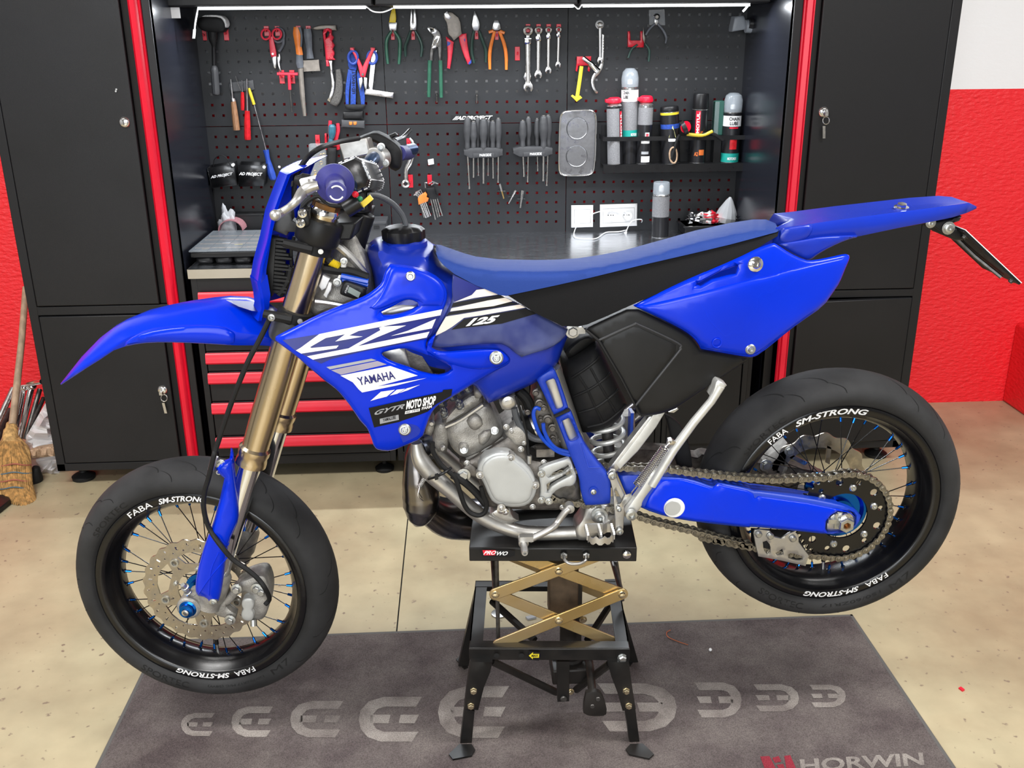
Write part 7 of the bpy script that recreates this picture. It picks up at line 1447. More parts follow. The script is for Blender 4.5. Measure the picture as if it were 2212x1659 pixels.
# rear brake disc (far side) and caliper
rd = plate2d(wave(.118, 14, .035), [circ(.085, 40)], .004); sp6 = MB(); rd.v = [v+Vector((0, .072, 0)) for v in rd.v]
for i in range(6): a = i*math.pi/3; rd.bar(Vector((.05*math.cos(a), .072, .05*math.sin(a))), Vector((.09*math.cos(a+.25), .072, .09*math.sin(a+.25))), Vector((-math.sin(a), 0, math.cos(a)))*.006, (0, .002, 0))
putR(rd, 'brake_disc', 'disc_steel')
rc, _ = panel('rear_caliper', Q('L', (540, 800), (600, 730), (690, 690), (740, 650), (775, 700), (760, 790), (740, 880), (690, 930), (600, 920), (560, 880)), -.07, 'cast_alu', bike, th=.05, rnd=.01, step=8, smooth=1)
b = MB(); b.bolt(W('L', 570, 830, -.068), NY, .010, .008); b.bolt(W('L', 755, 715, -.068), NY, .008, .008); b.build('bolt', 'zinc', rc)
panel('caliper_carrier', Q('L', (560, 880), (700, 920), (760, 960), (740, 1040), (640, 1030), (560, 980)), -.085, 'dark_alu', bike, th=.02, rnd=.005, step=9)
# chain guide
cg, _ = panel('chain_guide', Q('L', (470, 1370), (480, 1345), (520, 1338), (600, 1350), (640, 1400), (690, 1412), (750, 1370), (800, 1355), (830, 1390), (830, 1440), (912, 1550), (885, 1632), (700, 1590), (510, 1555), (490, 1480)), .100, 'alu', bike, th=.004, rnd=.001, step=8, holes=[smoothpoly(Q('L', (545, 1440), (575, 1430), (605, 1470), (605, 1530), (580, 1540), (550, 1500)), 1), Q('L', (645, 1530), (700, 1495), (710, 1540), (660, 1545)), smoothpoly(Q('L', (745, 1540), (770, 1525), (860, 1555), (865, 1580), (830, 1590), (750, 1570)), 1)])
b = MB()
for x, y in ((510, 1378), (603, 1392), (783, 1412)): b.lathe([(.008, 0), (.008, .003), (.005, .006), (.003, .006)], W('L', x, y, .102), NY, 14)
b.build('bolt', 'zinc', cg)
panel('guide_block', Q('L', (480, 1380), (830, 1400), (905, 1545), (885, 1620), (510, 1545), (480, 1480)), .090, 'black_rubber', cg, th=.03, step=12)
# chain path in the sprocket plane
Ych = YB-SD
up = [(1226, 1016), (1262, 1010), (1300, 1008), (1343, 1008.5), (1400, 1010), (1440, 1012), (1504, 1021), (1587, 1029.5), (1640, 1033), (1676, 1034.5), (1736, 1032), (1785, 1030)]
upw = [at(x, y, Ych) for x, y in up]
arc = [sc_+Vector((Rp*math.cos(a), 0, Rp*math.sin(a))) for a in [math.radians(100-i*6) for i in range(int(205/6)+1)]]
lowp = Q('L', (920, 1540), (700, 1520), (450, 1475), (340, 1455), (240, 1435), (140, 1415), (30, 1390))+Q('K', (1640, 1640), (1450, 1600), (1300, 1558), (1150, 1518), (950, 1470), (800, 1430), (690, 1392))+[(1330, 1100), (1250, 1086), (1197, 1076)]
loww = [at(x, y, Ych) for x, y in lowp]
fc_ = at(1212, 1047, Ych); rf_ = (loww[-1]-fc_).length
fa = [fc_+Vector((.033*math.cos(a), 0, .033*math.sin(a))) for a in [math.radians(-110-i*20) for i in range(9)]]
path = [Vector(p) for p in spline([tuple(p) for p in upw], 4)]+arc+[Vector(p) for p in spline([tuple(p) for p in loww], 4)]+fa
cum = [0]
path.append(path[0])
for a, b_ in zip(path, path[1:]): cum.append(cum[-1]+(b_-a).length)
nl = int(round(cum[-1]/.015875/2))*2; pitch = cum[-1]/nl
def onpath(s): return Vector([np.interp(s, cum, [p[i] for p in path]) for i in range(3)])
jn = [onpath(i*pitch) for i in range(nl)]
def link_mesh(outer):
    mb = MB(); L_ = .015875; n = 8
    for y in (-.0095, .0095) if outer else (-.0068, .0068):
        pts = []
        for i in range(n+1): a = math.pi/2+math.pi*i/n; pts.append((.0072*math.cos(a), .0072*math.sin(a)))
        pts.append((L_/2, -.0048))
        for i in range(n+1): a = -math.pi/2+math.pi*i/n; pts.append((L_+.0072*math.cos(a), .0072*math.sin(a)))
        pts.append((L_/2, .0048))
        mb.prism([Vector((x, y-.001, z)) for x, z in pts], (0, .002, 0))
    for x in (0, L_):
        if outer: mb.lathe([(.0030, -.0118), (.0038, -.0105), (.0038, .0105), (.003, .0118)], (x, 0, 0), (0, 1, 0), 10)
        else: mb.lathe([(.0051, -.006), (.0051, .006)], (x, 0, 0), (0, 1, 0), 10)
    return mb
chain = bpy.data.objects.new('chain', None); COL.objects.link(chain); setpar(chain, bike); chain.empty_display_size = .02
lm = [None, None]
for i in range(nl):
    a, b_ = jn[i], jn[(i+1) % nl]; an = math.atan2(b_.z-a.z, b_.x-a.x); k = i % 2
    if lm[k] is None: o = link_mesh(k == 0).build('chain_link', 'chain_steel', None); lm[k] = o.data
    else: o = bpy.data.objects.new('chain_link', lm[k]); COL.objects.link(o)
    o.matrix_basis = Matrix.Translation(a) @ Matrix.Rotation(-an, 4, 'Y'); setpar(o, chain)
fsp = plate2d([(( .033 if j % 2 else .028)*math.cos(2*math.pi*j/26), (.033 if j % 2 else .028)*math.sin(2*math.pi*j/26)) for j in range(26)], [], .006); fsp.v = [v+fc_ for v in fsp.v]; sub(fsp, 'front_sprocket', 'dark_steel')
# radiators and pipes seen through the shroud openings
rad = MB(); 
for i in range(16): p = W('F', 140+i*22, 730+i*6, .10); 
panel('radiator', Q('F', (20, 760), (290, 750), (345, 925), (330, 960), (60, 860)), .135, 'alu', bike, th=.03, rnd=.004)
mirror(panel('radiator_core', Q('E', (1300, 700), (1880, 600), (2130, 1000), (1900, 1300), (1560, 1350), (1340, 900)), .125, 'dark_alu', bike, th=.035)[0])
sub(MB().tube(SP(WL('F', .11, (300, 760), (330, 860), (360, 960)), 4), .004, 6), 'hose_spring', 'black_rubber')
sub(MB().tube(SP(WL('F', .10, (400, 780), (450, 850), (520, 900), (640, 920)), 4), .016, 12), 'radiator_hose', 'black_rubber')
sub(MB().tube(SP(WL('F', .125, (100, 468), (200, 440), (320, 420), (420, 425)), 4), [.007, .009, .011, .011]+[.011]*9, 14), 'coolant_pipe', 'alu')
hb2 = MB(); hb2.bolt(W('F', 1725, 612, .08), NY, .010, .010); hb2.bar(W('F', 1735, 600, .075), W('F', 1830, 595, .075), (0, .01, 0), (0, 0, .007)); sub(hb2, 'seat_bracket', 'alu')
# ---------------------------------------------------------------- handlebar and controls
ge, gf = at(*q1('A', 1292, 778), YB-.42), at(*q1('A', 1278, 700), YB-.30)
gx = (ge-gf).normalized(); gl = (ge-gf).length
g = MB(); g.lathe([(.014, -.016), (.031, -.014), (.033, -.008), (.0325, -.003), (.018, .006), (.0155, .012), (.0150, gl*.5), (.0165, gl*.85), (.0165, gl-.002), (.0145, gl)], gf, gx, 40)
gr = sub(g, 'left_grip', 'grip_blue')
for a0, a1 in ((20, 140), (200, 330)):
    e1 = Vector((1, 0, 0)); e1 = (e1-e1.dot(gx)*gx).normalized(); e2 = gx.cross(e1)
    MB().tube([ge+gx*.0005+.0108*(math.cos(math.radians(t))*e1+math.sin(math.radians(t))*e2) for t in range(a0, a1, 8)], .0013, 6).build('grip_mark', 'white_print', gr)
bc = [gf-gx*.01, at(*q1('A', 1330, 690), YB-.16), at(*q1('A', 1400, 700), YB-.06), at(*q1('A', 1480, 640), YB+.06), at(*q1('A', 1520, 1500-920), YB+.10)]
bl = SP([gf-gx*.012, at(738, 392, YB-.2), at(765, 405, YB-.08), at(780, 402, YB+.04), at(788, 375, YB+.14), at(800, 348, YB+.20), at(825, 335, YB+.27), at(893, 322, YB+.42)], 6)
sub(MB().tube(bl, .0135, 18), 'handlebar', 'bar_blue')
# crossbar pad
pa, pb_ = at(*q1('A', 1400, 640), YB-.12), at(*q1('A', 1545, 660), YB+.10)
pd = MB(); dvp = (pb_-pa).normalized(); e1 = Vector((.9, 0, .35)).normalized(); e1 = (e1-e1.dot(dvp)*dvp).normalized(); e2 = dvp.cross(e1); rings = []
for t, s in ((0, .6), (.02, .9), (.06, 1), (.5, 1.03), (.94, 1), (.98, .9), (1, .6)):
    c = pa.lerp(pb_, t); rings.append([c+s*(e1*x*.033+e2*z*.030) for x, z in ((-1, -.6), (-.7, -1), (.7, -1), (1, -.6), (1, .6), (.7, 1), (-.7, 1), (-1, .6))])
pd.loft(rings); po = sub(pd, 'bar_pad', 'pad_black', ang=25)
stt = MB()
for k in (2, 5):
    pts = [r for r in rings[4 if k == 5 else 2]]
    for i in range(8):
        a, b_ = pts[i], pts[(i+1) % 8]
        for j in range(4): p0, p1 = a.lerp(b_, (j+.15)/4), a.lerp(b_, (j+.75)/4); stt.tube([p0+(p0-pa.lerp(pb_, .5))*.03, p1+(p1-pa.lerp(pb_, .5))*.03], .0013, 4)
for i in (3, 4): 
    for j in range(10): p0 = rings[2][i].lerp(rings[4][i], (j+.1)/10); p1 = rings[2][i].lerp(rings[4][i], (j+.8)/10); stt.tube([p0, p1], .0013, 4)
stt.build('stitching', 'white_print', po)
# clutch perch + lever
lv = MB(); P = WL('A', .30, (1140, 710), (1060, 735), (1000, 775))+WL('A', .33, (950, 845), (890, 900), (820, 945))+WL('A', .345, (775, 968))
lv.tube(SP(P, 4), [float(v) for v in np.interp(np.linspace(0, 6, 25), range(7), [.008, .010, .010, .0075, .0065, .007, .008])], 12, flat=1.2); lv.ball(W('A', 768, 968, .345), .0095, 14, 10); lv.obox(W('A', 1100, 700, .285), (.02, 0, .004), (0, .010, 0), (-.003, 0, .012)); lv.lathe([(.008, -.01), (.008, .012)], W('A', 1085, 715, .29), (0, 0, 1), 14)
sub(lv, 'clutch_lever', 'alu')
ad = MB(); ad.lathe([(.010, 0), (.014, .004), (.014, .018), (.010, .022), (.006, .03)], W('A', 1080, 690, .22), (-1, 0, .2), 14); sub(ad, 'cable_adjuster', 'black_rubber')
ks = MB(); a, b_ = W('A', 1350, 900, .20), W('A', 1500, 840, .2); ks.tube([W('A', 1370, 920, .2), W('A', 1490, 845, .2)], .0155, 18); kso = sub(ks, 'switch_housing', 'black_plastic')
MB().obox(W('A', 1545, 850, .2), Vector((.010, 0, .008)), (0, .004, 0), Vector((-.003, 0, .004))).build('switch_tab', 'yellow', kso); MB().ball(W('A', 1492, 828, .205), .005).build('switch_button', mat('green', (.02, .22, .10), .4), kso); MB().ball(W('A', 1452, 790, .21), .006, sc=(1, .6, 1)).build('kill_button', 'red_plastic', kso)
# throttle side
tc = MB(); c = at(*q1('A', 1650, 1360-870+870), YB+.25) if False else at(818, 342, YB+.25)
axb = (bl[-1]-bl[-7]).normalized(); tc.lathe([(.016, -.022), (.026, -.02), (.026, .012), (.02, .014), (.02, .022), (.016, .022)], c, axb, 24)
tc.obox(c+Vector((-.045, 0, .022)), Vector((.03, 0, .006)), axb*.014, Vector((-.004, 0, .018)))
tc.obox(c+Vector((-.055, 0, -.005)), Vector((.012, 0, .002)), axb*.012, Vector((.004, 0, .022)))
tco = sub(tc, 'brake_master_cylinder', 'alu', bevel=.003)
b = MB()
for x, y in ((1680, 1350-940), (1705, 1530-1000)): pass
for x, y in ((1672, 385), (1706, 522)): b.bolt(W('A', x, y, -.225), NY, .006, .006)
b.build('bolt', 'zinc', tco)
th, _ = panel('throttle_cover', Q('A', (1475, 312), (1530, 290), (1620, 258), (1700, 290), (1780, 340), (1830, 385), (1852, 430), (1850, 520), (1838, 570), (1795, 592), (1740, 565), (1715, 480), (1725, 420), (1690, 380), (1620, 345), (1560, 325), (1490, 335)), -.27, 'black_rubber', bike, th=.05, rnd=.012, step=8, smooth=1)
panel('lever_guard', Q('A', (1730, 290), (1790, 265), (1815, 285), (1740, 325), (1650, 340), (1640, 320)), -.33, 'black_rubber', th, th=.02, rnd=.006, step=8)
gB, gA = at(*q1('A', 1905, 430), YB+.44), at(*q1('A', 1820, 440), YB+.30)
sub(MB().lathe([(.017, 0), (.018, .01), (.017, (gB-gA).length*.5), (.018, (gB-gA).length-.004), (.015, (gB-gA).length)], gA, gB-gA, 24), 'right_grip', 'grip_blue')
lvp = SP([at(*q1('A', 1790, 330), YB+.36), at(*q1('A', 1860, 300), YB+.42), at(*q1('A', 1920, 240), YB+.46)], 4); sub(MB().tube(lvp, .005, 8), 'brake_lever', 'black_plastic')
sub(MB().tube(SP(WL('A', .05, (930, 860), (932, 720), (960, 600), (1045, 475), (1150, 395))+WL('A', -.1, (1300, 345))+WL('A', -.2, (1480, 312)), 6), .0052, 10), 'throttle_cable', 'black_rubber')
for pts, d in (([(1000, 900), (1060, 840), (1140, 810), (1220, 880), (1330, 890)], .12), ([(880, 1560), (905, 1440), (905, 1250), (930, 1150)], .06), ([(960, 1010), (1020, 880), (1120, 800)], .1)):
    sub(MB().tube(SP(WL('A', d, *pts), 5), .0035, 8), 'cable', 'black_rubber')
sub(MB().tube(SP(WL('E', .06, (800, 300), (850, 230), (880, 170), (905, 60)), 5), .009, 10), 'brake_line_joint', 'black_rubber')
bm_ = MB(); bm_.lathe([(.02, -.02), (.024, -.015), (.024, .02), (.018, .025)], fk(470)-NS*.1+Vector((.05, 0, .01)), (0, 0, 1), 20); bm_.obox(fk(470)-NS*.07+Vector((.05, 0, .02)), (.02, 0, 0), (0, .014, 0), (0, 0, .02)); bm_.obox(fk(470)-NS*.13+Vector((.05, 0, .02)), (.02, 0, 0), (0, .014, 0), (0, 0, .02)); sub(bm_, 'bar_mount', 'side_black', bevel=.003)
# ================================================================ SCISSOR STAND
mat('yellow_zinc', (.60, .42, .16), .32, .8, vs_=7, col2=(.52, .40, .24), rvar=.12)
mat('brass_bolt', (.70, .60, .40), .25, .95, rvar=.08, vs_=60)
mat('dirty_black', (.006, .006, .006), .42, vs_=10, spec=.35, col2=(.018, .015, .013), rvar=.12, detail=6)
mat('dirty_rust', (.09, .06, .035), .6, .3, var=.5, vs_=18, detail=6)
mat('yellow_sticker', (.75, .62, .03), .4, var=.05, vs_=20)
stand = thing('lift_stand', 'black scissor lift stand with yellow zinc arms under the motorcycle', 'stand', (.18, 1.98, 0))
def PO(r, dY, pts): return [at(*p, dY) for p in Q(r, *pts)]
def spnl(name, r, pts, Y, m_, par=stand, th=.004, rnd=.0012, step=30, holes=(), smooth=0): return panel(name, Q(r, *pts), 0., m_, par, Y0=Y, th=th, rnd=rnd, step=step, holes=[Q(r, *h) for h in holes], smooth=smooth)[0]
ROT = Matrix.Rotation(math.radians(-4), 4, 'Z'); C0 = Vector((.181, 1.861, 0))
def rt_(mb, c=C0): mb.v = [c+(ROT @ (v-c)) for v in mb.v]; return mb
zT = .5036-.003
tp_ = rt_(MB().box((-.001, 1.861, zT-.004), (.363, 2.11, zT))).build('table', 'dirty_black', stand, bevel=.003)
rt_(MB().box((-.001, 1.861, zT-.034), (.363, 1.865, zT-.002))).build('table_skirt', 'dirty_black', tp_, bevel=.002)
rt_(MB().box((-.001, 2.106, zT-.034), (.363, 2.11, zT-.002)).box((-.001, 1.865, zT-.034), (.002, 2.106, zT-.004)).box((.36, 1.865, zT-.034), (.363, 2.106, zT-.004))).build('table_skirt', 'dirty_black', tp_)
Yt = 1.858
b = MB(); b.lathe([(.009, 0), (.009, .004), (.006, .006)], at(*q1('O', 1672, 432), 1.845), NY, 18); b.build('bolt', 'chrome', tp_)
hp = [at(*q1('O', x, y), 1.85-d) for x, y, d in ((1172, 440, .004), (1180, 478, .02), (1220, 505, .026), (1290, 508, .026), (1345, 480, .02), (1350, 440, .004))]
MB().tube(SP(hp, 4), .0035, 10).build('handle', 'steel', tp_); 
for x, y in ((1172, 440), (1350, 438)): MB().lathe([(.008, 0), (.008, .005), (.005, .008)], at(*q1('O', x, y), 1.852), NY, 6).build('nut', 'zinc', tp_)
decal('sticker', Q('O', (500, 395), (730, 395), (785, 410), (780, 445), (740, 455), (530, 455), (505, 420)), const(.0), 'black_print', tp_, Y0=1.8555, off=.002)
decal('sticker_red', Q('O', (525, 400), (630, 400), (625, 440), (535, 442)), const(.0), 'red_plastic', tp_, Y0=1.8555, off=.0026)
lettering('PRO', q1('O', 530, 436), q1('O', 628, 436), q1('O', 540, 405), onY(1.8522), 'white_print', tp_, shear=.3, bold=.03); lettering('WO', q1('O', 635, 442), q1('O', 722, 442), q1('O', 642, 410), onY(1.8522), 'white_print', tp_, shear=.3, bold=.03)
# scissor arms: front pair and rear pair
def arm(a, b, Y, hw=.0135, name='scissor_arm'):
    A_, B_ = at(*a, Y), at(*b, Y); d = (B_-A_).normalized(); n = Vector((-d.z, 0, d.x)); pts = []
    for i in range(9): t = math.pi/2+math.pi*i/8; pts.append(A_+hw*(math.cos(t)*d+math.sin(t)*n))
    for i in range(9): t = -math.pi/2+math.pi*i/8; pts.append(B_+hw*(math.cos(t)*d+math.sin(t)*n))
    return MB().prism(pts, (0, .005, 0)).build(name, 'yellow_zinc', stand, bevel=.001)
LM, RM, UP_, LO_ = (1070, 1284), (1344, 1284), (1207, 1233), (1207, 1340)
def ext(a, b, k): return (a[0]+(b[0]-a[0])*k, a[1]+(b[1]-a[1])*k)
YS = 1.872
arm(LM, ext(LM, UP_, 1.85), YS); arm(RM, ext(RM, UP_, 1.85), YS+.008)
arm(RM, ext(RM, LO_, 1.95), YS); arm(LM, ext(LM, LO_, 1.95), YS+.008)
def toback(p, Yn, Yf):
    w_ = at(*p, Yn); w_.y = Yf; d = w_-CAM; return (CX+FPX*d.dot(RT)/d.dot(FW), CY-FPX*d.dot(UP)/d.dot(FW))
bk = [toback(p, YS, 2.075) for p in (LM, RM, UP_, LO_)]
arm(bk[0], ext(bk[0], bk[2], 1.85), 2.075); arm(bk[1], ext(bk[1], bk[2], 1.85), 2.083); arm(bk[1], ext(bk[1], bk[3], 1.95), 2.075); arm(bk[0], ext(bk[0], bk[3], 1.95), 2.083)
for p in (LM, RM, UP_, LO_):
    w_ = at(*p, YS); MB().lathe([(.009, 0), (.009, .002), (.0075, .003), (.006, .007), (.002, .008)], w_, NY, 18).build('arm_pin', 'brass_bolt', stand)
for p in (LM, RM): w_ = at(*p, YS); MB().tube([w_+Vector((0, .004, 0)), w_+Vector((0, .21, 0))], .006, 10).build('cross_rod', 'dark_steel', stand)
a, b = PO('O', 1.90, [(637, 470), (650, 1115)]); MB().tube([a, b], .0048, 10).build('guide_rod', 'dark_steel', stand)
a, b = PO('O', 2.0, [(1588, 485), (1640, 800)]); MB().tube([a, b], .0048, 10).build('guide_rod', 'dark_steel', stand)
# base frame
zB = .255
for y0, y1, nm in ((1.842, 1.846, 'f'), (2.126, 2.13, 'r')):
    mb = MB(); mb.box((-.007, y0, zB-.03), (.353, y1, zB)); 
    if nm == 'f': mb.box((-.007, 1.846, zB-.003), (.353, 1.874, zB))
    else: mb.box((-.007, 2.10, zB-.003), (.353, 2.126, zB)); mb.box((-.007, 2.10, zB-.003), (.353, 2.103, zB+.0))
    rt_(mb, Vector((.173, 1.842, 0))).build('base_rail', 'dirty_black', stand, bevel=.002)
for x in (-.007, .323): rt_(MB().box((x, 1.85, zB-.004), (x+.03, 2.13, zB-.001)).box((x if x < 0 else x+.027, 1.85, zB-.03), (x+.003 if x < 0 else x+.03, 2.13, zB-.001)), Vector((.173, 1.842, 0))).build('base_side', 'dirty_black', stand)
for x, y in ((637, 1240), (835, 1240)):
    MB().lathe([(.0062, 0), (0, .0002)], at(*q1('O', x, y), 1.8405 if x < 700 else 1.839), NY, 18).build('rail_hole', 'gap', stand)
b = MB().lathe([(.011, 0), (.011, .002)], at(*q1('O', 1637, 1255), 1.832), NY, 18); b.cur = 0; b.lathe([(.0095, .002), (.0095, .008), (.007, .011)], at(*q1('O', 1637, 1255), 1.832), NY, 6); b.build('bolt', 'zinc', stand)
decal('max_sticker', Q('O', (885, 1275), (895, 1205), (980, 1212), (975, 1280)), const(0), 'black_print', stand, Y0=1.838, off=.002)
decal('arrow_sticker', Q('O', (893, 1240), (928, 1212), (926, 1226), (976, 1226), (974, 1256), (924, 1256), (926, 1270)), const(0), 'yellow_sticker', stand, Y0=1.838, off=.0026)
lettering('MAX', q1('O', 915, 1252), q1('O', 968, 1250), q1('O', 916, 1232), onY(1.8345), 'black_print', stand, bold=.03)
# legs
feet = {'fl': flo(985, 1632), 'fr': flo(1397, 1630), 'bl': flo(997, 1440), 'br': flo(1362, 1432)}
def leg(r, up, lo, Y, foot, bolts, fpts, back=False):
    u = spnl('leg', r, up, Y, 'dirty_black', th=.03)
    if lo: spnl('leg_extension', r, lo, Y+.004, 'dirty_black', u, th=.024)
    for x, y in bolts: MB().lathe([(.0085, 0), (.0085, .0015), (.007, .002), (.007, .007), (.005, .009)], at(*q1(r, x, y), Y), NY, 6).build('bolt', 'brass_bolt', u)
    if fpts:
        P = [flo(*p, .0) for p in Q(r, *fpts)]; MB().prism([p+Vector((0, 0, .0075)) for p in P], (0, 0, .004)).build('foot', 'dirty_black', u)
    return u
leg('P', [(430, 815), (605, 815), (585, 900), (535, 1020), (490, 1198), (380, 1190), (400, 1030)], [(380, 1190), (462, 1205), (430, 1565), (335, 1560)], 1.838, None, ((453, 1042), (432, 1162)), [(258, 1580), (340, 1500), (440, 1500), (466, 1545), (440, 1590), (290, 1620)])
leg('P', [(1520, 815), (1690, 815), (1715, 1000), (1745, 1190), (1640, 1205), (1600, 1060), (1550, 930)], [(1660, 1200), (1742, 1192), (1790, 1555), (1712, 1560)], 1.818, None, ((1668, 1042), (1688, 1160)), [(1664, 1540), (1700, 1500), (1800, 1495), (1888, 1580), (1850, 1615), (1690, 1580)])
for (x0, x1, foot, fp) in ((.0, .03, feet['bl'], [(315, 822), (345, 795), (410, 795), (410, 880), (380, 895)]), (.325, .355, feet['br'], [(1690, 800), (1722, 805), (1730, 825), (1700, 870), (1685, 860)])):
    mb = MB(); top = Vector(((x0+x1)/2+.012, 2.12, zB-.004)); mb.bar(top, Vector((foot.x+.005, foot.y, .01)), (.013, 0, 0), (0, .012, 0)); u = mb.build('leg', 'dirty_black', stand)
    P = [flo(*p) for p in Q('P', *fp)]; MB().prism([p+Vector((0, 0, .0075)) for p in P], (0, 0, .004)).build('foot', 'dirty_black', u)
# braces, column, hydraulic cylinder, pedal
for a, b, ya, yb in (((600, 810), (1110, 1055), 1.86, 1.95), ((1535, 830), (1270, 1035), 1.86, 1.95)):
    A_, B_ = at(*q1('P', *a), ya), at(*q1('P', *b), yb); MB().tube([A_, B_], .009, 8).build('brace', 'dirty_black', stand)
for a, b in (((600, 330), (940, 640)), ((1560, 330), (1360, 640))):
    A_, B_ = at(*q1('P', *a), 2.12), at(*q1('P', *b), 1.99); MB().tube([A_, B_], .009, 8).build('brace', 'dirty_black', stand)
cp = PO('P', 1.97, [(1050, 130), (1280, 130), (1295, 420), (1060, 420)]); MB().box((cp[0].x, 1.945, cp[3].z), (cp[1].x, 2.0, cp[0].z+.12)).build('column', 'dirty_rust', stand, bevel=.003)
c1, c2 = at(*q1('P', 1190, 470), 1.97), at(*q1('P', 1200, 640), 1.97); MB().lathe([(.012, .22), (.012, .09), (.022, .085), (.026, .07), (.026, -.12), (.03, -.125), (.03, -.14)], Vector((c1.x+.012, 1.975, .26)), (0, 0, 1), 24).build('hydraulic_cylinder', 'dirty_black', stand)
MB().box((c1.x-.035, 1.93, .09), (c1.x+.05, 2.02, .13)).build('pump_base', 'dirty_black', stand, bevel=.004)
spnl('strut', 'P', [(1115, 812), (1218, 812), (1215, 1128), (1122, 1132)], 1.86, 'dirty_black', th=.012); MB().lathe([(.008, 0), (.008, .003), (.006, .005)], at(*q1('P', 1170, 1105), 1.86), NY, 16).build('bolt', 'dark_steel', stand)
pd_ = MB(); pp = [at(*q1('P', 1375, 815), 1.90), at(*q1('P', 1385, 900), 1.87), at(*q1('P', 1400, 1060), 1.81)]; pd_.tube(pp, .0095, 12); pdo = pd_.build('pedal_lever', 'dirty_black', stand)
spnl('pedal', 'P', [(1350, 1065), (1390, 1048), (1440, 1050), (1478, 1072), (1515, 1180), (1510, 1230), (1480, 1248), (1370, 1245), (1328, 1220), (1330, 1150)], 1.80, 'dirty_black', pdo, th=.012, rnd=.003, smooth=1)
for x, y in ((1445, 1110), (1400, 1168)): MB().lathe([(.0055, 0), (.0045, .002)], at(*q1('P', x, y), 1.8), NY, 14).build('rivet', 'dark_steel', pdo)
for x, y in ((1225, 1048), (1325, 475)): MB().bolt(at(*q1('P', x, y), 1.93), NY, .006, .008).build('bolt', 'brass_bolt', stand)
# ================================================================ MAT
def mat_mat(name, c1, c2, sc):
    m_ = mat(name, c1, .95, bump=.7, bs=700, spec=.1); nt = m_.node_tree; b = nt.nodes['Principled BSDF']; tc = nt.nodes['Texture Coordinate']
    n1 = nt.nodes.new('ShaderNodeTexNoise'); n1.inputs['Scale'].default_value = sc; n1.inputs['Detail'].default_value = 7; n1.inputs['Roughness'].default_value = .65
    n2 = nt.nodes.new('ShaderNodeTexNoise'); n2.inputs['Scale'].default_value = 420; n2.inputs['Detail'].default_value = 1
    for n in (n1, n2): nt.links.new(tc.outputs['Object'], n.inputs['Vector'])
    cr = nt.nodes.new('ShaderNodeValToRGB'); e = cr.color_ramp; e.elements[0].position = .36; e.elements[0].color = (*c2, 1); e.elements[1].position = .62; e.elements[1].color = (*c1, 1); nt.links.new(n1.outputs['Fac'], cr.inputs[0])
    mx = nt.nodes.new('ShaderNodeMix'); mx.data_type = 'RGBA'; mx.blend_type = 'OVERLAY'; mx.inputs['Factor'].default_value = .7; nt.links.new(cr.outputs[0], mx.inputs['A']); nt.links.new(n2.outputs['Fac'], mx.inputs['B']); nt.links.new(mx.outputs['Result'], b.inputs['Base Color'])
mat_mat('mat_pile', (.150, .128, .120), (.085, .068, .068), 5)
mat_mat('mat_print', (.30, .27, .245), (.17, .145, .135), 7)
mat_mat('mat_red', (.30, .03, .05), (.2, .03, .04), 7)
mat('mat_edge', (.10, .095, .09), .8, bump=.3, bs=300)
mt = thing('floor_mat', 'brown grey floor mat with faded light emblems under the stand', 'mat', (.1, 1.8, 0))
X0, X1, Y0_, Y1_ = -.852, 1.07, 1.15, 2.302
MB().box((X0+.008, Y0_, 0), (X1-.008, Y1_-.008, .006)).build('pile', 'mat_pile', mt)
for a, b in (((X0, Y0_), (X0+.01, Y1_)), ((X1-.01, Y0_), (X1, Y1_)), ((X0, Y1_-.01), (X1, Y1_))): MB().box((*a, 0), (*b, .0065)).build('edge_binding', 'mat_edge', mt, bevel=.002)
GL = [[(1, 1), (.40, 1), (.16, .90), (.03, .70), (0, .5), (.03, .28), (.14, .10), (.34, 0), (.84, 0), (.94, .22), (.40, .22), (.28, .28), (.23, .38), (.23, .62), (.30, .73), (.42, .78), (.90, .78)], [(.18, .41), (.47, .41), (.50, .60), (.18, .60)], [(.63, .41), (.88, .41), (.95, .60), (.66, .60)]]
def emblem(x0, x1, y0, y1, flip=False, skew=0):
    for g in GL:
        pts = []
        for u, v in g:
            if flip: u = 1-u
            pts.append((x0+(x1-x0)*u+skew*(v-.5), y1-(y1-y0)*v))
        mb = MB(); mb.add([flo(x, y, .0068) for x, y in pts], [tuple(range(len(pts)))]); mb.build('emblem', 'mat_print', mt, smooth=False)
for a in ((391, 464, 1540, 1590), (500, 590, 1526, 1592), (627, 742, 1514, 1593), (775, 912, 1505, 1602), (946, 1100, 1482, 1594)): emblem(*a)
for a in ((1290, 1462, 1476, 1580), (1500, 1602, 1474, 1550), (1627, 1726, 1478, 1537), (1748, 1827, 1479, 1528)): emblem(*a, flip=True)
lettering('HORWIN', (1731, 1668), (1997, 1653), (1727, 1640), onZ(.0069), 'mat_print', mt, bold=.03)
for pts in ([(1642, 1634), (1662, 1633), (1680, 1668), (1655, 1669)], [(1694, 1633), (1707, 1631), (1722, 1666), (1700, 1667)], [(1668, 1637), (1682, 1633), (1688, 1645), (1674, 1648)], [(1678, 1652), (1692, 1650), (1698, 1666), (1686, 1667)]): MB().add([flo(x, y, .0069) for x, y in pts], [(0, 1, 2, 3)]).build('logo', 'mat_red', mt, smooth=False)
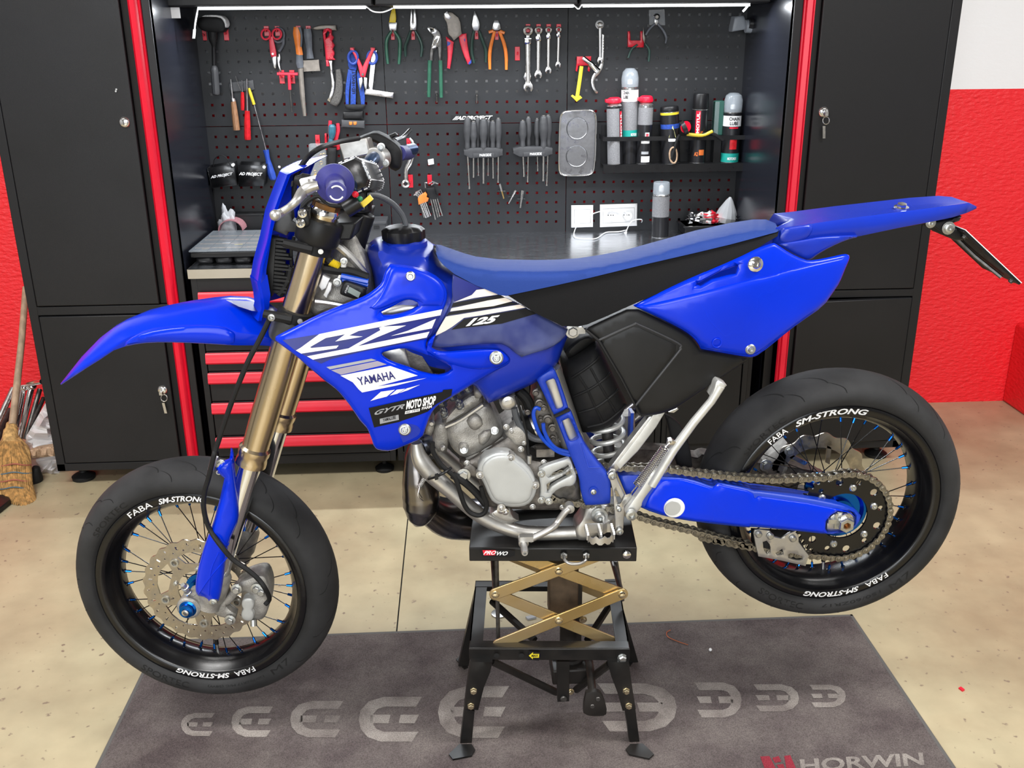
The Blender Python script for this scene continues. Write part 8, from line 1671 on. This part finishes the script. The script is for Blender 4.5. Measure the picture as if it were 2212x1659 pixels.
# small litter
mat('copper', (.55, .16, .07), .4, .6)
tag(MB().tube([p+Vector((0, 0, .009)) for p in [flo(x, y) for x, y in spline([(1448, 1367), (1440, 1372), (1443, 1382), (1465, 1392), (1486, 1399)], 4)]], .0012, 5).build('copper_wire', 'copper'), 'thin curl of copper wire lying on the mat', 'wire')
tag(MB().lathe([(.022, 0), (.022, .004), (.019, .005), (0, .005)], flo(1078, 1327), (0, 0, 1), 28).build('metal_lid', 'zinc'), 'round grey metal disc on the floor behind the stand', 'disc')
tag(MB().obox(flo(1147, 1336)+Vector((0, 0, .003)), (.012, .004, 0), (-.003, .006, 0), (0, 0, .003)).build('plastic_scrap', 'grey_print'), 'small grey scrap on the floor behind the stand', 'scrap')
tag(MB().obox(flo(2077, 1490)+Vector((0, 0, .002)), (.004, .002, 0), (-.002, .006, 0), (0, 0, .002)).build('red_scrap', 'red_plastic'), 'tiny red scrap on the bare floor right of the mat', 'scrap')
tag(MB().ball(flo(1534, 1411)+Vector((0, 0, .011)), .0045, 8, 6).build('crumb', 'white_plastic'), 'white crumb on the mat under the rear wheel', 'scrap')
# ================================================================ BROOM CORNER
mat('broom_straw', (.50, .30, .11), .8, var=.35, vs_=90, bump=.8, bs=160, stretch=(1, 1, .06))
mat('broom_wood', (.42, .30, .20), .5, var=.2, vs_=40, stretch=(1, 1, .1))
mat('thread_blue', (.08, .14, .18), .8); mat('thread_red', (.35, .10, .07), .8)
def S1(x, y, Y): return at(*q1('S', x, y), Y)
b0 = flo(*q1('S', 140, 1420)); Yb0 = b0.y+.03
br = thing('broom', 'straw broom with wooden handle leaning beside the left cabinet', 'broom', (b0.x, Yb0, 0))
def bY(y): return Yb0+(1420-y)/1420*.62
MB().tube([S1(178, -60, bY(-60)), S1(150, 300, bY(300)), S1(118, 600, bY(600)), S1(85, 885, bY(885))], [.0125, .0125, .013, .0135], 14).build('handle', 'broom_wood', br)
k = 693.4/2212*3.2e-3/2110*2110
def brow(y, xl_, xr_, dd):
    Y = bY(y); a, b = S1(xl_, y, Y), S1(xr_, y, Y); c = (a+b)/2; h = (b-a).length/2; ex = (b-a).normalized(); ey = Vector((0, 1, 0))
    return [c+ex*h*math.cos(t)+ey*dd*math.sin(t) for t in [2*math.pi*i/40 for i in range(40)]]
MB().loft([brow(870, 46, 108, .02), brow(900, 42, 114, .025), brow(915, 28, 118, .03), brow(975, 20, 122, .035), brow(985, 22, 120, .035)]).build('collar', 'broom_straw', br)
hd_ = MB().loft([brow(975, 22, 120, .034), brow(1010, -5, 160, .04), brow(1060, -28, 200, .045), brow(1150, -40, 212, .045), brow(1250, -35, 215, .045), brow(1330, -20, 225, .042), brow(1400, 20, 245, .035), brow(1432, 80, 250, .02)]); hd_.build('head', 'broom_straw', br)
st_ = MB()
for i in range(260):
    a = random.uniform(0, 1); y1 = 1395+45*math.sin(a*2.6)+random.uniform(-15, 12); P = []
    for y, xl_, xr_ in ((1000, 0, 150), (1150, -40, 212), (1300, -28, 222), (y1, 20, 258)):
        P.append(S1(xl_+(xr_-xl_)*(a+random.uniform(-.02, .02)), y, bY(y)-.045*math.sqrt(max(0, 1-(2*a-1)**2))-random.uniform(0, .004)))
    st_.tube(P, .0011, 3, cap=False)
tag(st_.build('straw', 'broom_straw', br), kind='stuff')
for y, m_ in ((1165, 'thread_red'), (1222, 'thread_blue'), (1275, 'thread_red'), (1325, 'thread_blue')):
    P = [S1(-36+252*t, y-8*t+6*math.sin(9*t), bY(y)-.05*math.sqrt(max(.02, 1-(2*t-1)**2))) for t in [i/16 for i in range(17)]]; MB().tube(P, .0022, 6).build('stitching', m_, br)
cs = thing('folded_trolley', 'folded chrome tube trolley leaning against the red wall', 'trolley', S1(150, 980, 3.55))
for a, b, r_, m_ in (((148, 612), (290, 588), .010, 'chrome'), ((165, 632), (108, 905), .011, 'chrome'), ((220, 618), (132, 990), .012, 'chrome'), ((275, 640), (175, 985), .009, 'dark_steel'), ((300, 700), (215, 900), .008, 'dark_steel'), ((92, 635), (-30, 900), .012, 'steel'), ((70, 780), (-20, 990), .012, 'dark_steel')):
    MB().tube([S1(*a, 3.62), S1(*b, 3.50)], r_, 14).build('tube', m_, cs)
for x, y in ((165, 628), (220, 620)): MB().ball(S1(x, y, 3.61), .018, sc=(1, 1, .8)).build('knuckle', 'chrome', cs)
mat('bag_white', (.75, .74, .74), .25, alpha=.75, bump=1, bs=14, var=.1, vs_=10)
def heap(name, label, pts, Y, dep, m_, seed):
    out = smoothpoly(Q('S', *pts), 1); rnd_ = random.Random(seed); A = np.array(out); 
    def dfn(x, y): x = np.asarray(x); y = np.asarray(y); return dep*(.6+.25*np.sin(x*.31+y*.12+seed)+.2*np.sin(y*.23-x*.17)+.1*np.sin(x*.9+y*.5))
    o, _ = panel(name, out, dfn, m_, None, Y0=Y, th=dep*1.2, rnd=.06, rd=dep*.8, step=5, ang=25); return tag(o, label, 'bag')
heap('plastic_bag', 'crumpled clear plastic sack behind the left cabinet foot', [(165, 990), (230, 880), (310, 740), (340, 760), (420, 1220), (430, 1262), (300, 1235), (215, 1220), (200, 1100)], flo(*q1('S', 300, 1235)).y+.03, .05, 'bag_white', 2)
heap('paper_bag', 'tan paper scrap inside the clear sack by the broom', [(205, 1060), (300, 1040), (380, 1030), (385, 1100), (290, 1110), (215, 1115)], flo(*q1('S', 300, 1235)).y-.035, .02, 'tan_pad', 5)
p = flo(*q1('S', 235, 1275)); tag(MB().lathe([(.03, 0), (.028, .02), (.012, .06)], p, (.3, 0, 1), 16).build('traffic_cone', 'black_rubber'), 'small black rubber cone on the floor right of the broom', 'cone')
P = [flo(*q1('S', x, y)) for x, y in ((-60, 1400), (60, 1400), (80, 1435), (0, 1500), (-80, 1540))]; tag(MB().prism([q_ for q_ in P], (0, 0, .02)).build('dustpan', 'black_plastic', bevel=.003), 'dark dustpan corner on the floor under the broom', 'dustpan')
# ================================================================ one piece, one object
def split_pieces(o):
    me = o.data; bm = bmesh.new(); bm.from_mesh(me); bm.verts.ensure_lookup_table(); seen = {}; isl = []
    for v in bm.verts:
        if v.index in seen: continue
        st = [v]; seen[v.index] = len(isl); cur = []
        while st:
            x = st.pop(); cur.append(x.index)
            for e in x.link_edges:
                y = e.other_vert(x)
                if y.index not in seen: seen[y.index] = len(isl); st.append(y)
        isl.append(cur)
    bm.free()
    if len(isl) < 2: return
    co = np.empty(len(me.vertices)*3); me.vertices.foreach_get('co', co); co = co.reshape(-1, 3)
    lo = [co[i].min(0) for i in isl]; hi = [co[i].max(0) for i in isl]; par = list(range(len(isl)))
    def find(a):
        while par[a] != a: a = par[a]
        return a
    for i in range(len(isl)):
        for j in range(i):
            if np.all(lo[i]-.0006 <= hi[j]) and np.all(lo[j]-.0006 <= hi[i]): par[find(i)] = find(j)
    roots = sorted({find(i) for i in range(len(isl))})
    if len(roots) < 2: return
    vroot = {v: find(k) for k, c in enumerate(isl) for v in c}; polys = [(tuple(p.vertices), p.material_index, p.use_smooth) for p in me.polygons]
    base = o.name.split('.')[0]; mats_ = list(me.materials)
    for n, r_ in enumerate(roots):
        ps = [p for p in polys if vroot[p[0][0]] == r_]; idx = sorted({v for p in ps for v in p[0]}); mp = {v: i for i, v in enumerate(idx)}
        m2 = bpy.data.meshes.new(base); m2.from_pydata([tuple(co[v]) for v in idx], [], [tuple(mp[v] for v in p[0]) for p in ps])
        for m_ in mats_: m2.materials.append(m_)
        m2.polygons.foreach_set('material_index', [p[1] for p in ps]); m2.polygons.foreach_set('use_smooth', [p[2] for p in ps]); m2.update(); m2.set_sharp_from_angle(angle=math.radians(35))
        if n == 0: o.data = m2
        else:
            c = o.copy(); c.data = m2; c.name = base; COL.objects.link(c)
SPLIT = ('bolt', 'head_nut', 'disc_bobbins', 'rib', 'clamp_bolt', 'pinch_bolt', 'sprocket_bolt', 'mount_bolt', 'rivet', 'gasket_line', 'carburettor_fittings')
REN = {'disc_bobbins': 'disc_bobbin', 'carburettor_fittings': 'carburettor_fitting'}
for o in list(COL.objects):
    if o.type == 'MESH' and o.name.split('.')[0] in SPLIT: split_pieces(o)
for o in list(COL.objects):
    b_ = o.name.split('.')[0]
    if b_ in REN: o.name = REN[b_]
    if b_ in ('tread_grooves', 'stitching'): o['kind'] = 'stuff'
